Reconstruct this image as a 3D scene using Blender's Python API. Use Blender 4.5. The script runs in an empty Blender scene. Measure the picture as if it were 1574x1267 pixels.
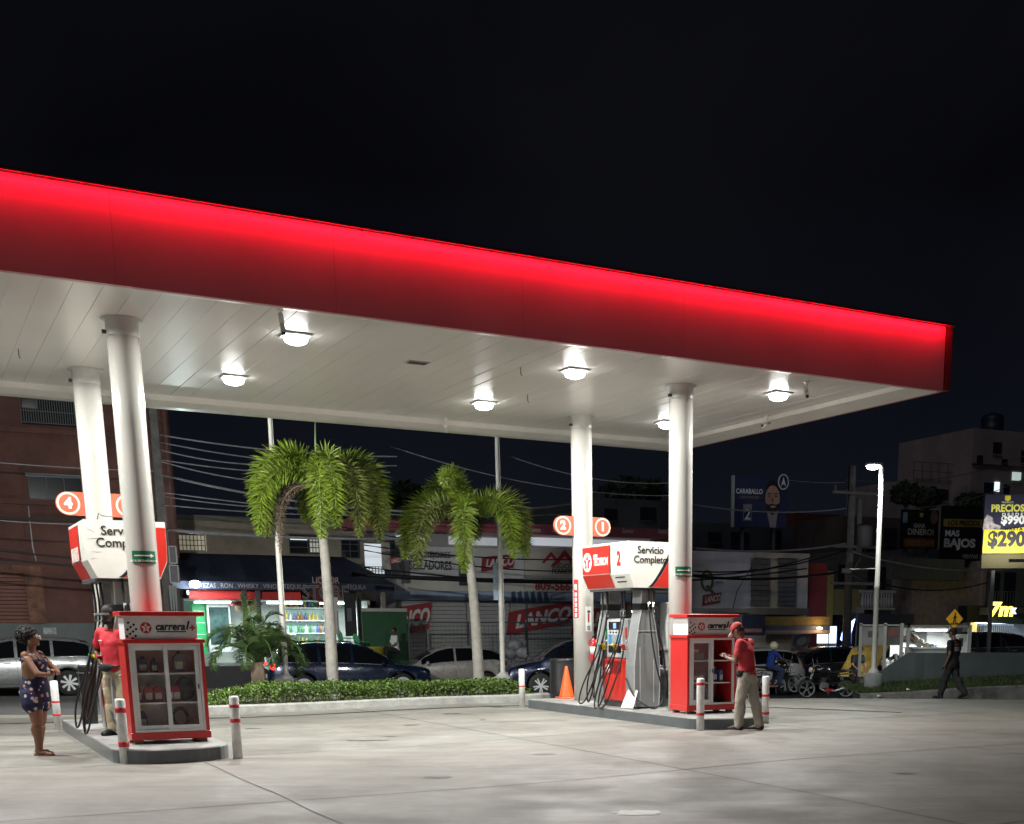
import bpy, bmesh, math, random
from mathutils import Vector, Matrix, Quaternion, noise
random.seed(7)
rad = math.radians
SC = bpy.context.scene
COL = SC.collection

# ------------------------------------------------------------------ camera
FPX, CXP, HCAM, YHOR, TAN = 1890.0, 1003.0, 1.6, 962.0, 0.2226     # measured on the 1574 px wide photograph
TH = math.atan(TAN); CYP = YHOR + FPX * TAN
cam = bpy.data.cameras.new('camera'); camo = bpy.data.objects.new('camera', cam); COL.objects.link(camo)
camo.location = (0, 0, HCAM); camo.rotation_euler = (math.pi / 2 - TH, 0, 0)
cam.sensor_fit = 'HORIZONTAL'; cam.sensor_width = 36.0; cam.lens = 36.0 * FPX / 1574.0
cam.shift_x = (787.0 - CXP) / 1574.0; cam.shift_y = (CYP - 633.5) / 1574.0
cam.clip_start = 0.1; cam.clip_end = 2000
SC.camera = camo

# ------------------------------------------------------------------ night sky, exposure
w = bpy.data.worlds.new('World'); SC.world = w; w.use_nodes = True
nt = w.node_tree; nt.nodes.clear()
out = nt.nodes.new('ShaderNodeOutputWorld'); bg = nt.nodes.new('ShaderNodeBackground')
sky = nt.nodes.new('ShaderNodeTexSky'); sky.sky_type = 'NISHITA'; sky.sun_disc = False
sky.sun_elevation = rad(-4.0); sky.sun_rotation = rad(200); sky.air_density = 1.5; sky.dust_density = 2.0
tc = nt.nodes.new('ShaderNodeTexCoord'); nz = nt.nodes.new('ShaderNodeTexNoise')
nz.inputs['Scale'].default_value = 1.6; nz.inputs['Detail'].default_value = 4; nz.inputs['Distortion'].default_value = 0.6
rp = nt.nodes.new('ShaderNodeValToRGB')
rp.color_ramp.elements[0].position = 0.42; rp.color_ramp.elements[0].color = (0.0006, 0.0007, 0.0017, 1)
rp.color_ramp.elements[1].position = 0.80; rp.color_ramp.elements[1].color = (0.0040, 0.0042, 0.0056, 1)
sep = nt.nodes.new('ShaderNodeSeparateXYZ'); mr = nt.nodes.new('ShaderNodeMapRange')
mr.inputs['From Min'].default_value = 0.0; mr.inputs['From Max'].default_value = 0.30
mr.inputs['To Min'].default_value = 1.0; mr.inputs['To Max'].default_value = 0.0
glow = nt.nodes.new('ShaderNodeMixRGB'); glow.inputs[1].default_value = (0, 0, 0, 1); glow.inputs[2].default_value = (0.0042, 0.0052, 0.0085, 1)
add = nt.nodes.new('ShaderNodeMixRGB'); add.blend_type = 'ADD'; add.inputs[0].default_value = 1
add2 = nt.nodes.new('ShaderNodeMixRGB'); add2.blend_type = 'ADD'; add2.inputs[0].default_value = 1
sc_ = nt.nodes.new('ShaderNodeMixRGB'); sc_.blend_type = 'MULTIPLY'; sc_.inputs[0].default_value = 1; sc_.inputs[2].default_value = (0.012, 0.012, 0.014, 1)
L = nt.links
L.new(tc.outputs['Generated'], nz.inputs['Vector']); L.new(nz.outputs['Fac'], rp.inputs['Fac'])
L.new(tc.outputs['Generated'], sep.inputs[0]); L.new(sep.outputs['Z'], mr.inputs['Value']); L.new(mr.outputs[0], glow.inputs[0])
L.new(rp.outputs[0], add.inputs[1]); L.new(glow.outputs[0], add.inputs[2])
L.new(sky.outputs[0], sc_.inputs[1]); L.new(sc_.outputs[0], add2.inputs[1]); L.new(add.outputs[0], add2.inputs[2])
L.new(add2.outputs[0], bg.inputs['Color']); bg.inputs['Strength'].default_value = 1.0
L.new(bg.outputs[0], out.inputs[0])
SC.view_settings.view_transform = 'Standard'; SC.view_settings.look = 'None'
SC.view_settings.exposure = 0.2; SC.view_settings.gamma = 1.0
SC.cycles.use_denoising = True; SC.cycles.max_bounces = 7; SC.cycles.diffuse_bounces = 4; SC.cycles.glossy_bounces = 3
SC.cycles.transparent_max_bounces = 12; SC.cycles.sample_clamp_indirect = 6.0; SC.cycles.caustics_reflective = False; SC.cycles.caustics_refractive = False

# added soft fill sun in place of unseen city lights, lifts the far facades
sl = bpy.data.lights.new('fill_sun', 'SUN'); sl.energy = 0.20; sl.angle = rad(25); sl.color = (.80, .88, 1.0)
so_ = bpy.data.objects.new('fill_sun', sl); COL.objects.link(so_); so_.rotation_euler = (rad(58), 0, rad(-28))

# ------------------------------------------------------------------ measuring helpers: where a sight line meets a real surface
RV = Vector((1, 0, 0)); FV = Vector((0, math.cos(TH), -math.sin(TH))); UV = Vector((0, math.sin(TH), math.cos(TH))); OC = Vector((0, 0, HCAM))
def ray(x, y): return RV * ((x - CXP) / FPX) - UV * ((y - CYP) / FPX) + FV
def onz(x, y, z=0.0):
    d = ray(x, y); return OC + d * ((z - HCAM) / d.z)
def ony(x, y, Y):
    d = ray(x, y); return OC + d * (Y / d.y)
PH = rad(30.8); P0 = (4.40, 19.95)           # the canopy's own axes: u along its long front, v towards the street
cP, sP = math.cos(PH), math.sin(PH)
def W(u, v, z=0.0): return Vector((P0[0] + u * cP - v * sP, P0[1] + u * sP + v * cP, z))
def UVof(x, y): dx, dy = x - P0[0], y - P0[1]; return dx * cP + dy * sP, -dx * sP + dy * cP
AF = math.atan(0.5); EF = Vector((math.cos(AF), math.sin(AF), 0)); MF = Vector((-math.sin(AF), math.cos(AF), 0)); OF = Vector((0, 49.5, 0))
def fl(px, py, off=0.0):                     # street-front plane of the shops across the road -> (s, z)
    d = ray(px, py); k = ((OF - OC).dot(MF) + off) / d.dot(MF); q = OC + d * k
    return (q - OF).dot(EF), q.z
def FW(s, off=0.0, z=0.0): return OF + EF * s + MF * off + Vector((0, 0, z))
def smooth(a, b, x):
    t = max(0.0, min(1.0, (x - a) / (b - a))); return t * t * (3 - 2 * t)
LIFT = .085                                   # the concrete rises a little towards the right island
def G(x, y):                                  # ground height: the road falls away to the right beyond the forecourt
    u, v = UVof(x, y)
    return LIFT * smooth(-9, -4.6, u) * (1 - smooth(2.0, 14.0, u)) * smooth(-12, -1, v) * (1 - smooth(7.5, 11, v)) - (0.55 + 0.25 * smooth(-3, 4, x)) * max(0.0, min(1.0, (y - 26.6) / 14.5))

# ------------------------------------------------------------------ materials
MATS = {}
def mat(name, col=(.5, .5, .5), rough=.55, metal=0.0, var=.10, scale=4.0, bump=0.0, bscale=30.0, coat=0.0, emit=None, es=0.0, spec=None, trans=0.0, alpha=1.0, sss=0.0):
    if name in MATS: return MATS[name]
    m = bpy.data.materials.new(name); m.use_nodes = True; n = m.node_tree; b = n.nodes['Principled BSDF']
    b.inputs['Roughness'].default_value = rough; b.inputs['Metallic'].default_value = metal
    b.inputs['Coat Weight'].default_value = coat; b.inputs['Coat Roughness'].default_value = 0.08
    b.inputs['Base Color'].default_value = (*col, 1)
    if spec is not None: b.inputs['Specular IOR Level'].default_value = spec
    if trans: b.inputs['Transmission Weight'].default_value = trans
    if alpha < 1: b.inputs['Alpha'].default_value = alpha
    if emit: b.inputs['Emission Color'].default_value = (*emit, 1); b.inputs['Emission Strength'].default_value = es
    t = n.nodes.new('ShaderNodeTexCoord')
    if var > 0:
        z = n.nodes.new('ShaderNodeTexNoise'); z.inputs['Scale'].default_value = scale; z.inputs['Detail'].default_value = 6; z.inputs['Roughness'].default_value = .65
        n.links.new(t.outputs['Object'], z.inputs['Vector'])
        r = n.nodes.new('ShaderNodeMapRange'); r.inputs['From Min'].default_value = .3; r.inputs['From Max'].default_value = .7
        r.inputs['To Min'].default_value = 1 - var * 1.6; r.inputs['To Max'].default_value = 1 + var * .6
        n.links.new(z.outputs['Fac'], r.inputs['Value'])
        h = n.nodes.new('ShaderNodeHueSaturation'); h.inputs['Color'].default_value = (*col, 1)
        n.links.new(r.outputs[0], h.inputs['Value']); n.links.new(h.outputs[0], b.inputs['Base Color'])
        r2 = n.nodes.new('ShaderNodeMapRange'); r2.inputs['To Min'].default_value = max(.02, rough - .12); r2.inputs['To Max'].default_value = min(1, rough + .12)
        n.links.new(z.outputs['Fac'], r2.inputs['Value']); n.links.new(r2.outputs[0], b.inputs['Roughness'])
    if bump > 0:
        z = n.nodes.new('ShaderNodeTexNoise'); z.inputs['Scale'].default_value = bscale; z.inputs['Detail'].default_value = 5
        n.links.new(t.outputs['Object'], z.inputs['Vector'])
        bp = n.nodes.new('ShaderNodeBump'); bp.inputs['Strength'].default_value = bump; bp.inputs['Distance'].default_value = .02
        n.links.new(z.outputs['Fac'], bp.inputs['Height']); n.links.new(bp.outputs[0], b.inputs['Normal'])
    MATS[name] = m
    return m

def ground_mat(name, c1, c2, rough, gloss_patches=True, scale=.35):
    m = bpy.data.materials.new(name); m.use_nodes = True; n = m.node_tree; b = n.nodes['Principled BSDF']
    t = n.nodes.new('ShaderNodeTexCoord')
    def noi(s, d, r=.6, dist=0.0):
        z = n.nodes.new('ShaderNodeTexNoise'); z.inputs['Scale'].default_value = s; z.inputs['Detail'].default_value = d
        z.inputs['Roughness'].default_value = r; z.inputs['Distortion'].default_value = dist; n.links.new(t.outputs['Object'], z.inputs['Vector']); return z
    big = noi(scale, 8, .62, .5); mid = noi(1.9, 8, .7, .8); fine = noi(45, 4, .8); spots = noi(1.1, 3, .5)
    r1 = n.nodes.new('ShaderNodeValToRGB'); r1.color_ramp.elements[0].position = .34; r1.color_ramp.elements[0].color = (*c1, 1)
    r1.color_ramp.elements[1].position = .66; r1.color_ramp.elements[1].color = (*c2, 1); n.links.new(big.outputs['Fac'], r1.inputs[0])
    v = n.nodes.new('ShaderNodeMapRange'); v.inputs['From Min'].default_value = .3; v.inputs['From Max'].default_value = .7; v.inputs['To Min'].default_value = .84; v.inputs['To Max'].default_value = 1.14
    n.links.new(mid.outputs['Fac'], v.inputs['Value'])
    f = n.nodes.new('ShaderNodeMapRange'); f.inputs['From Min'].default_value = .3; f.inputs['From Max'].default_value = .7; f.inputs['To Min'].default_value = .9; f.inputs['To Max'].default_value = 1.08
    n.links.new(fine.outputs['Fac'], f.inputs['Value'])
    st = n.nodes.new('ShaderNodeValToRGB'); st.color_ramp.elements[0].position = .60; st.color_ramp.elements[0].color = (1, 1, 1, 1)
    st.color_ramp.elements[1].position = .70; st.color_ramp.elements[1].color = (.74, .74, .74, 1)
    sn = noi(3.4, 6, .75, 1.2); n.links.new(sn.outputs['Fac'], st.inputs[0])
    mp = n.nodes.new('ShaderNodeMapping'); mp.inputs['Rotation'].default_value = (0, 0, -PH); mp.inputs['Scale'].default_value = (.16, 2.6, 1)
    n.links.new(t.outputs['Object'], mp.inputs[0]); zs = n.nodes.new('ShaderNodeTexNoise'); zs.inputs['Scale'].default_value = 1.3; zs.inputs['Detail'].default_value = 9; zs.inputs['Roughness'].default_value = .7; zs.inputs['Distortion'].default_value = .4; n.links.new(mp.outputs[0], zs.inputs['Vector'])
    ms = n.nodes.new('ShaderNodeMapRange'); ms.inputs['From Min'].default_value = .32; ms.inputs['From Max'].default_value = .68; ms.inputs['To Min'].default_value = .80; ms.inputs['To Max'].default_value = 1.12; n.links.new(zs.outputs['Fac'], ms.inputs['Value'])
    m0 = n.nodes.new('ShaderNodeMath'); m0.operation = 'MULTIPLY'; n.links.new(v.outputs[0], m0.inputs[0]); n.links.new(ms.outputs[0], m0.inputs[1]); v = m0
    mm = n.nodes.new('ShaderNodeMath'); mm.operation = 'MULTIPLY'; n.links.new(v.outputs[0], mm.inputs[0]); n.links.new(f.outputs[0], mm.inputs[1])
    mx = n.nodes.new('ShaderNodeMixRGB'); mx.blend_type = 'MULTIPLY'; mx.inputs[0].default_value = 1
    n.links.new(r1.outputs[0], mx.inputs[1]); n.links.new(mm.outputs[0], mx.inputs[2])
    mx2 = n.nodes.new('ShaderNodeMixRGB'); mx2.blend_type = 'MULTIPLY'; mx2.inputs[0].default_value = .25
    n.links.new(mx.outputs[0], mx2.inputs[1]); n.links.new(st.outputs[0], mx2.inputs[2]); n.links.new(mx2.outputs[0], b.inputs['Base Color'])
    rr = n.nodes.new('ShaderNodeMapRange'); rr.inputs['From Min'].default_value = .35; rr.inputs['From Max'].default_value = .65
    rr.inputs['To Min'].default_value = rough - (.15 if gloss_patches else .05); rr.inputs['To Max'].default_value = rough + .1
    n.links.new(spots.outputs['Fac'], rr.inputs['Value']); n.links.new(rr.outputs[0], b.inputs['Roughness'])
    bp = n.nodes.new('ShaderNodeBump'); bp.inputs['Strength'].default_value = .25; bp.inputs['Distance'].default_value = .008
    n.links.new(fine.outputs['Fac'], bp.inputs['Height']); n.links.new(bp.outputs[0], b.inputs['Normal'])
    MATS[name] = m
    return m

# ------------------------------------------------------------------ mesh builder
def frame(d):
    d = Vector(d).normalized(); up = Vector((0, 0, 1)) if abs(d.z) < .95 else Vector((0, 1, 0))
    a = d.cross(up).normalized(); b = a.cross(d).normalized(); return a, b, d
class MB:
    def __init__(s): s.v = []; s.f = []; s.sm = []
    def add(s, vs, fs, smooth=False):
        k = len(s.v); s.v += [tuple(x) for x in vs]; s.f += [tuple(i + k for i in f) for f in fs]; s.sm += [smooth] * len(fs); return s
    def box(s, c, d, rz=0.0, bev=0.0, M=None):
        hx, hy, hz = d[0] / 2, d[1] / 2, d[2] / 2
        if bev > 0:
            b = min(bev, hx * .9, hy * .9, hz * .9); vs = []; fs = []
            for z, e in ((-hz, b), (-hz + b, 0), (hz - b, 0), (hz, b)):
                X, Y = hx - e, hy - e
                for p in ((-X + b, -Y), (X - b, -Y), (X, -Y + b), (X, Y - b), (X - b, Y), (-X + b, Y), (-X, Y - b), (-X, -Y + b)): vs.append(Vector((p[0], p[1], z)))
            fs.append(tuple(range(7, -1, -1))); fs.append(tuple(range(24, 32)))
            for r in range(3):
                for i in range(8): j = (i + 1) % 8; fs.append((r * 8 + i, r * 8 + j, r * 8 + 8 + j, r * 8 + 8 + i))
        else:
            vs = [Vector((x, y, z)) for z in (-hz, hz) for x, y in ((-hx, -hy), (hx, -hy), (hx, hy), (-hx, hy))]
            fs = [(3, 2, 1, 0), (4, 5, 6, 7), (0, 1, 5, 4), (1, 2, 6, 5), (2, 3, 7, 6), (3, 0, 4, 7)]
        R = M if M is not None else Matrix.Rotation(rz, 3, 'Z')
        return s.add([R @ p + Vector(c) for p in vs], fs)
    def b2(s, x0, x1, y0, y1, z0, z1, bev=0.0): return s.box(((x0 + x1) / 2, (y0 + y1) / 2, (z0 + z1) / 2), (abs(x1 - x0), abs(y1 - y0), abs(z1 - z0)), 0, bev)
    def tube(s, pts, r, n=8, cap=True, rb=None):
        pts = [Vector(p) for p in pts]; m = len(pts); rs = r if isinstance(r, (list, tuple)) else [r] * m
        vs = []; a0 = None
        for i, p in enumerate(pts):
            d = (pts[min(i + 1, m - 1)] - pts[max(i - 1, 0)])
            if d.length < 1e-9: d = Vector((0, 0, 1))
            a, b, d = frame(d)
            if a0 is not None:
                a = (a0 - d * a0.dot(d)); a = a.normalized() if a.length > 1e-6 else frame(d)[0]; b = a.cross(d).normalized() * -1; b = d.cross(a)
            a0 = a; q = rs[i]; qa, qb = (q if isinstance(q, tuple) else (q, q))
            for k in range(n): t = 2 * math.pi * k / n; vs.append(p + a * (qa * math.cos(t)) + b * (qb * math.sin(t)))
        fs = []
        for i in range(m - 1):
            for k in range(n): j = (k + 1) % n; fs.append((i * n + k, i * n + j, i * n + n + j, i * n + n + k))
        s.add(vs, fs, True)
        if cap: s.add([], []); k0 = len(s.v) - m * n; s.f += [tuple(k0 + i for i in range(n - 1, -1, -1)), tuple(k0 + (m - 1) * n + i for i in range(n))]; s.sm += [False, False]
        return s
    def cyl(s, p0, p1, r, r2=None, n=16): return s.tube([p0, p1], [r, r if r2 is None else r2], n)
    def ell(s, c, r, n=12, m=8, R=None):
        vs = []; fs = []; c = Vector(c)
        if not isinstance(r, (tuple, list)): r = (r, r, r)
        for i in range(1, m):
            ph = math.pi * i / m
            for k in range(n):
                t = 2 * math.pi * k / n; p = Vector((r[0] * math.sin(ph) * math.cos(t), r[1] * math.sin(ph) * math.sin(t), r[2] * math.cos(ph)))
                vs.append((R @ p if R else p) + c)
        a = Vector((0, 0, r[2])); b = Vector((0, 0, -r[2])); vs += [(R @ a if R else a) + c, (R @ b if R else b) + c]
        for i in range(m - 2):
            for k in range(n): j = (k + 1) % n; fs.append((i * n + k, i * n + n + k, i * n + n + j, i * n + j))
        T, B = (m - 1) * n, (m - 1) * n + 1
        for k in range(n): j = (k + 1) % n; fs.append((T, k, j)); fs.append((B, (m - 2) * n + j, (m - 2) * n + k))
        return s.add(vs, fs, True)
    def lathe(s, prof, c=(0, 0, 0), n=24, R=None, smooth=True, sx=1.0, sy=1.0, cap=True):
        vs = []; fs = []; c = Vector(c)
        for r, z in prof:
            for k in range(n):
                t = 2 * math.pi * k / n; p = Vector((r * sx * math.cos(t), r * sy * math.sin(t), z)); vs.append((R @ p if R else p) + c)
        for i in range(len(prof) - 1):
            for k in range(n): j = (k + 1) % n; fs.append((i * n + k, i * n + j, i * n + n + j, i * n + n + k))
        s.add(vs, fs, smooth)
        if not cap: return s
        k0 = len(s.v) - len(prof) * n; s.f += [tuple(k0 + i for i in range(n - 1, -1, -1)), tuple(k0 + (len(prof) - 1) * n + i for i in range(n))]; s.sm += [False, False]
        return s
    def prism(s, poly, y0, y1, plane='xz', f=None):
        n = len(poly); g = f or ((lambda p, y: (p[0], y, p[1])) if plane == 'xz' else ((lambda p, y: (p[0], p[1], y)) if plane == 'xy' else (lambda p, y: (y, p[0], p[1]))))
        vs = [g(p, y0) for p in poly] + [g(p, y1) for p in poly]
        fs = [tuple(range(n)), tuple(range(2 * n - 1, n - 1, -1))] + [(i, n + i, n + (i + 1) % n, (i + 1) % n) for i in range(n)]
        return s.add(vs, fs)
    def quad(s, a, b, c, d): return s.add([a, b, c, d], [(0, 1, 2, 3)])
    def disc(s, c, r, y0, y1, n=28, sx=1.0): return s.prism([(c[0] + r * sx * math.cos(2 * math.pi * k / n), c[1] + r * math.sin(2 * math.pi * k / n)) for k in range(n)], y0, y1)
    def build(s, name, m, parent=None, loc=None, rz=None, fixn=True):
        me = bpy.data.meshes.new(name); me.from_pydata(s.v, [], s.f)
        me.polygons.foreach_set('use_smooth', s.sm)
        if fixn and len(s.f) < 60000:
            bm = bmesh.new(); bm.from_mesh(me); bmesh.ops.recalc_face_normals(bm, faces=bm.faces); bm.to_mesh(me); bm.free()
        me.materials.append(m)
        o = bpy.data.objects.new(name, me); COL.objects.link(o)
        if parent: o.parent = parent
        if loc is not None: o.location = loc
        if rz is not None: o.rotation_euler = (0, 0, rz)
        return o
def tag(o, label=None, cat=None, group=None, kind=None):
    if label: o['label'] = label
    if cat: o['category'] = cat
    if group: o['group'] = group
    if kind: o['kind'] = kind
    return o
def thing(name, label, cat, loc=(0, 0, 0), rz=0.0, group=None):
    o = bpy.data.objects.new(name, None); COL.objects.link(o); o.empty_display_size = .2
    o.location = loc; o.rotation_euler = (0, 0, rz); return tag(o, label, cat, group)
def copy_tree(o, parent=None):
    c = o.copy(); COL.objects.link(c); c.parent = parent
    for ch in list(o.children): copy_tree(ch, c)
    return c
def bake(o):                                   # apply modifiers without operators
    dg = bpy.context.evaluated_depsgraph_get(); dg.update(); ev = o.evaluated_get(dg)
    me = bpy.data.meshes.new_from_object(ev); o.modifiers.clear(); o.data = me; return o
def text(body, size, m, parent, loc, rot=(math.pi / 2, 0, 0), bold=0.0, shear=0.0, sx=1.0, align='CENTER', name='lettering', depth=.002, sp=1.0, ly=1.0, fw=None, fh=None):
    c = bpy.data.curves.new(name, 'FONT'); c.body = body; c.size = size; c.offset = bold; c.shear = shear; c.align_x = align; c.align_y = 'CENTER'
    c.extrude = depth; c.space_character = sp; c.space_line = ly; c.resolution_u = 3
    o = bpy.data.objects.new(name, c); COL.objects.link(o)
    dg = bpy.context.evaluated_depsgraph_get(); dg.update(); me = bpy.data.meshes.new_from_object(o.evaluated_get(dg))
    bpy.data.objects.remove(o); me.materials.clear(); me.materials.append(m)
    if fw:
        xs = [v.co.x for v in me.vertices]; ys = [v.co.y for v in me.vertices]; kx = fw / (max(xs) - min(xs)); ky = (fh / (max(ys) - min(ys))) if fh else kx; cx_, cy_ = (max(xs) + min(xs)) / 2, (max(ys) + min(ys)) / 2
        for v in me.vertices: v.co.x = (v.co.x - cx_) * kx; v.co.y = (v.co.y - cy_) * ky
    else:
        for v in me.vertices: v.co.x *= sx
    o = bpy.data.objects.new(name, me); COL.objects.link(o); o.parent = parent; o.location = loc; o.rotation_euler = rot; return o
def bar(mb, a, b, w_, h_=None):
    a, b = Vector(a), Vector(b); x, y, z = frame(b - a); M = Matrix((x, y, z)).transposed(); return mb.box((a + b) / 2, (w_, h_ or w_, (b - a).length), 0, 0, M)
def point(loc, power, r=.1, col=(1, 1, 1), parent=None, name='lamp_glow', size=None):
    l = bpy.data.lights.new(name, 'POINT'); l.energy = power; l.shadow_soft_size = r; l.color = col
    o = bpy.data.objects.new(name, l); COL.objects.link(o); o.location = loc
    if parent: o.parent = parent
    return o
def area(loc, power, sx, sy, rot=(0, 0, 0), col=(1, 1, 1), parent=None, name='lamp_glow', shape='RECTANGLE', spread=180):
    l = bpy.data.lights.new(name, 'AREA'); l.energy = power; l.shape = shape; l.size = sx; l.size_y = sy; l.color = col; l.spread = rad(spread)
    o = bpy.data.objects.new(name, l); COL.objects.link(o); o.location = loc; o.rotation_euler = rot
    if parent: o.parent = parent
    return o

# common materials
WHITE = mat('white_paint', (.86, .86, .83), .35, var=.05, coat=.3)
COLM = mat('column_paint', (.50, .49, .455), .24, var=.04, scale=1.5, coat=.5)
RED = mat('red_paint', (.72, .035, .035), .38, var=.06, coat=.2)
BLACK = mat('black_plastic', (.012, .012, .013), .4, var=.1)
RUBBER = mat('rubber', (.015, .015, .016), .5, var=.15)
STEEL = mat('brushed_steel', (.42, .43, .44), .32, metal=.85, var=.08)
GREY = mat('grey_plastic', (.30, .31, .32), .38, var=.05, coat=.2)
DGREY = mat('dark_grey_plastic', (.06, .062, .065), .45, var=.08)
GLASSD = mat('dark_glass', (.006, .007, .009), .06, var=0, spec=.7)
CHROME = mat('chrome', (.75, .76, .78), .2, metal=.6, var=.03)
YEL = mat('yellow_paint', (.75, .50, .02), .4)
BLUE = mat('blue_plastic', (.02, .10, .42), .35)
GREEN = mat('green_plastic', (.02, .25, .08), .4)
# ================================================================== THE SETTING: ground, road, pavement
def grid(name, xs, yf, m, dz=0.0, ny=50, kind='structure'):
    vs = []; fs = []
    for x in xs:
        y0, y1 = yf(x)
        for j in range(ny + 1):
            y = y0 + (y1 - y0) * (j / ny) ** 1.3; vs.append((x, y, G(x, y) + dz))
    for i in range(len(xs) - 1):
        for j in range(ny): a = i * (ny + 1) + j; fs.append((a, a + ny + 1, a + ny + 2, a + 1))
    o = MB().add(vs, fs, True).build(name, m); tag(o, kind=kind); return o
CONC = ground_mat('forecourt_concrete', (.20, .19, .17), (.27, .262, .238), .60)
ASPH = ground_mat('road_asphalt', (.055, .056, .058), (.085, .085, .085), .62)
PAVE = ground_mat('pavement_concrete', (.10, .10, .095), (.16, .155, .15), .7, False)
EDGE = [(-80, 22.7), (-11.7, 22.75), (-8.2, 22.85), (-2.4, 25.5), (-1.2, 26.2), (2.6, 26.5), (6.8, 27.3), (12, 29.5), (80, 50)]
def edge(x):
    for (a, p), (b, q) in zip(EDGE, EDGE[1:]):
        if a <= x <= b: return p + (q - p) * (x - a) / (b - a)
    return 50
xs = [-80, -60, -40, -30, -24] + [-20 + .8 * i for i in range(51)] + [24, 30, 40, 60, 80]
grid('ground', [-400, -150] + xs + [150, 400], lambda x: (-60, 700), mat('far_earth', (.02, .02, .018), .9), -.25, 70)
grid('road', xs, lambda x: (20.0, 60 + .5 * max(-40, min(60, x))), ASPH, -.012, 60)
grid('forecourt_floor', xs, lambda x: (0.3, edge(x)), CONC, 0.0, 60)
jm = mat('joint_sealant', (.085, .082, .074), .8, var=.3, scale=6)
mb = MB()
def strip(mb, a, b, w_, z=.004, n=40, wob=.0):
    a, b = Vector(a), Vector(b); d = (b - a).normalized(); p = Vector((-d.y, d.x)); k = len(mb.v); vs = []; fs = []
    for i in range(n + 1):
        c = a.lerp(b, i / n) + p * (noise.noise(Vector((i * .35, a.x, a.y))) * wob); ww = w_ * (.65 + .7 * abs(noise.noise(Vector((i * .9, 3, a.y)))))
        for s_ in (-.5, .5): q = c + p * s_ * ww; vs.append((q.x, q.y, G(q.x, q.y) + z))
    for i in range(n): fs.append((2 * i, 2 * i + 2, 2 * i + 3, 2 * i + 1))
    mb.add(vs, fs)
def WW(u, v): q = W(u, v); return (q.x, q.y)
for u, v0, v1 in ((-19, -18, 8), (-15, -18, 8), (-11.05, -18, .55), (-6.7, -18, 8.6), (-2.4, -16, .6), (2.0, -16, 5.5), (6.4, -14, 3.5), (10.8, -12, 3)):
    strip(mb, WW(u, v0), WW(u, v1), .015, wob=.03)
for v, u0, u1 in ((-7.8, -20, 16), (-3.35, -20, 16), (-12.3, -20, 16)): strip(mb, WW(u0, v), WW(u1, v), .020, wob=.03)
strip(mb, WW(-20, 1.1), WW(-12.1, 1.1), .018); strip(mb, WW(-10.5, 1.1), WW(-4.1, 1.1), .018); strip(mb, WW(-2.5, 1.1), WW(12, 1.1), .018)
tag(mb.build('expansion_joint', jm), kind='structure')
mb = MB(); pts = [(-19, 17.6), (-10.89, 20.66), (-2.56, 24.06), (2.3, 23.51), (4.44, 22.15)]
for a, b in zip(pts, pts[1:]): strip(mb, a, b, .13, .006, 60)
tag(mb.build('drain_channel', mat('drain_grate', (.012, .012, .012), .8, var=.3, scale=12)), kind='structure')
# pale cement patch and dark stains in the floor
def blob(name, c, rx, ry, m, z, n=36, sd=1):
    vs = [(c[0], c[1], G(c[0], c[1]) + z)]; fs = []
    for k in range(n):
        t = 2 * math.pi * k / n; r = 1 + .35 * noise.noise(Vector((math.cos(t) * 2.2, math.sin(t) * 2.2, sd)))
        X_, Y_ = c[0] + rx * r * math.cos(t), c[1] + ry * r * math.sin(t); vs.append((X_, Y_, G(X_, Y_) + z))
    for k in range(n): fs.append((0, 1 + k, 1 + (k + 1) % n))
    return tag(MB().add(vs, fs).build(name, m), kind='structure')
q = onz(980, 1250); blob('cement_patch', (q.x, q.y), .21, .14, mat('pale_cement', (.85, .83, .78), .55, var=.1), .004)
for i, (px, py, rx, ry) in enumerate(((565, 1139, .32, .06), (600, 1134, .10, .03), (530, 1138, .10, .02), (1390, 1198, .12, .04))):
    q = onz(px, py); blob('oil_stain', (q.x, q.y), rx, ry, mat('oil_stain_dark', (.11, .105, .095), .6, var=.3), .0045, sd=i + 3)
RS_ = random.Random(21)
for i in range(16):
    u, v = RS_.choice([(-8.2, 4), (-6.2, 3), (-14, 3), (-.6, 3), (-9.5, 6), (-5.5, 7), (1.5, 0), (-8, -1), (-4, -2.5), (-1, -4)]); q = W(u + RS_.uniform(-1.2, 1.2), v + RS_.uniform(-1.5, 1.5)); a = RS_.uniform(.05, .22)
    blob('oil_stain', (q.x, q.y), a, a * RS_.uniform(.5, 1.1), mat('oil_stain_soft', (.19, .18, .16), .45, var=.3), .0045 + i * .0001, sd=i + 30)
# far pavement in front of the shops
mb = MB(); n = 60
for off0, off1, h in ((-4.2, 6.0, .16),):
    vs = []; fs = []
    for i in range(n + 1):
        s_ = -34 + 80 * i / n; a = FW(s_, off0); b = FW(s_, off1); g = G(a.x, a.y)
        vs += [(a.x, a.y, g - .3), (a.x, a.y, g + h), (b.x, b.y, g + h)]
    for i in range(n): k = 3 * i; fs += [(k, k + 3, k + 4, k + 1), (k + 1, k + 4, k + 5, k + 2)]
    mb.add(vs, fs)
tag(mb.build('pavement', PAVE), kind='structure')

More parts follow.
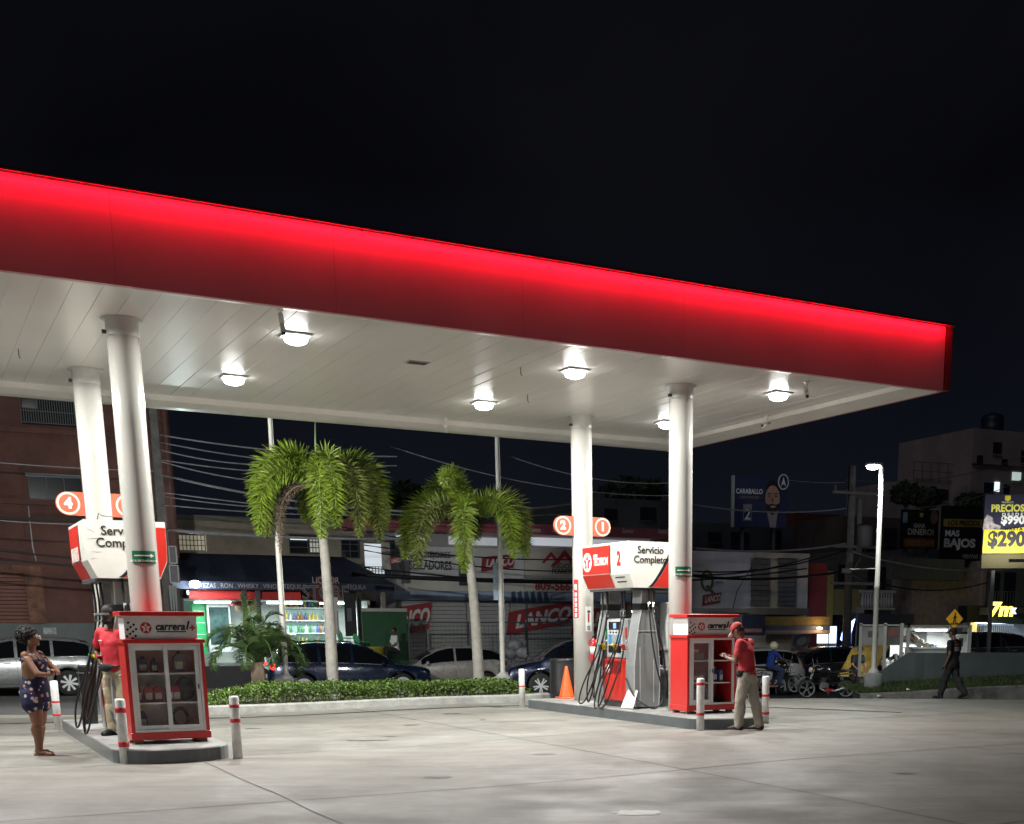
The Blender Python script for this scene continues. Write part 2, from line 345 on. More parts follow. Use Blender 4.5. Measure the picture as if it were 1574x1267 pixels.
# planter kerb with earth, right-hand verge with kerb and grass
KM = mat('kerb_concrete', (.36, .36, .34), .75, var=.22, scale=5, bump=.35, bscale=22)
def kerb(name, pts, w_, h, m=KM, closed=False, label=None):
    mb = MB(); prof = [(0, -.3), (0, h - .03), (.03, h), (w_ - .03, h), (w_, h - .03), (w_, -.3)]
    vs = []; fs = []; n = len(pts)
    for i, p in enumerate(pts):
        a = Vector(pts[(i - 1) % n] if closed else pts[max(i - 1, 0)]); b = Vector(pts[(i + 1) % n] if closed else pts[min(i + 1, n - 1)])
        d = (b - a).normalized(); q = Vector((-d.y, d.x))
        for o_, z in prof: c = Vector(p) + q * o_; vs.append((c.x, c.y, G(c.x, c.y) + z))
    k = len(prof)
    for i in range(n if closed else n - 1):
        j = (i + 1) % n
        for r in range(k - 1): fs.append((i * k + r, j * k + r, j * k + r + 1, i * k + r + 1))
    if not closed: fs += [tuple(range(k)), tuple((n - 1) * k + r for r in range(k - 1, -1, -1))]
    return tag(mb.add(vs, fs).build(name, m), kind='structure', label=label)
HA, HB = Vector((-8.05, 22.95)), Vector((-2.75, 25.35)); hd = (HB - HA).normalized(); hp = Vector((-hd.y, hd.x))
pk = [HA + hd * (i * (HB - HA).length / 12) for i in range(13)]
cc = HB + hp * 1.0
pk += [cc + (hd * math.sin(t) - hp * math.cos(t)) * 1.0 for t in [math.pi * i / 10 for i in range(1, 11)]]
pk += [HA + hp * 2.0 + hd * ((HB - HA).length * (1 - i / 12)) for i in range(1, 13)]
ca = HA + hp * 1.0
pk += [ca + (-hd * math.sin(t) + hp * math.cos(t)) * 1.0 for t in [math.pi * i / 10 for i in range(1, 10)]]
kerb('planter_kerb', [tuple(p) for p in pk], .16, .16, closed=True)
bm_ = MB(); bm_.add([(p[0], p[1], .12) for p in pk], [tuple(range(len(pk)))]); tag(bm_.build('planter_soil', mat('dark_soil', (.03, .022, .015), .95)), kind='structure')

VK = [ony(1322, 1077.5, 31.4), ony(1340, 1077, 31.2), ony(1380, 1075.5, 31.0), ony(1440, 1072, 30.8), ony(1500, 1068, 30.6), ony(1574, 1065, 30.4), ony(1700, 1058, 30.0)]
vx = [(p.x, p.y) for p in VK]
VZ = [p.z for p in VK]
mb = MB(); vs = []; fs = []
for p in VK: vs += [(p.x, p.y, p.z - .4), (p.x, p.y, p.z + .15), (p.x - .02, p.y + .03, p.z + .18), (p.x - .02, p.y + .16, p.z + .18)]
for i in range(len(VK) - 1):
    for r in range(3): k = i * 4 + r; fs.append((k, k + 4, k + 5, k + 1))
mb.add(vs, fs); tag(mb.build('verge_kerb', mat('verge_kerb_concrete', (.17, .17, .16), .8, var=.4, scale=3, bump=.35, bscale=22)), kind='structure')
mb = MB(); vs = []; fs = []
for p in VK:
    for j in range(6): vs.append((p.x, p.y + .14 + j * .75, p.z + .15 + .016 * j + .02 * noise.noise(Vector((p.x, j, 0)))))
for i in range(len(VK) - 1):
    for j in range(5): k = i * 6 + j; fs.append((k, k + 6, k + 7, k + 1))
mb.add(vs, fs, True); tag(mb.build('verge_soil', mat('verge_earth', (.035, .04, .018), .95, var=.3)), kind='structure')
mb = MB()
for i in range(9000):
    t = random.random() * (len(VK) - 1.001); k = int(t); p = VK[k].lerp(VK[k + 1], t - k); d = random.random() ** 1.2 * 3.6
    b = Vector((p.x, p.y + .17 + d, p.z + .15 + .016 * d / .75)); h = random.uniform(.03, .11); a = random.random() * 6.28; o_ = Vector((math.cos(a), math.sin(a), 0)) * .008
    l = Vector((random.uniform(-.05, .05), random.uniform(-.05, .05), h)); mb.add([b - o_, b + o_, b + l], [(0, 1, 2)])
tag(mb.build('grass', mat('grass_blades', (.045, .08, .014), .6, var=.4, scale=1.5), fixn=False), 'short grass on the raised verge below the grey retaining wall', 'grass', kind='stuff')

for px, py in ((1397, 1061), (1421, 1066), (1352, 1071)):
    q = ony(px, py, 31.0); o = MB().add([(-.07, -.03, 0), (.06, -.04, .03), (.08, .04, .01), (-.05, .05, .05)], [(0, 1, 2), (0, 2, 3)]).build('paper_scrap', WHITE, None, q); tag(o, 'small white paper scrap lying on the verge kerb', 'litter', 'paper scraps on the verge kerb')

# ================================================================== CANOPY
CAN = thing('canopy', 'long white forecourt canopy with red light-strip fascia on four round columns', 'canopy', W(0, 0, 0), PH)
UL = -21.0; ZF = 5.08; ZT = 5.99; ZC = 5.20
FASC = mat('fascia_red', (.44, .19, .20), .5, var=.10, scale=.7, coat=.08)
mb = MB(); n = 9; xs_ = [UL + (-UL) * i / n for i in range(n + 1)]
for i in range(n): mb.b2(xs_[i] + .0012, xs_[i + 1] - .0012, -.03, .05, ZF, ZT)
fas = mb.build('fascia', FASC, CAN)
mb = MB(); n = 3
for i in range(n): mb.b2(-.035, .045, .056 + 7.42 * i / n, .056 + 7.42 * (i + 1) / n - .006, ZF, ZT)
fas2 = mb.build('fascia', FASC, CAN)
MB().b2(.048, .135, -.034, .12, ZF + .02, ZT + .01).build('corner_trim', mat('corner_red', (.16, .012, .018), .4), CAN)
# LED strip under a projecting lip at the top of each fascia
lip = mat('lip_metal', (.02, .02, .024), .5)
MB().b2(UL, .05, -.178, -.032, ZT + .001, ZT + .014).build('fascia_lip', lip, fas)
MB().b2(UL, .05, -.172, -.150, ZT - .014, ZT + .0005).build('strip_housing', mat('strip_housing', (.35, .03, .04), .5), fas)
mb = MB(); [mb.b2(UL + .8 + k * 1.6 - .008, UL + .8 + k * 1.6 + .008, -.149, -.033, ZT - .006, ZT + .0005) for k in range(13)]; mb.build('strip_bracket', lip, fas)
for k in range(2):
    area((UL + 5.25 + k * 10.5, -.160, ZT - .018), 72, 10.48, .018, (rad(50), 0, 0), (1, .012, .040), fas, 'light_strip')
MB().b2(.046, .20, -.03, 7.45, ZT + .014, ZT + .034).build('fascia_lip', lip, fas2)
# soffit: long planks with real seams, each tilted by a hair, and a lower perimeter trim
SOF = mat('soffit_white', (.64, .635, .60), .34, var=.05, scale=.8, bump=.12, bscale=2.2, coat=.10)
mb = MB(); u = UL + .3; vs = []; fs = []
while u < -.42:
    w_ = min(.30, -.40 - u); t = random.uniform(-.0025, .0025); k = len(vs); nv = 14
    for j in range(nv + 1):
        v = .36 + (7.14 - .36) * j / nv; wv = .0035 * noise.noise(Vector((u * 3, j * .8, 0)))
        vs += [(u, v, ZC + .007), (u + .004, v, ZC - t + wv), (u + w_ - .004, v, ZC + t + wv), (u + w_, v, ZC + .007)]
    for j in range(nv):
        for r in range(3): a = k + j * 4 + r; fs.append((a, a + 1, a + 5, a + 4))
    u += w_
mb.add(vs, fs); mb.build('soffit', SOF, CAN, fixn=False)
TRM = mat('trim_white', (.72, .71, .66), .35, var=.06, coat=.3)
mb = MB()
mb.prism([(.05, ZF + .01), (.05, ZF + .3), (.40, ZF + .3), (.40, ZC), (.36, ZF + .06)], UL, -.05, f=lambda p, y: (y, p[0], p[1]))
mb.prism([(7.48, ZF - .02), (7.48, ZF + .3), (7.10, ZF + .3), (7.10, ZC), (7.14, ZF + .04), (7.36, ZF - .02)], UL, -.05, f=lambda p, y: (y, p[0], p[1]))
mb.prism([(-.06, ZF - .01), (-.06, ZF + .3), (-.46, ZF + .3), (-.46, ZC), (-.42, ZF + .06), (-.2, ZF + .02)], .045, 7.46, f=lambda p, y: (p[0], y, p[1]))
mb.build('perimeter_trim', TRM, CAN)
MB().b2(UL, -.04, 7.49, 7.60, ZF - .02, ZT - .1).build('rear_gutter', TRM, CAN)
MB().b2(UL, -.05, .06, 7.48, ZT - .08, ZT - .02).build('roof_deck', mat('roof_sheet', (.12, .12, .12), .6), CAN)
COLS = [(-11.31, 2.12), (-11.31, 5.60), (-3.30, 2.20), (-3.30, 5.52), (-19.3, 2.15), (-19.3, 5.55)]
for cu, cv in COLS:
    c = MB().lathe([(.185, .16), (.185, 2.0), (.185, 4.0), (.185, ZC + .01)], (cu, cv, 0), 40).build('column', COLM, CAN)
    MB().lathe([(.188, ZC - .20), (.190, ZC - .19), (.190, ZC - .012), (.24, ZC - .008), (.24, ZC - .002)], (cu, cv, 0), 32).build('collar', mat('collar_paint', (.55, .54, .51), .4), c)
    MB().b2(cu - .235, cu - .188, cv - .04, cv + .01, ZC - .18, ZC - .14).build('clip', DGREY, c)
# lamps
LENS = mat('lamp_lens', (1, 1, 1), .3, var=0, emit=(1, 1, .98), es=26)
lamps = [(-9.30, 1.82, 'bright square lamp on the white soffit beside the nearer left column, largest in the photo'), (-9.37, 4.98, 'soffit lamp nearest the rear left column'), (-5.34, 5.07, 'soffit lamp in the rear row above the two tall flagpoles'),
         (-5.26, 1.96, 'soffit lamp in front of the rear right column top'), (-1.71, 5.22, 'soffit lamp half hidden by the nearer right column'), (-1.67, 1.90, 'soffit lamp nearest the right end of the canopy')]
for i, (lu, lv, lab) in enumerate(lamps + [(-13.4, 1.9, None), (-13.4, 5.05, None), (-17.4, 3.4, None)]):
    t = thing('ceiling_light', lab or 'soffit lamp over the out of frame bay to the left', 'ceiling light', W(lu, lv, ZC), PH, 'square lamps under the canopy')
    MB().box((0, 0, -.016), (.36, .34, .026), 0, .01).build('housing', mat('lamp_housing', (.5, .5, .5), .4), t)
    MB().lathe([(.15, -.030), (.15, -.06), (.13, -.095), (.07, -.118), (.005, -.12)], n=20).build('lens', LENS, t)
    l = bpy.data.lights.new('lamp_glow', 'SPOT'); l.energy = 150; l.spot_size = rad(180); l.spot_blend = .04; l.shadow_soft_size = .12; l.color = (1, 1, .95)
    o = bpy.data.objects.new('lamp_glow', l); COL.objects.link(o); o.location = (0, 0, -.15); o.parent = t
    area((0, 0, -.14), 165, .24, .26, (0, 0, 0), (1, 1, .95), t)
# vent, hooks, cameras
t = thing('ceiling_vent', 'small grey rectangular vent in the white soffit', 'vent', W(-7.39, 2.63, ZC), PH)
MB().b2(-.16, .16, -.10, .10, -.012, .0).build('frame', mat('vent_frame', (.45, .45, .43), .5), t)
mb = MB()
for i in range(7): mb.b2(-.13, .13, -.08 + i * .024, -.068 + i * .024, -.018, -.013)
mb.build('grille', DGREY, t)
def cctv(u, v, dr, tl, label):
    t = thing('security_camera', label, 'camera', W(u, v, ZC), PH + dr, 'security cameras hanging under the canopy')
    MB().lathe([(.04, 0), (.04, -.02), (.018, -.03), (.016, -.10)], n=14).build('mount', WHITE, t)
    R = Matrix.Rotation(tl, 3, 'X'); c = Vector((0, -.02, -.15))
    MB().cyl(c + R @ Vector((0, .10, 0)), c + R @ Vector((0, -.12, 0)), .030, .033, 16).build('camera_body', WHITE, t)
    MB().cyl(c + R @ Vector((0, -.122, 0)), c + R @ Vector((0, -.140, 0)), .026, .022, 16).build('camera_lens', BLACK, t)
cctv(-9.80, .62, .2, 1.35, 'white tube camera hanging from the soffit behind the largest lamp')
cctv(-1.85, .95, -.5, .7, 'white tube camera near the right corner of the red fascia')
cctv(-.55, 3.75, -1.2, .3, 'short white camera on the right edge trim of the canopy')
cctv(-5.3, 6.9, 2.6, .5, 'small camera on the rear trim above the second flagpole')
for u, v, lab in ((-12.25, 4.55, 'thin dark hook hanging from the soffit at the far left'), (-6.0, 2.2, 'thin dark hook in the soffit left of the rear right lamp'), (-5.0, 4.1, 'thin dark hook in the soffit above the rear right column')):
    o = MB().tube([(0, 0, 0), (0, 0, -.09), (.015, 0, -.12)], .006, 6).build('hook', DGREY, None, W(u, v, ZC)); tag(o, lab, 'hook', 'hooks in the soffit')

fd = W(-11.9, 7.66, 5.0); t = thing('flood_lamp', 'small bright flood lamp on the rear gutter of the canopy facing the palms', 'flood lamp', fd, PH)
MB().box((0, 0, 0), (.22, .07, .16), 0, .01).build('housing', DGREY, t); MB().box((0, .038, -.01), (.19, .006, .13)).build('lens', LENS, t)
l = bpy.data.lights.new('lamp_glow', 'SPOT'); l.energy = 3300; l.spot_size = rad(150); l.spot_blend = .6; l.shadow_soft_size = .10; l.color = (.98, 1, .93)
o = bpy.data.objects.new('lamp_glow', l); COL.objects.link(o); o.location = (0, .10, -.01); o.rotation_euler = (rad(84), 0, rad(-22)); o.parent = t

# ================================================================== PUMP ISLANDS
ISM = mat('island_paint', (.11, .13, .14), .33, var=.18, scale=3, coat=.4, bump=.1)
IST = mat('island_top', (.33, .33, .32), .5, var=.25, scale=4, bump=.2)
def island(name, uc, label, z=0.0, front=0.0):
    t = thing(name, label, 'pump island', W(uc, 0, z), PH)
    out = [(.68, 6.42), (-.68, 6.42)]; m_ = 18
    for k in range(m_ + 1):
        a = math.pi * k / m_; out.append((-.68 * math.cos(a), 1.15 - front - .55 * math.sin(a)))
    out = out[::-1]
    MB().prism(out, -.12 if z else 0.0, .155, 'xy').build('kerb', ISM, t)
    ins = [(x * .93, 3.4 + (y - 3.4) * .985) for x, y in out]
    mb = MB(); n = len(out); lo = [(x * 1.0, y, .153) for x, y in out]; hi = [(x * .985, 3.4 + (y - 3.4) * .996, .17) for x, y in out]
    mb.add(lo + hi, [(i, (i + 1) % n, n + (i + 1) % n, n + i) for i in range(n)] + [tuple(range(n, 2 * n))]); mb.build('slab', IST, t)
    return t
island('pump_island', -11.33, 'left concrete pump island with rounded grey painted kerb')
island('pump_island', -3.34, 'right concrete pump island under the pump with the red number two', LIFT, .25)

# ---------------- bollards
BOL = mat('bollard_white', (.86, .86, .84), .45, var=.16, scale=7, bump=.25, bscale=14)
def bollard(px, py, label, r=.058, h=.76, bands=((.60, .66), (.20, .26)), z=0.0):
    q = onz(px, py, z) if py else Vector((.708, 18.35, z)); t = thing('bollard', label, 'bollard', (q.x, q.y, z), random.random(), 'white bollards with red reflective tape')
    MB().lathe([(r, 0), (r, h - .02), (r * .85, h), (.01, h + .004)], n=24).build('post', BOL, t)
    for a, b in bands: MB().lathe([(r + .0006, a), (r + .003, a + .002), (r + .003, b - .002), (r + .0006, b)], n=24).build('tape', mat('red_tape', (.70, .03, .04), .4, var=.2, scale=20), t)
bollard(193, 1174, 'white bollard with red bands in front of the left red cabinet')
bollard(366, 1166, 'white bollard standing alone to the right of the left pump island', bands=((.62, .66), (.44, .49)))
bollard(90, 1122, 'leaning white bollard between the woman and the left pump island', bands=((.42, .45), (.22, .25)))
bollard(803, 1091, 'white bollard at the rear end of the right pump island', bands=((.43, .45),), z=.04)
bollard(1076, 0, 'white bollard in front of the open red cabinet', bands=((.66, .70), (.22, .26)), z=LIFT)
bollard(1176, 1114, 'white bollard behind the attendant in khaki trousers', bands=((.44, .48), (.16, .20)), z=.06)

# ================================================================== marks shared by signs
def star(cx, cz, r, ri=None, n=5, a0=math.pi / 2):
    ri = ri or r * .40
    return [(cx + (r if k % 2 == 0 else ri) * math.cos(a0 + math.pi * k / n), cz + (r if k % 2 == 0 else ri) * math.sin(a0 + math.pi * k / n)) for k in range(2 * n)]
INKB = mat('black_ink', (.012, .012, .014), .5, var=0); INKR = mat('red_ink', (.62, .03, .035), .45, var=0); INKW = mat('white_ink', (.82, .82, .80), .5, var=0)
def XF(o, rot=None, loc=None):
    if rot: o.rotation_euler = rot
    if loc: o.location = loc
    return o
def star_logo(parent, loc, r, rot=(0, 0, 0), ring=INKR, st=INKW, tee=INKR, sx=1.0):
    a = MB().disc((0, 0), r, -.001, .001, sx=sx).build('emblem', ring, parent, loc); a.rotation_euler = rot
    s_ = MB().prism([(x * sx, z) for x, z in star(0, -.03 * r, r * .92, r * .42)], -.0035, -.0018).build('emblem_star', st, a)
    k = r * .10
    MB().prism([(-k * 2.6 * sx, r * .26), (-k * 2.6 * sx, r * .12), (-k * sx, r * .12), (-k * sx, -r * .45), (k * sx, -r * .45), (k * sx, r * .12), (k * 2.6 * sx, r * .12), (k * 2.6 * sx, r * .26)], -.006, -.004).build('emblem_letter', tee, s_)
    return a

# ---------------- oil cabinets
CABR = mat('cabinet_red', (.66, .035, .032), .36, var=.06, scale=3, coat=.25)
CABW = mat('cabinet_white', (.86, .86, .84), .4, var=.07, scale=5)
ALU = mat('aluminium_frame', (.84, .84, .82), .35, var=.08, coat=.1)
CGL = mat('cabinet_glass', (.6, .6, .6), .03, var=0, alpha=.05, spec=.6)
INT = mat('cabinet_inside', (.86, .80, .74), .5, var=.25, scale=6); INR = mat('cabinet_inside_red', (.42, .035, .03), .5, var=.15)
def cabinet(uc, label, opened):
    t = thing('oil_cabinet', label, 'cabinet', W(uc, 1.42, .17 + (LIFT if opened else 0)), PH, 'red and white oil cabinets on the pump islands'); t.scale.z = .95 if opened else 1.0
    w_, D = .92, .50; h0, h1 = .14, 1.22
    for x in (-w_ / 2 + .02, w_ / 2 - .02): MB().b2(x - .02, x + .02, .0, D, h0 + .002, h1 - .002).build('side_panel', CABR, t)
    MB().b2(-w_ / 2 + .041, w_ / 2 - .041, D - .02, D, h0, h1).build('back_panel', INR if opened else INT, t)
    MB().b2(-w_ / 2 - .012, w_ / 2 + .012, -.012, D + .01, .05, .139, .006).build('plinth', CABR, t)
    for x in (-.38, .38):
        for y in (.05, .42): MB().b2(x - .05, x + .05, y, y + .06, 0, .049).build('foot', mat('raw_wood', (.30, .20, .11), .7), t)
    MB().b2(-w_ / 2 - .02, w_ / 2 + .02, -.02, D + .01, h1, h1 + .05, .006).build('ledge', CABR, t)
    b = MB().b2(-w_ / 2 + .02, w_ / 2 - .06, .02, D - .05, h1 + .051, 1.545).build('sign_box', CABW, t)
    MB().b2(-w_ / 2 - .03, w_ / 2 + .03, -.03, D, 1.546, 1.60, .006).build('roof_cap', CABR, t)
    for z in (.48, .84): MB().b2(-w_ / 2 + .042, w_ / 2 - .042, .10, D - .022, z, z + .018).build('shelf', CABW, t)
    z0, z1 = h0 + .02, h1 - .02
    mb = MB(); x0, x1 = -w_ / 2 + .042, w_ / 2 - .042
    mb.b2(x0, x1, .005, .045, h0 + .001, z0 + .012); mb.b2(x0, x1, .005, .045, z1 - .012, h1 - .001); mb.b2(x0, x0 + .025, .005, .045, z0 + .013, z1 - .013); mb.b2(x1 - .025, x1, .005, .045, z0 + .013, z1 - .013)
    mb.build('door_track', ALU, t)
    def door(xa, xb, y):
        d = MB(); f = .048
        d.b2(xa, xa + f, y, y + .02, z0 + .015, z1 - .015); d.b2(xb - f, xb, y, y + .02, z0 + .015, z1 - .015)
        d.b2(xa + f, xb - f, y, y + .02, z0 + .015, z0 + .015 + f); d.b2(xa + f, xb - f, y, y + .02, z1 - .015 - f, z1 - .015)
        o = d.build('sliding_door', ALU, t)
        MB().b2(xa + f, xb - f, y + .008, y + .012, z0 + .015 + f, z1 - .015 - f).build('door_glass', CGL, o)
        MB().b2((xb - f * .6), (xb - f * .35), y - .012, y, .66, .72).build('lock', BLACK, o)
    if opened: door(x0 + .03, .03, .010); door(x0 + .05, .01, .034)
    else: door(x0 + .03, .03, .034); door(-.02, x1 - .03, .010)
    # sign artwork
    star_logo(t, (-.195, .0175, 1.405), .066)
    text('carrera', .118, INKB, t, (.09, .016, 1.408), bold=.003, shear=.25, fw=.345, fh=.064)
    text('1', .13, INKB, t, (.295, .015, 1.435), bold=.004, shear=.3, fw=.05, fh=.105)
    text('+', .13, INKR, t, (.345, .0145, 1.405), bold=.005, fw=.07)
    MB().b2(-.075, .27, .016, .018, 1.352, 1.364).build('underline', INKB, t)
    mb = MB()
    for i in range(4):
        for j in range(5):
            if (i + j) % 2 == 0 and not (i > 2 and j > 3):
                cx, cz = -w_ / 2 + .045 + i * .030 + j * .006, 1.305 + j * .040 - i * .012; s_ = .018
                mb.prism([(cx - s_, cz - .003), (cx, cz + s_), (cx + s_, cz + .003), (cx, cz - s_)], .0165, .0185)
    mb.build('chequer_pattern', INKB, t)
    return t
CL = cabinet(-11.25, 'red cabinet with two closed glass doors and white sign box, on the left pump island', False)
CR = cabinet(-3.19, 'red cabinet with its right door slid open, on the right pump island', True)
def bottle(cab, x, y, z, w_, d, h, col, capc, label, cat='bottle', grp=None, name='oil_bottle', lab=(.75, .72, .6)):
    o = cab.matrix_basis @ Vector((x, y, z)) if False else None
    ca = math.cos(PH); sa = math.sin(PH); l = cab.location; p = Vector((l.x + x * ca - y * sa, l.y + x * sa + y * ca, l.z + z * cab.scale.z + .001))
    t = thing(name, label, cat, p, PH + random.uniform(-.15, .15), grp)
    m = mat('bottle_%02d%02d%02d' % tuple(int(c * 99) for c in col), col, .35, var=.03)
    MB().prism([(-w_ / 2, 0), (w_ / 2, 0), (w_ / 2, h * .62), (w_ * .22, h * .86), (-w_ * .12, h * .86), (-w_ / 2, h * .70)], -d / 2, d / 2).build('flask', m, t)
    MB().cyl((w_ * .06, 0, h * .86), (w_ * .06, 0, h), w_ * .16, n=12).build('cap', mat('cap_%02d%02d%02d' % tuple(int(c * 99) for c in capc), capc, .4, var=0), t)
    MB().b2(-w_ * .38, w_ * .38, -d / 2 - .002, -d / 2 - .0005, h * .15, h * .5).build('label_patch', mat('label_%02d' % int(lab[0] * 99), lab, .5, var=.3, scale=30), t)
g = 'oil bottles in the left cabinet'; S0, S1, S2 = .158, .50, .86
bottle(CL, -.235, .25, S2, .11, .08, .20, (.03, .04, .16), (.03, .04, .16), 'blue oil bottle on the top shelf of the left cabinet', grp=g)
bottle(CL, -.10, .27, S2, .08, .07, .18, (.02, .03, .08), (.02, .02, .05), 'narrow dark blue bottle beside the blue one, left cabinet top shelf', grp=g)
for i, xx in enumerate((-.32, -.20, -.09, .05, .13)):
    bottle(CL, xx, .24, S1, .105, .07, .225, (.36, .02, .05), (.30, .015, .04), 'crimson oil bottle in the row of five inside the left cabinet', grp='row of crimson oil bottles')
bottle(CL, -.29, .25, S0, .11, .08, .27, (.10, .02, .16), (.70, .62, .02), 'purple bottle with yellow top on the bottom shelf of the left cabinet', grp=g)
bottle(CL, .19, .25, S2, .12, .09, .26, (.16, .19, .22), (.1, .1, .1), 'grey blue canister on the right half of the top shelf, left cabinet', grp=g)
o = MB().ell((0, 0, .15), (.13, .09, .155), 16, 10); o = o.build('black_bag', mat('bag_black', (.008, .008, .01), .35, var=.3, bump=1.0, bscale=12), None, CL.location + Vector((.24 * cP - .26 * sP, .24 * sP + .26 * cP, S1))); tag(o, 'crumpled black bag on the middle shelf of the left cabinet', 'bag')
mb = MB()
for k in range(4): mb.tube([(.10 * math.cos(a) * (1 - .08 * k), .03 * math.sin(a * 3), .14 + .13 * math.sin(a) * (1 - .08 * k)) for a in [2 * math.pi * i / 24 for i in range(25)]], .009, 6)
tag(mb.build('cable_coil', RUBBER, None, CL.location + Vector((.16 * cP - .25 * sP, .16 * sP + .25 * cP, S0)), PH), 'black coiled cable on the bottom shelf of the left cabinet', 'cable')
g = 'bottles in the open cabinet'
for i, (xx, c, h, lb) in enumerate(((.08, (.02, .03, .22), .21, 'dark blue bottle nearest the door edge, middle shelf of the open cabinet'), (.17, (.01, .03, .30), .24, 'tallest royal blue bottle on the middle shelf of the open cabinet'), (.28, (.10, .16, .34), .22, 'pale blue bottle farthest right on the middle shelf of the open cabinet'))):
    bottle(CR, xx, .20, S1, .075, .07, h, c, (.7, .7, .7) if i == 1 else (.05, .08, .3), lb, grp=g)
bottle(CR, .09, .20, S0, .08, .07, .26, (.20, .24, .42), (.6, .6, .62), 'lilac bottle on the bottom shelf of the open cabinet', grp=g)
bottle(CR, -.10, .24, S0, .13, .09, .27, (.55, .56, .54), (.5, .5, .5), 'white jug behind glass on the bottom shelf of the open cabinet', grp=g)
for i, xx in enumerate((-.28, -.16, -.06)):
    bottle(CR, xx, .26, S1, .10, .07, .20, (.30, .04, .04), (.25, .02, .02), 'dull red bottle behind the closed glass of the open cabinet', grp='dull red bottles behind glass')
bottle(CR, -.17, .25, S2 + .11, .12, .08, .12, (.55, .03, .04), (.5, .02, .03), 'short bright red can on a carton in the open cabinet', grp=g)
tag(MB().box((0, 0, .055), (.30, .16, .11), 0, .004).build('carton', mat('cardboard', (.34, .25, .16), .8), None, CR.location + Vector((-.19 * cP - .26 * sP, -.19 * sP + .26 * cP, S2 * .95)), PH), 'low cardboard carton on the top shelf of the open cabinet', 'carton')
tag(MB().ell((0, 0, .05), (.10, .07, .05), 12, 8).build('rag', mat('rag_dark', (.02, .018, .018), .9, bump=1, bscale=20), None, CR.location + Vector((.28 * cP - .25 * sP, .28 * sP + .25 * cP, S0 * .95)), PH), 'dark heaped rag on the bottom shelf of the open cabinet', 'rag')

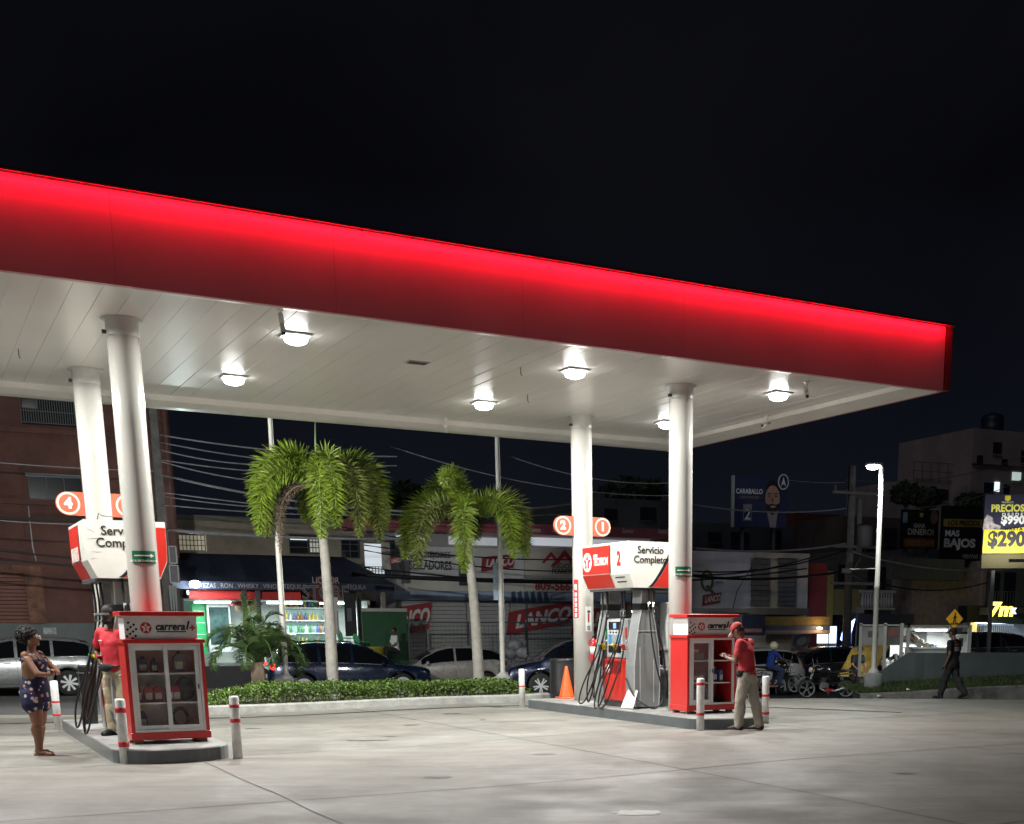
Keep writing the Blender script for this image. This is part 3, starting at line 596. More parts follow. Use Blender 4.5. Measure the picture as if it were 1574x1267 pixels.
# ---------------- fuel dispensers
HW = mat('header_white', (.86, .85, .79), .32, var=.05, coat=.4); HR = mat('header_red', (.66, .035, .025), .35, var=.05, coat=.3)
TOW = mat('tower_grey', (.27, .28, .285), .33, var=.06, coat=.25); EDG = mat('edge_trim', (.62, .62, .60), .4)
def dispenser(uc, num, label, battered):
    Z0 = .17 if battered else .17 + LIFT; t = thing('fuel_dispenser', label, 'fuel pump', W(uc, 2.78, Z0), PH, 'fuel dispensers on the islands')
    pf = [(-.49, 2.92 - Z0), (-.49, 2.58 - Z0), (-.482, 2.42 - Z0), (-.38, 2.20 - Z0), (.38, 2.20 - Z0), (.482, 2.42 - Z0), (.49, 2.58 - Z0), (.49, 2.92 - Z0)]
    h = MB().prism(pf, 0, 1.62).build('header', HW, t)
    MB().prism([(x * .8, z) for x, z in ((-.5, 2.16 - Z0), (.5, 2.16 - Z0), (.5, 2.199 - Z0), (-.5, 2.199 - Z0))], .1, 1.5).build('header_underside', DGREY, h)
    # black swoosh and red field on both end faces
    for sgn, yy in ((1, -.004), (-1, 1.624)):
        sw = [(-.13 + .48 * k / 14, 2.215 - Z0 + .70 * (k / 14) ** 1.35) for k in range(15)]
        fr = [p for p in sw if p[1] < 2.90 - Z0]
        red = [(x + .065, z) for x, z in fr if x + .065 < .475]; zt = 2.90 - Z0
        bp = fr + [(min(x + .06, .488), z) for x, z in fr[::-1]]
        MB().prism([(sgn * x, z) for x, z in bp], yy - .002, yy + .002).build('swoosh', INKB, h)
        rp_ = [(x, z) for x, z in red if x < .482]
        # right boundary follows the header outline
        poly = rp_ + [(.486, rp_[-1][1] if rp_ else 2.7 - Z0), (.486, 2.58 - Z0), (.477, 2.43 - Z0), (.376, 2.215 - Z0)]
        MB().prism([(sgn * x, z) for x, z in poly], yy - .004, yy + .001).build('red_field', HR, h)
    text('Servicio\nCompleto', .165, INKB, h, (-.05 if battered else -.08, -.004, 2.70 - Z0), bold=.0015, ly=.92, fw=.62, fh=.30)
    R_ = (math.pi / 2, 0, -math.pi / 2)
    for sg in (-1, 1):
        ro = R_ if sg < 0 else (math.pi / 2, 0, math.pi / 2); X = sg * .493
        MB().b2(X - .002, X + .002, .62, 1.58, 2.44 - Z0, 2.885 - Z0).build('side_panel_red', HR, h)
        MB().add([(sg * .4915, .62, 2.425 - Z0), (sg * .4915, 1.58, 2.425 - Z0), (sg * .3915, 1.58, 2.212 - Z0), (sg * .3915, .62, 2.212 - Z0)], [(0, 1, 2, 3)]).build('side_chamfer_red', HR, h)
        MB().b2(X - .003, X + .003, .595, .615, 2.44 - Z0, 2.885 - Z0).build('divider_line', INKB, h)
        y_l, y_t, y_n = (1.40, 1.03, .32) if sg < 0 else (.80, 1.16, .32)
        if battered and sg < 0: continue
        e = star_logo(h, (X + sg * .003, y_l, 2.64 - Z0), .155, (0, 0, -math.pi / 2 if sg < 0 else math.pi / 2), INKW, INKR, INKW)
        text('con', .08, INKW, h, (X + sg * .003, y_t + .08, 2.735 - Z0), ro, bold=.002, fw=.14, fh=.05)
        text('TECHRON', .135, INKW, h, (X + sg * .003, y_t - sg * .0 - (.10 if sg < 0 else -.10), 2.64 - Z0), ro, bold=.003, fw=.50, fh=.13)
        text(num if sg < 0 else str(int(num) - 1), .30, INKR, h, (X + sg * .002, y_n, 2.655 - Z0), ro, bold=.012, sx=.85)
        mb = MB()
        for k in range(2):
            zc = 2.37 - Z0 - k * .07; xo = .468 - k * .033
            for q_ in range(9): mb.b2(sg * (xo + .002), sg * (xo + .008), .16 + q_ * .035, .185 + q_ * .035, zc - .012, zc + .006)
        mb.build('small_print', INKB, h)
    if battered:
        mb = MB(); mb.add([], [])
        for k in range(5): y_ = .75 + .15 * k; mb.prism([(-.4985, 2.44 - Z0 + .03 * (k % 2)), (-.4985, 2.60 - Z0 - .02 * (k % 3)), (-.4965, 2.62 - Z0), (-.4965, 2.44 - Z0)], y_, y_ + .13)
        mb.build('scraped_paint', mat('bare_scrape', (.68, .60, .55), .6, var=.5, scale=10), h)
        mb = MB()
        for k in range(4):
            z = 2.80 - Z0 - .13 * k + random.uniform(-.02, .02); x0 = -.465 + .010 * max(0, k - 7) + random.uniform(0, .05)
            mb.tube([(x0, -.0015, z), (x0 + .03 + .05 * random.random(), -.002, z + random.uniform(-.02, .02)), (x0 + .07 + .12 * random.random() ** 2, -.0015, z + random.uniform(-.05, .03))], [.0008, .0018, .0006], 4)
        mb.build('scratch', mat('scratch_grey', (.66, .62, .54), .7, var=.2), h)
        MB().tube([(-.32, .02, 2.92 - Z0), (-.30, .01, 3.0 - Z0), (-.26, .0, 2.97 - Z0), (-.14, -.01, 2.96 - Z0)], .006, 5).build('loose_wire', DGREY, h)
    # bottle shaped towers
    for yy in (.12, 1.22):
        hw = [(.235, 0.03), (.25, .35), (.25, .70), (.215, 1.05), (.16, 1.38), (.118, 1.56), (.11, 2.03)]; TX = -.08
        pf2 = [(TX - x, z) for x, z in hw] + [(TX + x, z) for x, z in hw[::-1]]
        tw = MB().prism(pf2, yy, yy + .26).build('tower', TOW, t)
        for y_ in (yy - .004, yy + .264):
            mb = MB()
            for a, b in zip(hw, hw[1:]):
                for s_ in (-1, 1): bar(mb, (TX + s_ * (a[0] - .008), y_, a[1]), (TX + s_ * (b[0] - .008), y_, b[1]), .014, .008)
            mb.b2(TX - .18, TX + .18, y_ - .003, y_ + .003, 1.255, 1.27); mb.b2(TX - .14, TX - .125, y_ - .003, y_ + .003, .1, 1.0); mb.b2(TX - .22, TX - .14, y_ - .003, y_ + .003, .1, .112); mb.b2(TX + .12, TX + .135, y_ - .003, y_ + .003, .1, .8)
            mb.build('edge_moulding', EDG, tw)
        MB().b2(TX - .125, TX + .125, yy - .01, yy + .27, 1.60, 1.70).build('neck_band', BLACK, tw)
    # pump housing
    MB().b2(-.30, .30, .39, 1.21, .10, .80, .02).build('lower_housing', HR, t)
    MB().b2(-.28, .28, .40, 1.20, 0.0, .099).build('base_plate', DGREY, t)
    up = MB().b2(-.27, .27, .44, 1.16, .802, 1.46, .015).build('console', mat('console_grey', (.34, .35, .35), .4), t)
    for sg in (-1, 1):
        f0, f1 = (.58, 1.10) if sg < 0 else (.50, 1.02)
        def pn(name, y0, y1, z0, z1, m, d=0.0): return MB().b2(sg * (.272 + d), sg * (.284 + d), y0, y1, z0, z1).build(name, m, up)
        pn('bezel', f0, f1, .83, 1.44, EDG)
        pn('display', f0 + .06, f1 - .06, 1.28, 1.41, mat('display_dark', (.02, .025, .04), .15), .006)
        pn('display_digits', f0 + .20, f0 + .30, 1.30, 1.39, mat('display_lit', (.2, .3, .5), .3, var=0, emit=(.35, .5, .8), es=.5), .009)
        for k in range(4): pn('grade_button', f0 + .08 + k * .10, f0 + .13 + k * .10, 1.225, 1.25, BLACK, .006)
        pn('blue_panel', f0 + .05, f1 - .05, 1.05, 1.20, mat('panel_blue', (.06, .30, .62), .4), .006)
        pn('keypad', f0 + .17, f0 + .34, 1.06, 1.19, mat('keypad_grey', (.32, .32, .30), .5), .009)
        pn('tray_recess', f0 + .05, f1 - .05, .90, 1.02, BLACK, .006)
        pn('badge_panel', .60, 1.05, .58, .76, mat('badge_dark_red', (.25, .015, .015), .4), .03)
        star_logo(t, (sg * .318, 1.04 if sg < 0 else .56, .64), .075, (0, 0, -math.pi / 2 if sg < 0 else math.pi / 2), INKW, INKR, INKW)
        pn('grade_tag', 1.115, 1.155, 1.15, 1.30, GREEN, .0); pn('grade_tag', .445, .50, 1.15, 1.32, mat('tag_red', (.6, .05, .05), .4), .0)
        # nozzles resting in their holsters
        for yy, c in ((1.20, GREEN), (1.10, YEL), (.70, YEL), (.42, mat('nozzle_red', (.6, .05, .06), .4))):
            x = sg * .36
            nzl = MB().tube([(x + sg * .08, yy - .05, 1.04), (x, yy, 1.02), (x - sg * .02, yy, .95)], [.022, .04, .03], 10).build('nozzle', c, t)
            MB().tube([(x - sg * .02, yy + .01, 1.03), (x - sg * .07, yy + .02, 1.10), (x - sg * .12, yy + .02, 1.09)], [.012, .011, .010], 8).build('spout', CHROME, nzl)
            MB().tube([(x + sg * .06, yy - .04, 1.0), (x + sg * .06, yy - .03, .93), (x - sg * .01, yy, .91)], .006, 6).build('trigger_guard', BLACK, nzl)
        # hoses: drop from the header, loop to the ground, back up to a nozzle
        hs = [((-.30, 1.25), (-.58, 1.28, .03), (-.36, 1.20)), ((-.33, 1.05), (-.66, 1.45, .00), (-.36, 1.10)), ((-.28, .62), (-.60, 1.00, -.05), (-.36, .70)), ((-.30, .50), (-.63, .80, -.04), (-.36, .42)), ((-.27, 1.12), (-.55, 1.12, .10), (-.36, 1.10))]
        for (hx, hy), (bx, by, bz), (nx, ny) in hs:
            P = [Vector((-sg * hx, hy, 2.04)), Vector((-sg * (hx + .01), hy, 1.55)), Vector((-sg * (hx - .12), hy + .0, 1.0)), Vector((-sg * (bx + .02), (hy + by) / 2 + .05, .40)), Vector((-sg * bx, by, bz + .06)), Vector((-sg * (bx + .03), (by + ny) / 2, bz + .10)), Vector((-sg * (bx + .12), ny + .02, .45)), Vector((-sg * (nx - .03), ny, .80)), Vector((-sg * nx, ny, .95))]
            cv = []
            for i in range(len(P) - 1):
                p0, p1, p2, p3 = P[max(i - 1, 0)], P[i], P[i + 1], P[min(i + 2, len(P) - 1)]
                for j in range(6):
                    u_ = j / 6; cv.append(.5 * ((2 * p1) + (-p0 + p2) * u_ + (2 * p0 - 5 * p1 + 4 * p2 - p3) * u_ ** 2 + (-p0 + 3 * p1 - 3 * p2 + p3) * u_ ** 3))
            cv.append(P[-1]); MB().tube(cv, .0135, 8).build('hose', RUBBER, t)
            MB().cyl(P[1] + Vector((0, 0, .05)), P[1] - Vector((0, 0, .06)), .022, n=10).build('hose_coupling', STEEL, t)
    # hoses hanging down the front of the near tower
    for x, b_ in ((.0, -.18), (.08, .30)):
        x -= .08; P = [(x, .08, 2.03), (x + .02, .03, 1.3), (x + .10, -.02, .7), (x + .20, -.07, .22), (x + .05, -.12, .03), (-.20, -.11, .05), (-.34, .10, .22), (-.36, .34, .5)] if b_ < 0 else [(x, .08, 2.03), (x + .05, .02, 1.4), (x + .16, 0, .9), (x + .27, .10, .55), (.36, .3, .8)]
        P = [Vector(p) for p in P]; cv = []
        for i in range(len(P) - 1):
            p0, p1, p2, p3 = P[max(i - 1, 0)], P[i], P[i + 1], P[min(i + 2, len(P) - 1)]
            for j in range(6):
                u_ = j / 6; cv.append(.5 * ((2 * p1) + (-p0 + p2) * u_ + (2 * p0 - 5 * p1 + 4 * p2 - p3) * u_ ** 2 + (-p0 + 3 * p1 - 3 * p2 + p3) * u_ ** 3))
        cv.append(P[-1]); MB().tube(cv, .0135, 8).build('hose', RUBBER, t)
        MB().cyl((x, .06, 1.72), (x, .05, 1.58), .022, n=10).build('hose_coupling', STEEL, t)
    if not battered:
        MB().add([(-.45, .36, .02), (-.305, .30, .38), (-.29, .06, .30), (-.43, -.02, .02)], [(0, 1, 2, 3)]).build('paper_notice', INKW, t)
    return t
dispenser(-11.38, '4', 'fuel pump with scraped dented header, mostly hidden behind the front left column', True)
dispenser(-3.42, '2', 'fuel pump with clean white and red header numbered two and grey towers', False)

# ---------------- number signs on the rear columns
SGR = mat('sign_orange_red', (.70, .13, .07), .4, var=.04)
def numsign(cu, cv, side, num, label):
    t = thing('pump_number_sign', label, 'sign', W(cu, cv, 3.34), PH, 'round ended pump number signs on the rear columns')
    x0 = side * .18; xc = side * .40; r = .165; pts = [(x0, -r), (x0, r)]
    for k in range(17): a = math.pi / 2 - math.pi * k / 16; pts.append((xc + side * r * math.cos(a), r * math.sin(a)))
    MB().prism(pts, -.03, .03).build('plate', SGR, t)
    def ring(ro, ri, m, nm, yy):
        mb = MB(); n = 36; vs = []; fs = []
        for k in range(n):
            a = 2 * math.pi * k / n
            for rr in (ro, ri): vs.append((xc + rr * math.cos(a), yy, rr * math.sin(a)))
        for k in range(n): j = (k + 1) % n; fs.append((2 * k, 2 * j, 2 * j + 1, 2 * k + 1))
        mb.add(vs, fs).build(nm, m, t)
    ring(.158, .128, mat('sign_cream', (.80, .72, .62), .4, var=0), 'ring', -.032)
    text(num, .20, INKW, t, (xc, -.034, 0), bold=.012)
numsign(-11.31, 5.60, -1, '4', 'round ended orange sign with number four on the rear left column')
numsign(-11.31, 5.60, 1, '3', 'round ended orange sign partly hidden behind the front left column')
numsign(-3.30, 5.52, -1, '2', 'round ended orange sign with number two on the rear right column')
numsign(-3.30, 5.52, 1, '1', 'round ended orange sign with number one on the rear right column')
def arrowsign(cu, cv, dx, label):
    t = thing('exit_arrow_sign', label, 'sign', W(cu + dx, cv - .190, 2.43), PH + dx * 2.5, 'green exit route signs on the front columns')
    mb = MB(); n = 10; vs = []; fs = []
    for k in range(n + 1):
        a = -.75 + 1.5 * k / n
        for z in (-.075, .075): vs.append((.20 * math.sin(a), .195 - .20 * math.cos(a), z))
    for k in range(n): fs.append((2 * k, 2 * k + 2, 2 * k + 3, 2 * k + 1))
    mb.add(vs, fs, True).build('plate', mat('sign_green', (.01, .16, .075), .4, var=.05), t)
    mb = MB(); vs = []; fs = []
    for k in range(9):
        a = -.6 + 1.05 * k / 8
        for z in (.012, .026): vs.append((.203 * math.sin(a), .195 - .203 * math.cos(a), z))
    for k in range(8): fs.append((2 * k, 2 * k + 2, 2 * k + 3, 2 * k + 1))
    k0 = len(vs); a = .45
    for aa, z in ((a - .12, .046), (a + .16, .019), (a - .12, -.008), (a - .05, .019)): vs.append((.203 * math.sin(aa), .195 - .203 * math.cos(aa), z))
    fs += [(k0, k0 + 1, k0 + 3), (k0 + 3, k0 + 1, k0 + 2)]
    mb.add(vs, fs).build('arrow', INKW, t)
    o = text('RUTA DE EVACUACION', .034, INKW, t, (0, -.007, -.045), bold=.0006, depth=.0005)
    for v in o.data.vertices: a = v.co.x / .204; v.co.x = .204 * math.sin(a); v.co.z -= .195 * (1 - math.cos(a)) * 1.0
arrowsign(-11.31, 2.12, .0, 'green exit route arrow sign on the front left column')
arrowsign(-3.30, 2.20, -.04, 'green exit route arrow sign on the front right column')
# decal strip, poster and extinguisher on the rear right column
def curved(name, cu, cv, a0, a1, z0, z1, m, parent=None, rr=.1875, loc0=None):
    mb = MB(); n = 8; vs = []; fs = []
    for k in range(n + 1):
        a = a0 + (a1 - a0) * k / n
        for z in (z0, z1): vs.append((rr * math.sin(a), -rr * math.cos(a), z))
    for k in range(n): fs.append((2 * k, 2 * k + 2, 2 * k + 3, 2 * k + 1))
    return mb.add(vs, fs, True).build(name, m, parent)
t = thing('safety_decal', 'narrow red strip of white safety symbols on the rear right column', 'decal', W(-3.30, 5.52, 0), PH)
curved('backing', 0, 0, -1.62, -.95, 1.74, 2.41, mat('decal_red', (.66, .04, .05), .4), t)
for i, z in enumerate((2.28, 2.15, 2.06, 1.97, 1.88, 1.79)):
    curved('symbol', 0, 0, -1.42, -1.13, z - (.05 if i == 0 else .032), z + (.05 if i == 0 else .032), INKW, t, .189)
t = thing('extinguisher_poster', 'white poster picturing a red extinguisher on the rear right column', 'poster', W(-3.30, 5.52, 0), PH)
curved('sheet', 0, 0, -.28, .42, 1.50, 1.94, WHITE, t)
curved('cylinder_picture', 0, 0, -.04, .14, 1.66, 1.82, mat('poster_red', (.40, .02, .03), .5), t, .189); curved('nozzle_picture', 0, 0, -.10, .24, 1.83, 1.87, mat('poster_dark', (.10, .02, .02), .5), t, .189)
curved('text_block', 0, 0, -.12, .26, 1.52, 1.60, mat('poster_grey', (.45, .45, .45), .5, var=.5, scale=60), t, .189)
t = thing('fire_extinguisher', 'red fire extinguisher hung on the rear right column', 'fire extinguisher', W(-3.23, 5.24, .93), PH)
MB().lathe([(.02, 0), (.07, .005), (.078, .03), (.078, .36), (.06, .41), (.025, .44), (.022, .46)], n=24).build('cylinder', mat('extinguisher_red', (.62, .02, .03), .25, coat=.5), t)
MB().lathe([(.0795, .17), (.0795, .30)], n=24).build('label_band', WHITE, t)
mb = MB(); mb.box((0, -.01, .475), (.05, .09, .03)); mb.tube([(0, -.05, .49), (0, -.11, .53)], .008, 6); mb.tube([(0, -.05, .47), (0, -.10, .46)], .008, 6); mb.build('valve_handle', BLACK, t)
MB().tube([(.03, 0, .47), (.09, -.01, .40), (.10, -.02, .22), (.08, -.03, .12)], .010, 8).build('discharge_hose', RUBBER, t)

# ---------------- loose things on the right island
t = thing('traffic_cone', 'orange traffic cone at the back of the right pump island', 'traffic cone', W(-3.28, 6.28, .17 + LIFT), .4)
CON = mat('cone_orange', (.85, .12, .02), .45, var=.08)
MB().lathe([(.145, .02), (.14, .04), (.028, .58), (.02, .60), (.005, .60)], n=28).build('cone', CON, t); MB().box((0, 0, .012), (.36, .36, .024), 0, .01).build('foot_plate', CON, t)
t = thing('waste_drum', 'dark plastic drum between the orange cone and the rear right column', 'drum', W(-3.0, 6.95, .0), 0)
MB().lathe([(.25, 0), (.265, .02), (.27, .3), (.275, .32), (.27, .34), (.27, .86), (.255, .93), (.262, .95), (.24, .98), (.01, .98)], n=28).build('drum_body', mat('drum_black', (.022, .022, .024), .35, var=.2), t)
t = thing('litter_bin', 'grey round litter bin with dark lid beside the pump', 'litter bin', W(-2.83, 3.5, .17 + LIFT), 0)
MB().lathe([(.14, 0), (.155, .01), (.175, .50), (.18, .50)], n=26).build('bin_body', mat('bin_grey', (.20, .24, .22), .45, var=.15), t)
MB().lathe([(.195, .49), (.20, .54), (.19, .60), (.17, .63), (.10, .65), (.01, .65)], n=26).build('lid', mat('bin_lid', (.10, .11, .12), .4), t)
mb = MB(); [mb.ell((.08 * math.cos(k * 2.4), .08 * math.sin(k * 2.4), .66), (.05, .04, .03), 8, 6) for k in range(5)]; mb.build('liner', mat('liner_grey', (.4, .42, .45), .3), t)
t = thing('utility_box', 'white metal utility box on a post behind the front right column', 'utility box', W(-2.95, 3.0, .17 + LIFT), PH)
MB().b2(-.17, .20, -.10, .12, .95, 1.72, .01).build('upper_box', mat('box_white', (.80, .80, .79), .35), t)
MB().b2(-.13, .16, -.08, .10, .66, .949, .008).build('lower_box', mat('box_cream', (.60, .59, .52), .4), t)
MB().cyl((.02, .02, 0), (.02, .02, .66), .03, n=12).build('post', GREY, t)
t = thing('squeegee_bin', 'dark square bin with steel rim beside the left pump', 'bin', W(-11.72, 5.35, .17), PH)
MB().prism([(-.09, 0), (.09, 0), (.11, .74), (-.11, .74)], -.10, .12).build('bin_body', BLACK, t); MB().b2(-.12, .12, -.11, .13, .741, .76).build('rim', STEEL, t)
MB().b2(-.105, .105, -.10, .11, .761, .86, .02).build('hood', BLACK, t)
t = thing('meter_box', 'small cream box on the front left column behind the cabinet', 'box', W(-11.55, 2.0, 1.25), PH)
MB().b2(-.06, .06, -.05, .05, 0, .42, .006).build('casing', mat('box_cream', (.60, .59, .52), .4), t)
q = onz(336, 1086); t = thing('marker_post', 'short yellow marker post at the left end of the planter kerb', 'post', (q.x, q.y + .1, 0))
MB().lathe([(.045, 0), (.045, .30), (.035, .33), (.005, .34)], n=16).build('post', YEL, t)
# ================================================================== PLANTS
LEAFO = mat('frond_olive', (.15, .18, .04), .5, var=.4, scale=3.0); LEAFY = mat('frond_green', (.19, .27, .03), .45, var=.35, scale=2.2); LEAFD = mat('areca_green', (.045, .085, .02), .45, var=.3, scale=2.0)
DEAD = mat('dead_frond', (.16, .11, .075), .8, var=.3); TRUNK = mat('palm_trunk', (.30, .28, .25), .8, var=.2, scale=6, bump=.5, bscale=14)
SHAFT = mat('crownshaft', (.10, .17, .05), .45, var=.2)
def rach(base, az, el, ln, droop, n=40):
    p = Vector(base); d = Vector((math.cos(az) * math.cos(el), math.sin(az) * math.cos(el), math.sin(el))); pts = [p.copy()]
    for i in range(n):
        t = i / n; d = (d + Vector((0, 0, -droop * (.25 + 1.2 * t) / n * 2.4))).normalized(); p = p + d * (ln / n); pts.append(p.copy())
    return pts
def frond(parent, base, az, el, ln, droop, m, bushy=True, ll=.34, wid=.030, dens=9, seed=0, flat=.0):
    R = random.Random(seed); pts = rach(base, az, el, ln, droop); mb = MB(); n = len(pts) - 1
    mb.tube(pts, [.022 * (1 - .85 * i / n) + .003 for i in range(n + 1)], 5)
    for i in range(int(n * .12), n):
        t = i / n; a, b, d = frame(pts[i + 1] - pts[i])
        L_ = ll * (math.sin(math.pi * min(1, (t * .86 + .12))) ** .55) * (.85 if t > .85 else 1)
        for k in range(dens):
            if bushy: ro = 2 * math.pi * (k / dens) + R.uniform(-.35, .35)
            else: ro = (0 if k % 2 else math.pi) + R.uniform(-.25, .25) + (.35 if k % 2 else -.35)
            o = a * math.cos(ro) + b * math.sin(ro); q = pts[i].lerp(pts[i + 1], R.random())
            dr = (o * (1.0 if bushy else .80) + d * R.uniform(.30, .60)).normalized(); l = L_ * R.uniform(.8, 1.08)
            mid = q + dr * l * .55; tip = q + dr * l + Vector((0, 0, -.22 * l * (1.0 if not bushy else .5)))
            s_ = dr.cross(d if bushy else Vector((0, 0, 1))).normalized() if k % 2 else d.cross(o).normalized()
            s_ = (d * .7 + s_ * .7).normalized() * wid * .5
            if s_.length < 1e-5: s_ = a * wid * .5
            mb.add([q - s_ * .4, q + s_ * .4, mid + s_, tip, mid - s_], [(0, 1, 2, 4), (4, 2, 3)])
    return mb.build('frond', m, parent, fixn=False)
def palm(label, base, top, r0, r1, fronds, grp='foxtail palms in the planter', kl=1.0, kd=1.0):
    b = Vector(base); tp = Vector(top) - b
    t = thing('foxtail_palm', label, 'palm tree', b, 0, grp)
    n = 40; pts = []; rs = []
    for i in range(n + 1):
        u = i / n; p = tp * u; p.x += .05 * math.sin(u * 2.6) ; pts.append(p); rs.append((r0 + (r1 - r0) * u) * (1 + .035 * (i % 2)) * (1.2 if i == 0 else 1))
    off = pts[-1] - tp
    MB().tube(pts, rs, 14).build('trunk', TRUNK, t)
    d = Vector((0, 0, 1)); cs = [tp + off * 1 + d * (.14 * k) for k in range(5)]
    MB().tube([c for c in cs], [r1 * 1.05, r1 * 1.25, r1 * 1.1, r1 * .8, r1 * .35], 12).build('crownshaft', SHAFT, t)
    c0 = tp + off + Vector((0, 0, .42))
    for i, (az, el, ln, dr, kind) in enumerate(fronds):
        frond(t, c0 + Vector((.04 * math.cos(rad(az)), .04 * math.sin(rad(az)), -.05 * (i % 3))), rad(az), rad(el * .94), ln * 1.16 * kl, dr * 1.04 * kd, DEAD if kind else (LEAFO if i % 3 == 2 else LEAFY), True, (.17 if kind else .39), (.010 if kind else .025), 16, seed=i * 7 + int(abs(b.x) * 10))
    return t
# azimuth 180 = towards picture left, 270 = towards the camera
p1b = ony(512, 1060, 27.2); p1t = ony(490, 775, 27.2)
palm('taller foxtail palm whose left fronds are lit bright yellow green', (p1b.x, p1b.y, 0.1), p1t, .135, .085,
     [(190, 66, 2.35, 2.3, 0), (205, 78, 1.7, 2.2, 0), (172, 52, 2.2, 2.3, 0), (215, 42, 2.25, 2.0, 0), (300, 70, 2.5, 3.0, 0), (325, 62, 2.4, 2.8, 0), (285, 50, 2.2, 2.8, 0), (8, 66, 2.55, 2.6, 0), (352, 50, 2.35, 2.3, 0), (40, 66, 2.3, 2.5, 0), (120, 62, 2.1, 2.2, 0), (216, 18, 1.9, 2.3, 1)], kl=.88, kd=1.3)
p2b = ony(737, 1058, 28.6); p2t = ony(716, 825, 28.6)
palm('shorter foxtail palm with one stub shoot on top, right of the planter', (p2b.x, p2b.y, 0.1), p2t, .130, .085,
     [(182, 52, 1.95, 2.3, 0), (205, 42, 2.0, 2.1, 0), (226, 45, 2.1, 2.5, 0), (275, 40, 2.1, 2.9, 0), (330, 55, 2.05, 2.8, 0), (352, 62, 2.0, 2.4, 0), (5, 45, 1.9, 2.3, 0), (250, 80, 1.4, 1.5, 0), (90, 50, 1.9, 1.5, 0), (140, 70, 1.7, 1.6, 0)], kl=.95, kd=1.0)
for c in list(bpy.data.objects):
    if c.name.startswith('foxtail_palm') and c.location.x > -5:
        q = Vector(p2t) - c.location; MB().tube([q + Vector((.05, 0, .3)), q + Vector((.12, 0, .75)), q + Vector((.22, 0, .98)), q + Vector((.30, 0, 1.02))], [.03, .05, .06, .01], 8).build('shoot', LEAFY, c)
    if c.name == 'foxtail_palm':
        q = Vector(p1t) - c.location; MB().tube([q + Vector((0, 0, .3)), q + Vector((.0, 0, 1.2)), q + Vector((.04, 0, 2.0))], [.03, .02, .006], 8).build('shoot', SHAFT, c)
pb = ony(398, 1062, 26.6)
t = thing('areca_palm', 'low dark green palm with arching feathery fronds at the left end of the planter', 'palm', (pb.x, pb.y, .1))
MB().tube([(0, 0, 0), (.01, 0, .4), (0, 0, .74)], [.17, .15, .13], 12).build('trunk', mat('areca_trunk', (.14, .10, .07), .9, var=.3, bump=.8, bscale=12), t)
for i in range(17):
    az = rad(i * 137.5 + 10); el = rad(86 - 44 * (i / 20) + 6 * math.sin(i))
    frond(t, (.05 * math.cos(az), .05 * math.sin(az), .74), az, el, 1.30 + .2 * math.sin(i * 2.1), 1.9, LEAFD, False, .34, .018, 6, seed=i)
# hedge: leaves over a woody mass
HG = thing('hedge', 'low clipped green hedge filling the planter behind the kerb', 'hedge', (HA.x, HA.y, .12), math.atan2(hd.y, hd.x))
LH = (HB - HA).length + .4
tw = MB(); R = random.Random(3)
for i in range(500):
    x = R.uniform(.0, LH); y = R.uniform(.2, 1.9); tw.tube([(x, y, 0), (x + R.uniform(-.08, .08), y + R.uniform(-.08, .08), R.uniform(.15, .32))], .006, 4, False)
tw.build('twigs', mat('twig_brown', (.06, .045, .03), .9), HG)
lf = MB()
for i in range(21000):
    x = R.uniform(-.15, LH); y = R.uniform(.12, 1.9); top = .36 + .05 * noise.noise(Vector((x * 1.3, y * 1.3, 0))) + .03 * noise.noise(Vector((x * 5, y * 5, 2)))
    if x < .9: top *= .55 + .5 * x
    e = min(1, (y - .05) / .22) * min(1, (x + .2) / .3) * min(1, (LH + .05 - x) / .3); top *= .45 + .55 * e
    z = top * (1 - .55 * R.random() ** 2.2) if y > .4 else top * R.uniform(.15, 1)
    a = R.uniform(0, 6.28); tl = R.uniform(-.9, .9); l = R.uniform(.03, .06); d = Vector((math.cos(a) * math.cos(tl), math.sin(a) * math.cos(tl), math.sin(tl))); s_ = d.cross(Vector((R.uniform(-1, 1), R.uniform(-1, 1), 1))).normalized() * l * .33; c = Vector((x, y, z))
    lf.add([c, c + d * l * .5 + s_, c + d * l, c + d * l * .5 - s_], [(0, 1, 2, 3)])
lf.build('leaves', mat('hedge_leaf', (.10, .17, .03), .4, var=.5, scale=3.0), HG, fixn=False)

# ================================================================== FLAGPOLES, LAMP POST
POLEM = mat('pole_paint', (.52, .51, .47), .4, var=.1)
def flagpole(px0, py0, px1, py1, Y, label, rust=False):
    b = ony(px0, py0, Y); tp = ony(px1, py1, Y); hgt = 7.4
    t = thing('flagpole', label, 'flagpole', (b.x, b.y, .1), 0, 'white flagpoles in the planter')
    MB().b2(-.21, .21, -.21, .21, 0, b.z - .1, .02).build('pedestal', KM, t)
    z = b.z - .1
    MB().lathe([(.17, z), (.16, z + .015), (.075, z + .10), (.06, z + .13), (.06, z + 1.0), (.05, 4.0), (.035, hgt), (.02, hgt + .02)], n=20).build('pole', POLEM, t)
    MB().tube([(.075, -.02, z + .9), (.07, -.03, 3), (.05, -.02, hgt)], .004, 4).build('halyard', WHITE, t)
    return t
flagpole(440, 1043, 414, 660, 27.6, 'white flagpole rising through the taller palm')
fp = flagpole(773, 1040, 757, 680, 30.2, 'white flagpole with small grey banner beside the shorter palm')
MB().b2(-.17, -.06, -.008, .0, 2.1, 2.95).build('banner', mat('banner_grey', (.25, .32, .42), .6, var=.4, scale=4), fp)
b = ony(1343, 1036, 33.4)
LP_ = thing('street_lamp', 'tall white lamp post with a glowing head beside the grey wall', 'street lamp', (b.x, b.y, G(b.x, b.y) - .1), 0)
z = b.z - LP_.location.z
MB().lathe([(.25, 0), (.25, z), (.2, z + .02)], n=22).build('pedestal', mat('pedestal_grey', (.20, .22, .22), .8, var=.2), LP_)
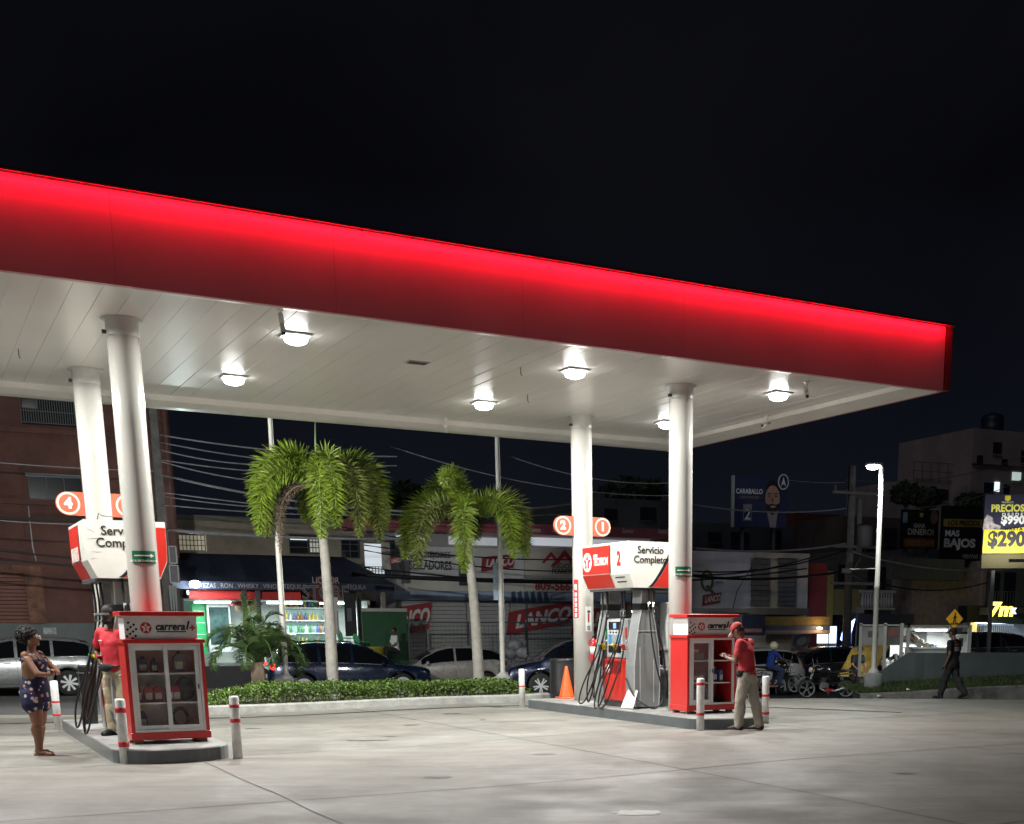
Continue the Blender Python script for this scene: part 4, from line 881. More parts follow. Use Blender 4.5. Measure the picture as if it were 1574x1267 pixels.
hL = ony(1354.7, 716, 33.4).z - LP_.location.z
MB().lathe([(.17, z + .02), (.16, z + .05), (.085, z + .16), (.072, z + .2), (.070, z + 2.2), (.080, z + 2.21), (.080, z + 2.29), (.064, z + 2.3), (.055, hL)], n=22).build('pole', POLEM, LP_)
MB().cyl((-.07, 0, z + 2.72), (-.72, 0, z + 2.70), .018, n=10).build('side_arm', POLEM, LP_)
hd_ = MB().box((-.20, -.02, hL + .03), (.44, .18, .07), 0, .02).build('lamp_head', mat('lamp_head_grey', (.25, .25, .25), .4), LP_)
MB().box((-.22, -.02, hL - .012), (.34, .14, .012)).build('lens', mat('street_lens', (1, 1, 1), .3, var=0, emit=(.95, 1, .97), es=40), hd_)
MB().ell((-.24, -.04, hL - .03), (.17, .09, .075), 14, 8).build('diode_cluster', mat('street_lens', ), hd_)
ll_ = bpy.data.lights.new('lamp_glow', 'SPOT'); ll_.energy = 320; ll_.spot_size = rad(165); ll_.spot_blend = .4; ll_.shadow_soft_size = .12; ll_.color = (.95, 1, .96)
o = bpy.data.objects.new('lamp_glow', ll_); COL.objects.link(o); o.location = (-.24, -.03, hL - .14); o.parent = LP_

# ================================================================== VEHICLES
def lerp_tab(tab, x):
    if x <= tab[0][0]: return tab[0][1]
    for (a, p), (b, q) in zip(tab, tab[1:]):
        if x <= b: t = (x - a) / (b - a); t = t * t * (3 - 2 * t) * .35 + t * .65; return p + (q - p) * t
    return tab[-1][1]
TYRE = mat('tyre', (.012, .012, .012), .75, var=.1); RIM = mat('alloy_rim', (.62, .63, .65), .3, metal=.25, var=.03)
TAIL = mat('tail_lens', (.45, .01, .01), .25, var=0, coat=.5); TAILON = mat('tail_lens_lit', (.6, .02, .02), .3, var=0, emit=(1, .04, .03), es=2.2); HEADL = mat('head_lens', (.55, .57, .6), .1, var=0, coat=.6)
def wheel(parent, c, r, w_, side, spokes=5, blur=False, name='wheel'):
    R = Matrix.Rotation(math.pi / 2, 3, 'X')
    t = MB().lathe([(r * .70, -w_ / 2), (r * .93, -w_ / 2), (r, -w_ * .38), (r, w_ * .38), (r * .93, w_ / 2), (r * .70, w_ / 2)], c, 32, R).build(name, TYRE, parent)
    y = side * (w_ / 2 - .015); mb = MB()
    mb.lathe([(r * .70, -.02), (r * .64, .0), (r * .60, .005), (r * .60, -.05)], (c[0], c[1] + y, c[2]), 32, Matrix.Rotation(-side * math.pi / 2, 3, 'X') if False else R)
    for k in range(spokes * 2):
        a = 2 * math.pi * k / (spokes * 2) + (.12 if k % 2 else -.12)
        bar(mb, (c[0] + .06 * r * math.cos(a), c[1] + y, c[2] + .06 * r * math.sin(a)), (c[0] + .63 * r * math.cos(a), c[1] + y * .99, c[2] + .63 * r * math.sin(a)), .036 * r / .33, .035)
    mb.cyl((c[0], c[1] + y - .02, c[2]), (c[0], c[1] + y + side * .012, c[2]), r * .16, n=14); mb.build('rim', RIM, t)
    MB().cyl((c[0], c[1] + y * .6, c[2]), (c[0], c[1] + y * .62, c[2]), r * .62, n=24).build('brake_disc', DGREY, t)
    return t
def car(name, label, cat, loc, rz, L_, Wd, deck, roof, belt, paint, wx=(.17, .80), wr=.33, z0=.22, pillars=(.50,), taillit=False, grp=None, roofcol=None, cowl=None, quarter=True, rails=False, spokes=5):
    """front of the car at local x = 0, tail at x = L; deck, roof and belt are height tables along the length"""
    t = thing(name, label, cat, loc, rz, grp)
    X0 = [0, .008, .02, .045, .08, .12] + [.16 + .02 * i for i in range(40)] + [.965, .985, .995, 1.0]
    RA = wr * 1.17 / L_
    X0 = sorted(set([round(x, 4) for x in X0 if x <= 1] + [round(roof[0][0], 4), round(roof[-1][0], 4)] + [round(c + RA * math.cos(math.pi * k / 12) * q_, 4) for c in wx for k in range(13) for q_ in (1, 1.003)]))
    X0 = [x for x in X0 if 0 <= x <= 1]
    def arch(x):
        for c in wx:
            d_ = (x - c) / RA
            if abs(d_) <= 1: return wr + wr * 1.17 * math.sqrt(max(0, 1 - d_ * d_))
        return 0
    def hw(x): e = min(x, 1 - x); return Wd / 2 * (.86 + .14 * min(1, (e / .09)) ** .5)
    def sect(x):
        h = hw(x); bl = lerp_tab(belt, x); dk = lerp_tab(deck, x); lo = max(z0 + .05 * max(0, 1 - min(x, 1 - x) / .04), arch(x))
        rf = lerp_tab(roof, x) if roof[0][0] <= x <= roof[-1][0] else None
        ar = arch(x) > 0; k9 = 1.0 if ar else .97
        pts = [(0, lo), (h * (.95 if ar else .86), lo), (h * k9, lo + (.012 if ar else .10)), (h * (1.012 if ar else 1), lo + .05 if ar else (lo + bl) / 2), (h * .985, max(bl - .10, lo + .08 if ar else 0)), (h * .955, max(bl, lo + .10 if ar else 0))]
        if rf is not None and rf > bl + .03:
            k = min(1, (rf - bl) / .45); pts += [(h * (.955 - .11 * k), bl + (rf - bl) * .55), (h * (.955 - .215 * k), rf - .045 * k), (h * (.955 - .33 * k), rf - .008), (h * .30, rf + .006), (0, rf + .010)]
        else:
            dk = max(dk, bl + .002); pts += [(h * .93, bl + (dk - bl) * .4), (h * .87, bl + (dk - bl) * .75), (h * .75, dk - .006), (h * .35, dk + .008), (0, dk + .012)]
        return pts
    vs = []; fs = []; np_ = 11
    for x in X0:
        s_ = sect(x); vs += [(x * L_, p[0], p[1]) for p in s_] + [(x * L_, -p[0], p[1]) for p in s_[1:-1]][::-1]
    m_ = 2 * np_ - 2
    for i in range(len(X0) - 1):
        for k in range(m_): j = (k + 1) % m_; fs.append((i * m_ + k, i * m_ + j, (i + 1) * m_ + j, (i + 1) * m_ + k))
    fs += [tuple(range(m_)), tuple((len(X0) - 1) * m_ + k for k in range(m_ - 1, -1, -1))]
    body = MB().add(vs, fs, True).build('body', paint, t)
    xw = (wx[0] * L_, wx[1] * L_)
    for x in xw:
        for s_ in (-1, 1): wheel(t, (x, s_ * (Wd / 2 - .125), wr), wr, .21, s_, spokes)
    # side windows cut from the same surface, a few millimetres proud
    ra, rb = roof[0][0], roof[-1][0]
    def side_pt(x, v, s_, d=.006):
        p = sect(x); a = Vector((x * L_, p[5][0], p[5][1])); b_ = Vector((x * L_, p[7][0], p[7][1])); c_ = Vector((x * L_, p[6][0], p[6][1]))
        q = a.lerp(c_, v * 2) if v < .5 else c_.lerp(b_, v * 2 - 1); q.y += d; return Vector((q.x, q.y * s_, q.z))
    top = [x for x in X0 if ra < x < rb and lerp_tab(roof, x) > lerp_tab(belt, x) + .16]
    xa, xb = top[0], top[-1]; cuts = [xa] + [p for p in pillars] + [xb]
    for s_ in (-1, 1):
        for a, b_ in zip(cuts, cuts[1:]):
            a2, b2 = a + .008, b_ - .010; n = 10; vs = []; fs = []
            for i in range(n + 1):
                x = a2 + (b2 - a2) * i / n
                for v in (.07, .5, .90): vs.append(side_pt(x, v, s_))
            for i in range(n):
                for r in range(2): k = i * 3 + r; fs.append((k, k + 3, k + 4, k + 1))
            MB().add(vs, fs, True).build('side_window', GLASSD, t)
            MB().tube([side_pt(a2 + (b2 - a2) * i / 8, .045, s_, .008) for i in range(9)], .008, 5).build('window_trim', CHROME, t)
    # windscreen and rear window
    for nm, xs2 in (('windscreen', [x for x in X0 if ra - .001 <= x and lerp_tab(roof, x) > lerp_tab(deck, x) + .05 and x <= (cowl or ra + .14)]), ('rear_window', [x for x in X0 if x <= rb - .012 and x >= rb - .085])):
        if len(xs2) < 2: continue
        vs = []; fs = []
        for x in xs2:
            p = sect(x)
            for q in (p[7], p[8], p[9], p[10]): vs.append((x * L_ + (-.004 if nm == 'windscreen' else .006), q[0], q[1] + .006))
            for q in (p[9], p[8], p[7]): vs.append((x * L_ + (-.004 if nm == 'windscreen' else .006), -q[0], q[1] + .006))
        for i in range(len(xs2) - 1):
            for r in range(6): k = i * 7 + r; fs.append((k, k + 7, k + 8, k + 1))
        MB().add(vs, fs, True).build(nm, GLASSD, t)
    zb = lerp_tab(belt, .03) - .12; zt_ = lerp_tab(belt, .97) - .06
    for s_ in (-1, 1):
        MB().ell((.055 * L_, s_ * hw(.05) * .86, zb), (.15, .10, .065), 14, 8).build('headlight', HEADL, t)
        MB().ell((.972 * L_, s_ * hw(.97) * .90, zt_), (.10, .10, .12 if rails else .085), 14, 8).build('taillight', TAILON if taillit else TAIL, t)
        MB().ell((xa * L_ + .22, s_ * (Wd / 2 + .07), lerp_tab(belt, xa) + .06), (.06, .09, .07), 12, 8).build('mirror', paint, t)
        for x in (xa + (pillars[0] - xa) * .80, (pillars[-1] + .11)): MB().b2(x * L_ - .09, x * L_ + .09, s_ * (hw(x) * .985) - .012, s_ * (hw(x) * .985) + .018, lerp_tab(belt, x) - .115, lerp_tab(belt, x) - .09, .006).build('door_handle', CHROME, t)
        for x in (xa + .01, pillars[0], min(xb, wx[1] - .06)):                  # door shut lines
            sp = [Vector((x * L_, s_ * (q[0] + .0015), q[1])) for q in sect(x)[1:6]]; MB().tube(sp, .0035, 4, False).build('shut_line', BLACK, t)
        MB().b2(xw[0] + wr * 1.2, xw[1] - wr * 1.2, s_ * (Wd / 2 * .955) - .02, s_ * (Wd / 2 * .99), z0 + .02, z0 + .11, .01).build('sill_trim', DGREY, t)
        if rails: MB().tube([(x * L_, s_ * (hw(x) * .70), lerp_tab(roof, x) + (.05 if ra + .2 < x < rb - .08 else .0)) for x in [ra + .16 + (rb - ra - .22) * i / 8 for i in range(9)]], .016, 6).build('roof_rail', BLACK, t)
    MB().b2(-.03, .05, -.30, .30, z0 + .30, z0 + .44, .01).build('grille', BLACK, t)
    MB().b2(-.045, .03, -.17, .17, z0 + .12, z0 + .24).build('number_plate', WHITE, t); MB().b2(L_ - .03, L_ + .012, -.17, .17, z0 + .38, z0 + .50).build('number_plate', WHITE, t)
    MB().b2(.10 * L_, .94 * L_, -Wd / 2 * .7, Wd / 2 * .7, z0 + .02, z0 + .12).build('chassis', BLACK, t)
    return t
SUVd = [(0, .60), (.006, .80), (.02, .88), (.06, .93), (.16, .98), (.26, 1.06), (.97, 1.05), (.994, .98), (1, .85)]
SUVr = [(.235, 1.02), (.30, 1.26), (.40, 1.52), (.50, 1.62), (.70, 1.63), (.84, 1.58), (.92, 1.50), (.965, 1.12)]
SUVb = [(0, .58), (.01, .78), (.05, .86), (.25, .98), (.6, 1.04), (.9, 1.07), (.98, 1.02), (1, .82)]
HATr = [(.20, .93), (.30, 1.20), (.40, 1.40), (.50, 1.48), (.68, 1.48), (.84, 1.40), (.92, 1.27), (.965, 1.03)]
HATd = [(0, .52), (.006, .66), (.02, .74), (.07, .82), (.18, .90), (.26, .95), (.96, 1.00), (.992, .92), (1, .75)]
HATb = [(0, .50), (.01, .64), (.05, .74), (.22, .87), (.6, .95), (.88, 1.00), (.975, .95), (1, .72)]
SEDr = [(.27, .96), (.36, 1.24), (.45, 1.42), (.54, 1.47), (.68, 1.45), (.78, 1.30), (.87, 1.05)]
SEDd = [(0, .50), (.02, .68), (.07, .80), (.18, .90), (.28, .98), (.84, 1.04), (.96, 1.03), (.985, .92), (1, .7)]
SEDb = [(0, .50), (.05, .72), (.25, .90), (.6, .96), (.88, .99), (.96, .92), (1, .7)]
def paint(n, c, r=.28, m=.35): return mat(n, c, r, metal=m, var=.03, coat=1.0)
def place(px, py, Y): q = ony(px, py, Y); return q
# silver SUV on the road at the left, driving left
q = ony(150, 962, 36.5); ST = AF
def at_front(px, Y, z=0.0): q = ony(px, 962, Y); return (q.x, q.y, z)
car('silver_suv', 'silver sport utility car driving left behind the woman', 'car', (q.x - 4.55 * math.cos(ST), q.y - 4.55 * math.sin(ST), G(q.x - 2, q.y - 1)), ST, 4.55, 1.84, SUVd, SUVr, SUVb, paint('paint_silver', (.30, .31, .32)), (.19, .80), .36, .24, (.52, .72), True, rails=False, spokes=8)
# dark blue SUV behind the planter, tail to the left
rz = ST + math.pi + rad(-3)
q = ony(655, 1060, 39.5); car('blue_suv', 'dark blue sport utility car behind the palms, facing right', 'car', (q.x, q.y, -.56), rz, 4.85, 1.9, SUVd, [(a, b + .03) for a, b in SUVr], SUVb, paint('paint_navy', (.010, .020, .055)), (.19, .80), .37, .24, (.50, .70), True, rails=True)
q = ony(598, 1052, 41.2); car('silver_hatchback', 'pale silver hatchback parked behind the shorter palm, facing left', 'car', (q.x, q.y, -.52), ST + rad(-6), 3.85, 1.68, HATd, HATr, HATb, paint('paint_champagne', (.46, .43, .40)), (.19, .81), .30, .20, (.54,), False)
q = ony(773, 1068, 31.5); car('blue_saloon', 'dark blue car partly hidden by the dark drum and cone', 'car', (q.x, q.y, G(q.x, q.y) + .02), rad(16), 4.3, 1.75, HATd, HATr, HATb, paint('paint_deep_blue', (.008, .016, .05)), (.19, .80), .31, .20, (.54,), False)
q = ony(1219, 1046, 45.5); car('white_suv', 'white sport utility car half hidden behind the attendant in khaki trousers', 'car', (q.x - 4.5 * math.cos(ST), q.y - 4.5 * math.sin(ST), G(q.x, q.y)), ST, 4.5, 1.84, SUVd, SUVr, SUVb, paint('paint_white', (.55, .56, .56), .3, .0), (.19, .80), .36, .24, (.52, .72), False)
q = ony(1174, 1047, 46.5); car('black_suv', 'black sport utility car with bright alloy wheels behind the parked motorcycle', 'car', (q.x, q.y, G(q.x, q.y)), ST + rad(-8), 4.5, 1.86, SUVd, SUVr, SUVb, paint('paint_black', (.045, .047, .052), .25), (.19, .80), .37, .24, (.52, .72), False)
q = ony(1572, 1020, 47.0); car('parked_suv', 'black sport utility car parked by the lit shop behind the grey wall', 'car', (q.x - 4.5 * math.cos(rad(8)), q.y - 4.5 * math.sin(rad(8)), -.25), rad(8), 4.5, 1.86, SUVd, SUVr, SUVb, paint('paint_black', (.045, .047, .052), .25), (.19, .80), .37, .24, (.52, .72), False)

def motorcycle(label, loc, rz, tank, lit=False):
    """front wheel towards local -x"""
    t = thing('motorcycle', label, 'motorcycle', loc, rz, 'small road motorcycles')
    R = Matrix.Rotation(math.pi / 2, 3, 'X')
    for x, nm in ((-.62, 'wheel'), (.64, 'wheel')):
        r = .29; w_ = MB().lathe([(r * .84, -.045), (r * .95, -.045), (r, -.02), (r, .02), (r * .95, .045), (r * .84, .045), (r * .84, -.045)], (x, 0, r), 32, R, cap=False).build(nm, TYRE, t)
        mb = MB(); mb.lathe([(r * .86, -.047), (r * .78, -.047), (r * .76, 0), (r * .78, .047), (r * .86, .047)], (x, 0, r), 32, R, cap=False)
        for k in range(5):
            for d_ in (-.12, .12): a = 2 * math.pi * k / 5 + d_ + .3; bar(mb, (x + .05 * math.cos(a), 0, r + .05 * math.sin(a)), (x + .245 * math.cos(a), 0, r + .245 * math.sin(a)), .026, .03)
        mb.cyl((x, -.05, r), (x, .05, r), .05, n=14); mb.build('rim', mat('bike_rim', (.18, .18, .185), .35, metal=.3), w_)
        MB().cyl((x, -.056, r), (x, -.060, r), .065, n=22).build('brake_disc', STEEL, w_)
    for s_ in (-.07, .07): MB().tube([(-.62, s_, .30), (-.46, s_, .72), (-.40, s_, .92)], [.022, .024, .020], 8).build('fork', STEEL, t)
    MB().tube([(-.90, 0, .50), (-.80, 0, .62), (-.62, 0, .66), (-.44, 0, .58)], [(.07, .008)] * 4, 10).build('mudguard', CHROME, t); MB().tube([(.30, 0, .60), (.55, 0, .67), (.80, 0, .62), (.98, 0, .45)], [(.08, .010)] * 4, 10).build('mudguard', BLACK, t)
    MB().tube([(-.40, 0, .84), (-.28, 0, .88), (-.10, 0, .89), (.06, 0, .84), (.12, 0, .78)], [.04, .13, .15, .12, .05], 14).build('fuel_tank', tank, t)
    MB().tube([(.04, 0, .80), (.20, 0, .79), (.50, 0, .84), (.80, 0, .86)], [(.10, .04), (.13, .05), (.12, .05), (.08, .03)], 12).build('seat', BLACK, t)
    mb = MB(); mb.tube([(-.40, 0, .84), (-.22, 0, .45), (-.10, 0, .28)], .022, 8)
    for s_ in (-.09, .09): mb.tube([(-.34, 0, .80), (.02, s_, .70), (.50, s_, .74), (.84, s_, .76)], .016, 8); mb.tube([(.05, s_, .66), (.16, s_, .40), (.64, s_ * .9, .30)], .018, 8)
    mb.build('bike_frame', BLACK, t)
    e = MB().box((-.06, 0, .38), (.30, .22, .20), 0, .04).build('engine', STEEL, t); mb = MB()
    for k in range(6): mb.box((-.12 + .012 * k, 0, .50 + .026 * k), (.17, .19, .012))
    mb.build('cooling_fins', DGREY, e)
    MB().tube([(-.16, -.09, .46), (-.22, -.11, .30), (-.05, -.13, .22), (.30, -.14, .24), (.62, -.15, .34), (.86, -.15, .40)], [.018, .018, .02, .03, .042, .038], 10).build('exhaust', CHROME, t)
    for s_ in (-.16, .16): MB().tube([(.60, s_ * .8, .34), (.46, s_ * .9, .70)], [.028, .024], 8).build('shock_absorber', CHROME, t)
    MB().tube([(-.30, -.36, 1.02), (-.36, -.22, 1.04), (-.42, -.08, .97), (-.42, .08, .97), (-.36, .22, 1.04), (-.30, .36, 1.02)], .014, 8).build('handlebar', CHROME, t)
    for s_ in (-1, 1):
        MB().tube([(-.36, s_ * .26, 1.04), (-.38, s_ * .30, 1.20)], .006, 6).build('mirror_stem', CHROME, t); MB().ell((-.38, s_ * .31, 1.24), (.015, .06, .04), 12, 8).build('mirror', BLACK, t)
        MB().ell((-.44, s_ * .16, .86), (.03, .03, .03), 10, 6).build('indicator', mat('indicator_amber', (.7, .25, .02), .3), t)
    MB().ell((-.50, 0, .88), (.07, .09, .09), 16, 10).build('headlight', HEADL, t)
    MB().ell((.90, 0, .70), (.05, .07, .045), 12, 8).build('taillight', TAILON if lit else TAIL, t)
    MB().b2(-.06, .20, -.16, -.12, .20, .30, .02).build('side_cover', mat('cover_red', (.5, .03, .02), .3, coat=.5), t)
    MB().tube([(.10, .1, .22), (.14, .24, .0)], .012, 6).build('side_stand', STEEL, t)
    return t
TK = mat('tank_black', (.015, .012, .014), .25, coat=.8, var=.02)
mq = ony(1269, 1073, 39.5); motorcycle('parked black motorcycle with chrome wheels and red side cover, front wheel to the left', (mq.x, mq.y, mq.z), rad(6), TK)
rq = ony(1194, 1066, 40.5); motorcycle('motorcycle with lit red tail lamp ridden by the person in blue', (rq.x, rq.y, rq.z), rad(180 + 22), TK, True)
MQ, RQ = mq, rq
# ================================================================== THE STREET ACROSS THE ROAD
class FT:
    """a thing standing on the street-front plane (or off metres behind it); R() turns a sight line into its local metres"""
    def __init__(s, name, label, cat, px, off=0.0, group=None):
        s.s0, _ = fl(px, 962, off); p = FW(s.s0, off); s.z0 = G(p.x, p.y); s.off = off
        s.o = thing(name, label, cat, (p.x, p.y, s.z0), AF, group)
    def R(s, px, py, o=0.0):
        a, z = fl(px, py, s.off + o); return a - s.s0, z - s.z0
    def box(s, px0, px1, py0, py1, y0, y1, m, name, parent=None, base=False, o=None):
        o = y0 if o is None else o
        x0, za = s.R(px0, py0, o); x1, _ = s.R(px1, py0, o); xm, z1 = s.R((px0 + px1) / 2, py0, o); xm, z0 = s.R((px0 + px1) / 2, py1, o)
        if base: z0 = -.3
        return MB().b2(min(x0, x1), max(x0, x1), y0, y1, min(z0, z1), max(z0, z1)).build(name, m, parent or s.o)
    def txt(s, body, px, py, size, m, o=-.02, **k):
        x, z = s.R(px, py, o); return text(body, size, m, k.pop('parent', s.o), (x, o, z), **k)
def corr(x0, x1, z0, z1, y, m, name, parent, pitch=.11, d=.03):
    mb = MB(); n = max(2, int((z1 - z0) / pitch)); vs = []; fs = []
    for i in range(n + 1):
        z = z0 + (z1 - z0) * i / n
        for yy, dz in ((y, -.012), (y + d, .0), (y, .012)) : vs += [(x0, yy, z + dz), (x1, yy, z + dz)]
    for i in range(3 * (n + 1) - 1): fs.append((2 * i, 2 * i + 1, 2 * i + 3, 2 * i + 2))
    return mb.add(vs, fs).build(name, m, parent)
def bars(x0, x1, z0, z1, y, m, parent, nx=8, nz=2, r=.012, name='window_bars'):
    mb = MB()
    for i in range(nx + 1): x = x0 + (x1 - x0) * i / nx; mb.b2(x - r, x + r, y - r, y + r, z0, z1)
    for i in range(nz + 1): z = z0 + (z1 - z0) * i / nz; mb.b2(x0, x1, y - r * 2.2, y - r * 1.1, z - r, z + r)
    return mb.build(name, m, parent)
BRK = mat('brown_render', (.16, .068, .055), .8, var=.3, scale=1.2, bump=.4, bscale=5); BRKL = mat('brown_render_worn', (.24, .11, .075), .8, var=.5, scale=2.5, bump=.4, bscale=9)
BASE = mat('base_grey', (.13, .15, .15), .6, var=.15, scale=2); WIN = mat('night_window', (.012, .016, .022), .15, var=0); IRON = mat('iron_grey', (.10, .10, .11), .6)
# --- brown building at the left
B = FT('brown_building', 'tall reddish brown building with a grey base behind the silver sport utility car', 'building', 120)
w_ = B.box(-330, 246, 480, 1040, 0, 9, BRK, 'wall', base=True)
B.box(-330, 246, 958, 1040, -.06, -.003, BASE, 'base_band', base=True)
for y0, y1 in ((652, 660), (764, 772)): B.box(-330, 246, y0, y1, -.12, -.003, BRK, 'ledge')
B.box(-330, 246, 792, 797, -.2, -.003, mat('ledge_dark', (.06, .05, .05), .8), 'ledge')
B.box(36, 63, 870, 958, -.14, -.003, BRKL, 'pilaster'); B.box(-80, 36, 868, 881, -.10, -.004, BRKL, 'lintel')
x0, z1 = B.R(-80, 881, -.03); x1, _ = B.R(36, 881, -.03); _, z0 = B.R(-20, 958, -.03)
corr(x0, x1, z0, z1, -.05, mat('shutter_brown', (.20, .07, .05), .6, var=.15), 'roller_shutter', B.o)
for (a, b_, c, d, nx) in ((30, 116, 612, 654, 22), (-120, -10, 612, 654, 18), (42, 128, 728, 770, 3), (-120, -20, 728, 770, 3)):
    wn = B.box(a, b_, c, d, -.05, -.004, WIN, 'window'); xa, za = B.R(a, c, -.08); xb, zb = B.R(b_, d, -.08)
    bars(xa, xb, zb, za, -.09, IRON, wn, nx, 2 if nx > 5 else 1)
B.box(39, 130, 729, 734, -.12, -.051, mat('window_hood', (.20, .22, .24), .5), 'hood')
B.box(66, 86, 965, 975, -.08, -.061, mat('plaque_grey', (.45, .45, .46), .5, var=.4, scale=9), 'plaque')
xa, za = B.R(42, 880, -.1); xb, zb = B.R(50, 840, -.1); MB().tube([(xb, -.1, zb + 1.2), (xb, -.1, zb), (xb + .06, -.1, za + .35)], .02, 6).build('conduit', mat('conduit_grey', (.5, .5, .5), .5), B.o)

# --- beige upper storey and liquor store
LQ = FT('liquor_store', 'liquor store with a dark navy awning and brightly lit open front', 'shop', 420)
BEI = mat('beige_render', (.36, .31, .25), .85, var=.2, scale=1.5, bump=.2)
x0, zt = LQ.R(262, 793, 3.0); x1, _ = LQ.R(640, 800, 3.0)
MB().b2(x0, x1, 3.0, 9.0, 3.05, zt).build('upper_wall', BEI, LQ.o); MB().b2(x0 - .1, x1, 2.85, 2.999, zt - .12, zt + .05).build('parapet', mat('parapet_grey', (.2, .19, .17), .8), LQ.o)
YLIT = mat('lit_pane_dim', (.6, .55, .4), .4, var=.3, scale=3, emit=(1, .9, .65), es=.18); WLIT = mat('lit_pane', (.8, .85, .9), .4, var=0, emit=(.9, .95, 1), es=.9)
for a, b_, c, d, m_, nx in ((274, 316, 822, 847, YLIT, 7), (444, 502, 822, 852, WIN, 2), (475, 500, 826, 850, mat('lit_pane_soft', (.6, .6, .5), .4, emit=(.9, .95, .8), es=.32), 5), (524, 552, 826, 858, WIN, 2)):
    wn = LQ.box(a, b_, c, d, 2.94, 2.996, m_, 'window', o=2.94); xa, za = LQ.R(a, c, 2.9); xb, zb = LQ.R(b_, d, 2.9); bars(xa, xb, zb, za, 2.9, IRON, wn, nx, 3)
LQ.box(446, 472, 826, 830, 2.9, 2.93, WLIT, 'tube_light', o=2.9)
xl, _ = LQ.R(286, 962); xr, _ = LQ.R(566, 962); HT = 3.0
INW = mat('shop_wall', (.62, .66, .64), .6, var=.1); 
for args, nm in (((xl, xr, 3.4, 3.5, 0, HT), 'back_wall'), ((xl - .1, xl, 0, 3.4, 0, HT), 'side_wall'), ((xr, xr + .1, 0, 3.4, 0, HT), 'side_wall'), ((xl - .1, xr + .1, 0, 3.5, HT + .001, HT + .04), 'ceiling')): MB().b2(*args).build(nm, INW, LQ.o)
MB().b2(xl, xr, -.005, 3.4, .10, .18).build('floor', PAVE, LQ.o)
x9, _ = LQ.R(632, 962, -3.9); MB().b2(xl - .8, x9, -3.95, -.01, -.6, .385 - LQ.z0).build('terrace', mat('terrace_dark', (.05, .05, .055), .8, var=.2), LQ.o)
NAV = mat('awning_navy', (.020, .026, .055), .75, var=.2, scale=2, bump=.3, bscale=4)
ax0, az0 = LQ.R(262, 907, -2.2); ax1, _ = LQ.R(606, 912, -2.2); tx0, tz = LQ.R(276, 850, .6); tx1, _ = LQ.R(528, 852, .6)
az0 = LQ.R(430, 895.5, -2.2)[1]
mb = MB(); nA = 24
vs = []; fs = []
for i in range(nA + 1):
    u = i / nA; sag = .05 * abs(math.sin(u * math.pi * 6))
    for j in range(7):
        v = j / 6; X = (ax0 + (ax1 - ax0) * u) * (1 - v) + (tx0 + (tx1 - tx0) * u) * v; vs.append((X, -2.2 + 2.9 * v, az0 + (tz - az0) * (v ** .92) - sag * math.sin(math.pi * v)))
for i in range(nA):
    for j in range(6): k = i * 7 + j; fs.append((k, k + 7, k + 8, k + 1))
k0 = len(vs); vs += [(ax1, 2.9, az0 + .1), (ax0, 2.9, az0 + .1), (tx1, 2.9, tz), (tx0, 2.9, tz)]
fs += [(nA * 7, k0, k0 + 2, nA * 7 + 6), (0, 6, k0 + 3, k0 + 1), (6, nA * 7 + 6, k0 + 2, k0 + 3)]
mb.add(vs, fs, False).build('awning', NAV, LQ.o)
va = MB().b2(ax0, ax1, -2.24, -2.20, az0 - .24, az0).build('valance', NAV, LQ.o)
vr = LQ.box(290, 462, 907, 921, -1.8, -1.75, mat('banner_red', (.60, .03, .03), .6), 'red_banner', o=-1.8)
GREYT = mat('letter_grey', (.30, .27, .28), .6, var=0)
LQ.txt('CERVEZAS . RON . WHISKY . VINOS . TEQUILA', 382, 901.5, .30, GREYT, -2.26, bold=.0, fw=3.6, fh=.17)
LQ.txt('TEQUILA', 548, 903, .28, GREYT, -2.26, bold=.0, fw=.62, fh=.17)
x0, z0 = LQ.R(466, 885, -2.3); x1, z1 = LQ.R(536, 924, -2.3); xm = (x0 + x1) / 2
MB().prism([(x0, z1 + .25), (x0, z0 - .55), (x0 + .35, z0 - .45), (x0 + .45, z0), (x1 - .45, z0), (x1 - .35, z0 - .45), (x1, z0 - .55), (x1, z1 + .25), (x1 - .4, z1), (xm, z1 - .1), (x0 + .4, z1)], -2.34, -2.28).build('name_panel', mat('panel_maroon', (.10, .012, .015), .6), LQ.o)
def outline(body, px, py, size, o, **k):
    LQ.txt(body, px, py, size, GREYT, o, **k); k2 = dict(k); k2['bold'] = -.012; k2['fw'] = k['fw'] * .985; k2['fh'] = k['fh'] * .90; LQ.txt(body, px, py, size, INKB, o - .006, **k2)
LQ.txt('LIQUOR', 501, 893, .34, GREYT, -2.36, bold=.004, fw=.88, fh=.24); outline('STORE', 501, 911, .66, -2.36, bold=.010, fw=1.52, fh=.46)
for px, nm in ((266, 'post'), (378, 'post'), (399, 'post'), (553, 'post'), (590, 'post')):
    x, _ = LQ.R(px, 962, -2.0); MB().b2(x - .07, x + .07, -2.1, -1.96, -.2, az0 - .2).build(nm, mat('post_dark', (.05, .045, .045), .6) if px < 580 else mat('post_brown', (.22, .18, .15), .7), LQ.o)
tb = LQ.box(288, 316, 908, 914, -1.6, -1.5, mat('tube_lit', (1, 1, 1), .4, var=0, emit=(.9, 1, 1), es=9), 'tube_light', o=-1.6)
fx, fz = LQ.R(300, 898, -2.45); fl_ = MB().ell((fx, -2.44, fz), (.17, .06, .11), 16, 8).build('flood_lamp', mat('flood_lit', (1, 1, 1), .4, var=0, emit=(.85, 1, 1), es=30), LQ.o)
point((fx, -2.75, fz - .05), 130, .12, (.85, 1, 1), LQ.o)
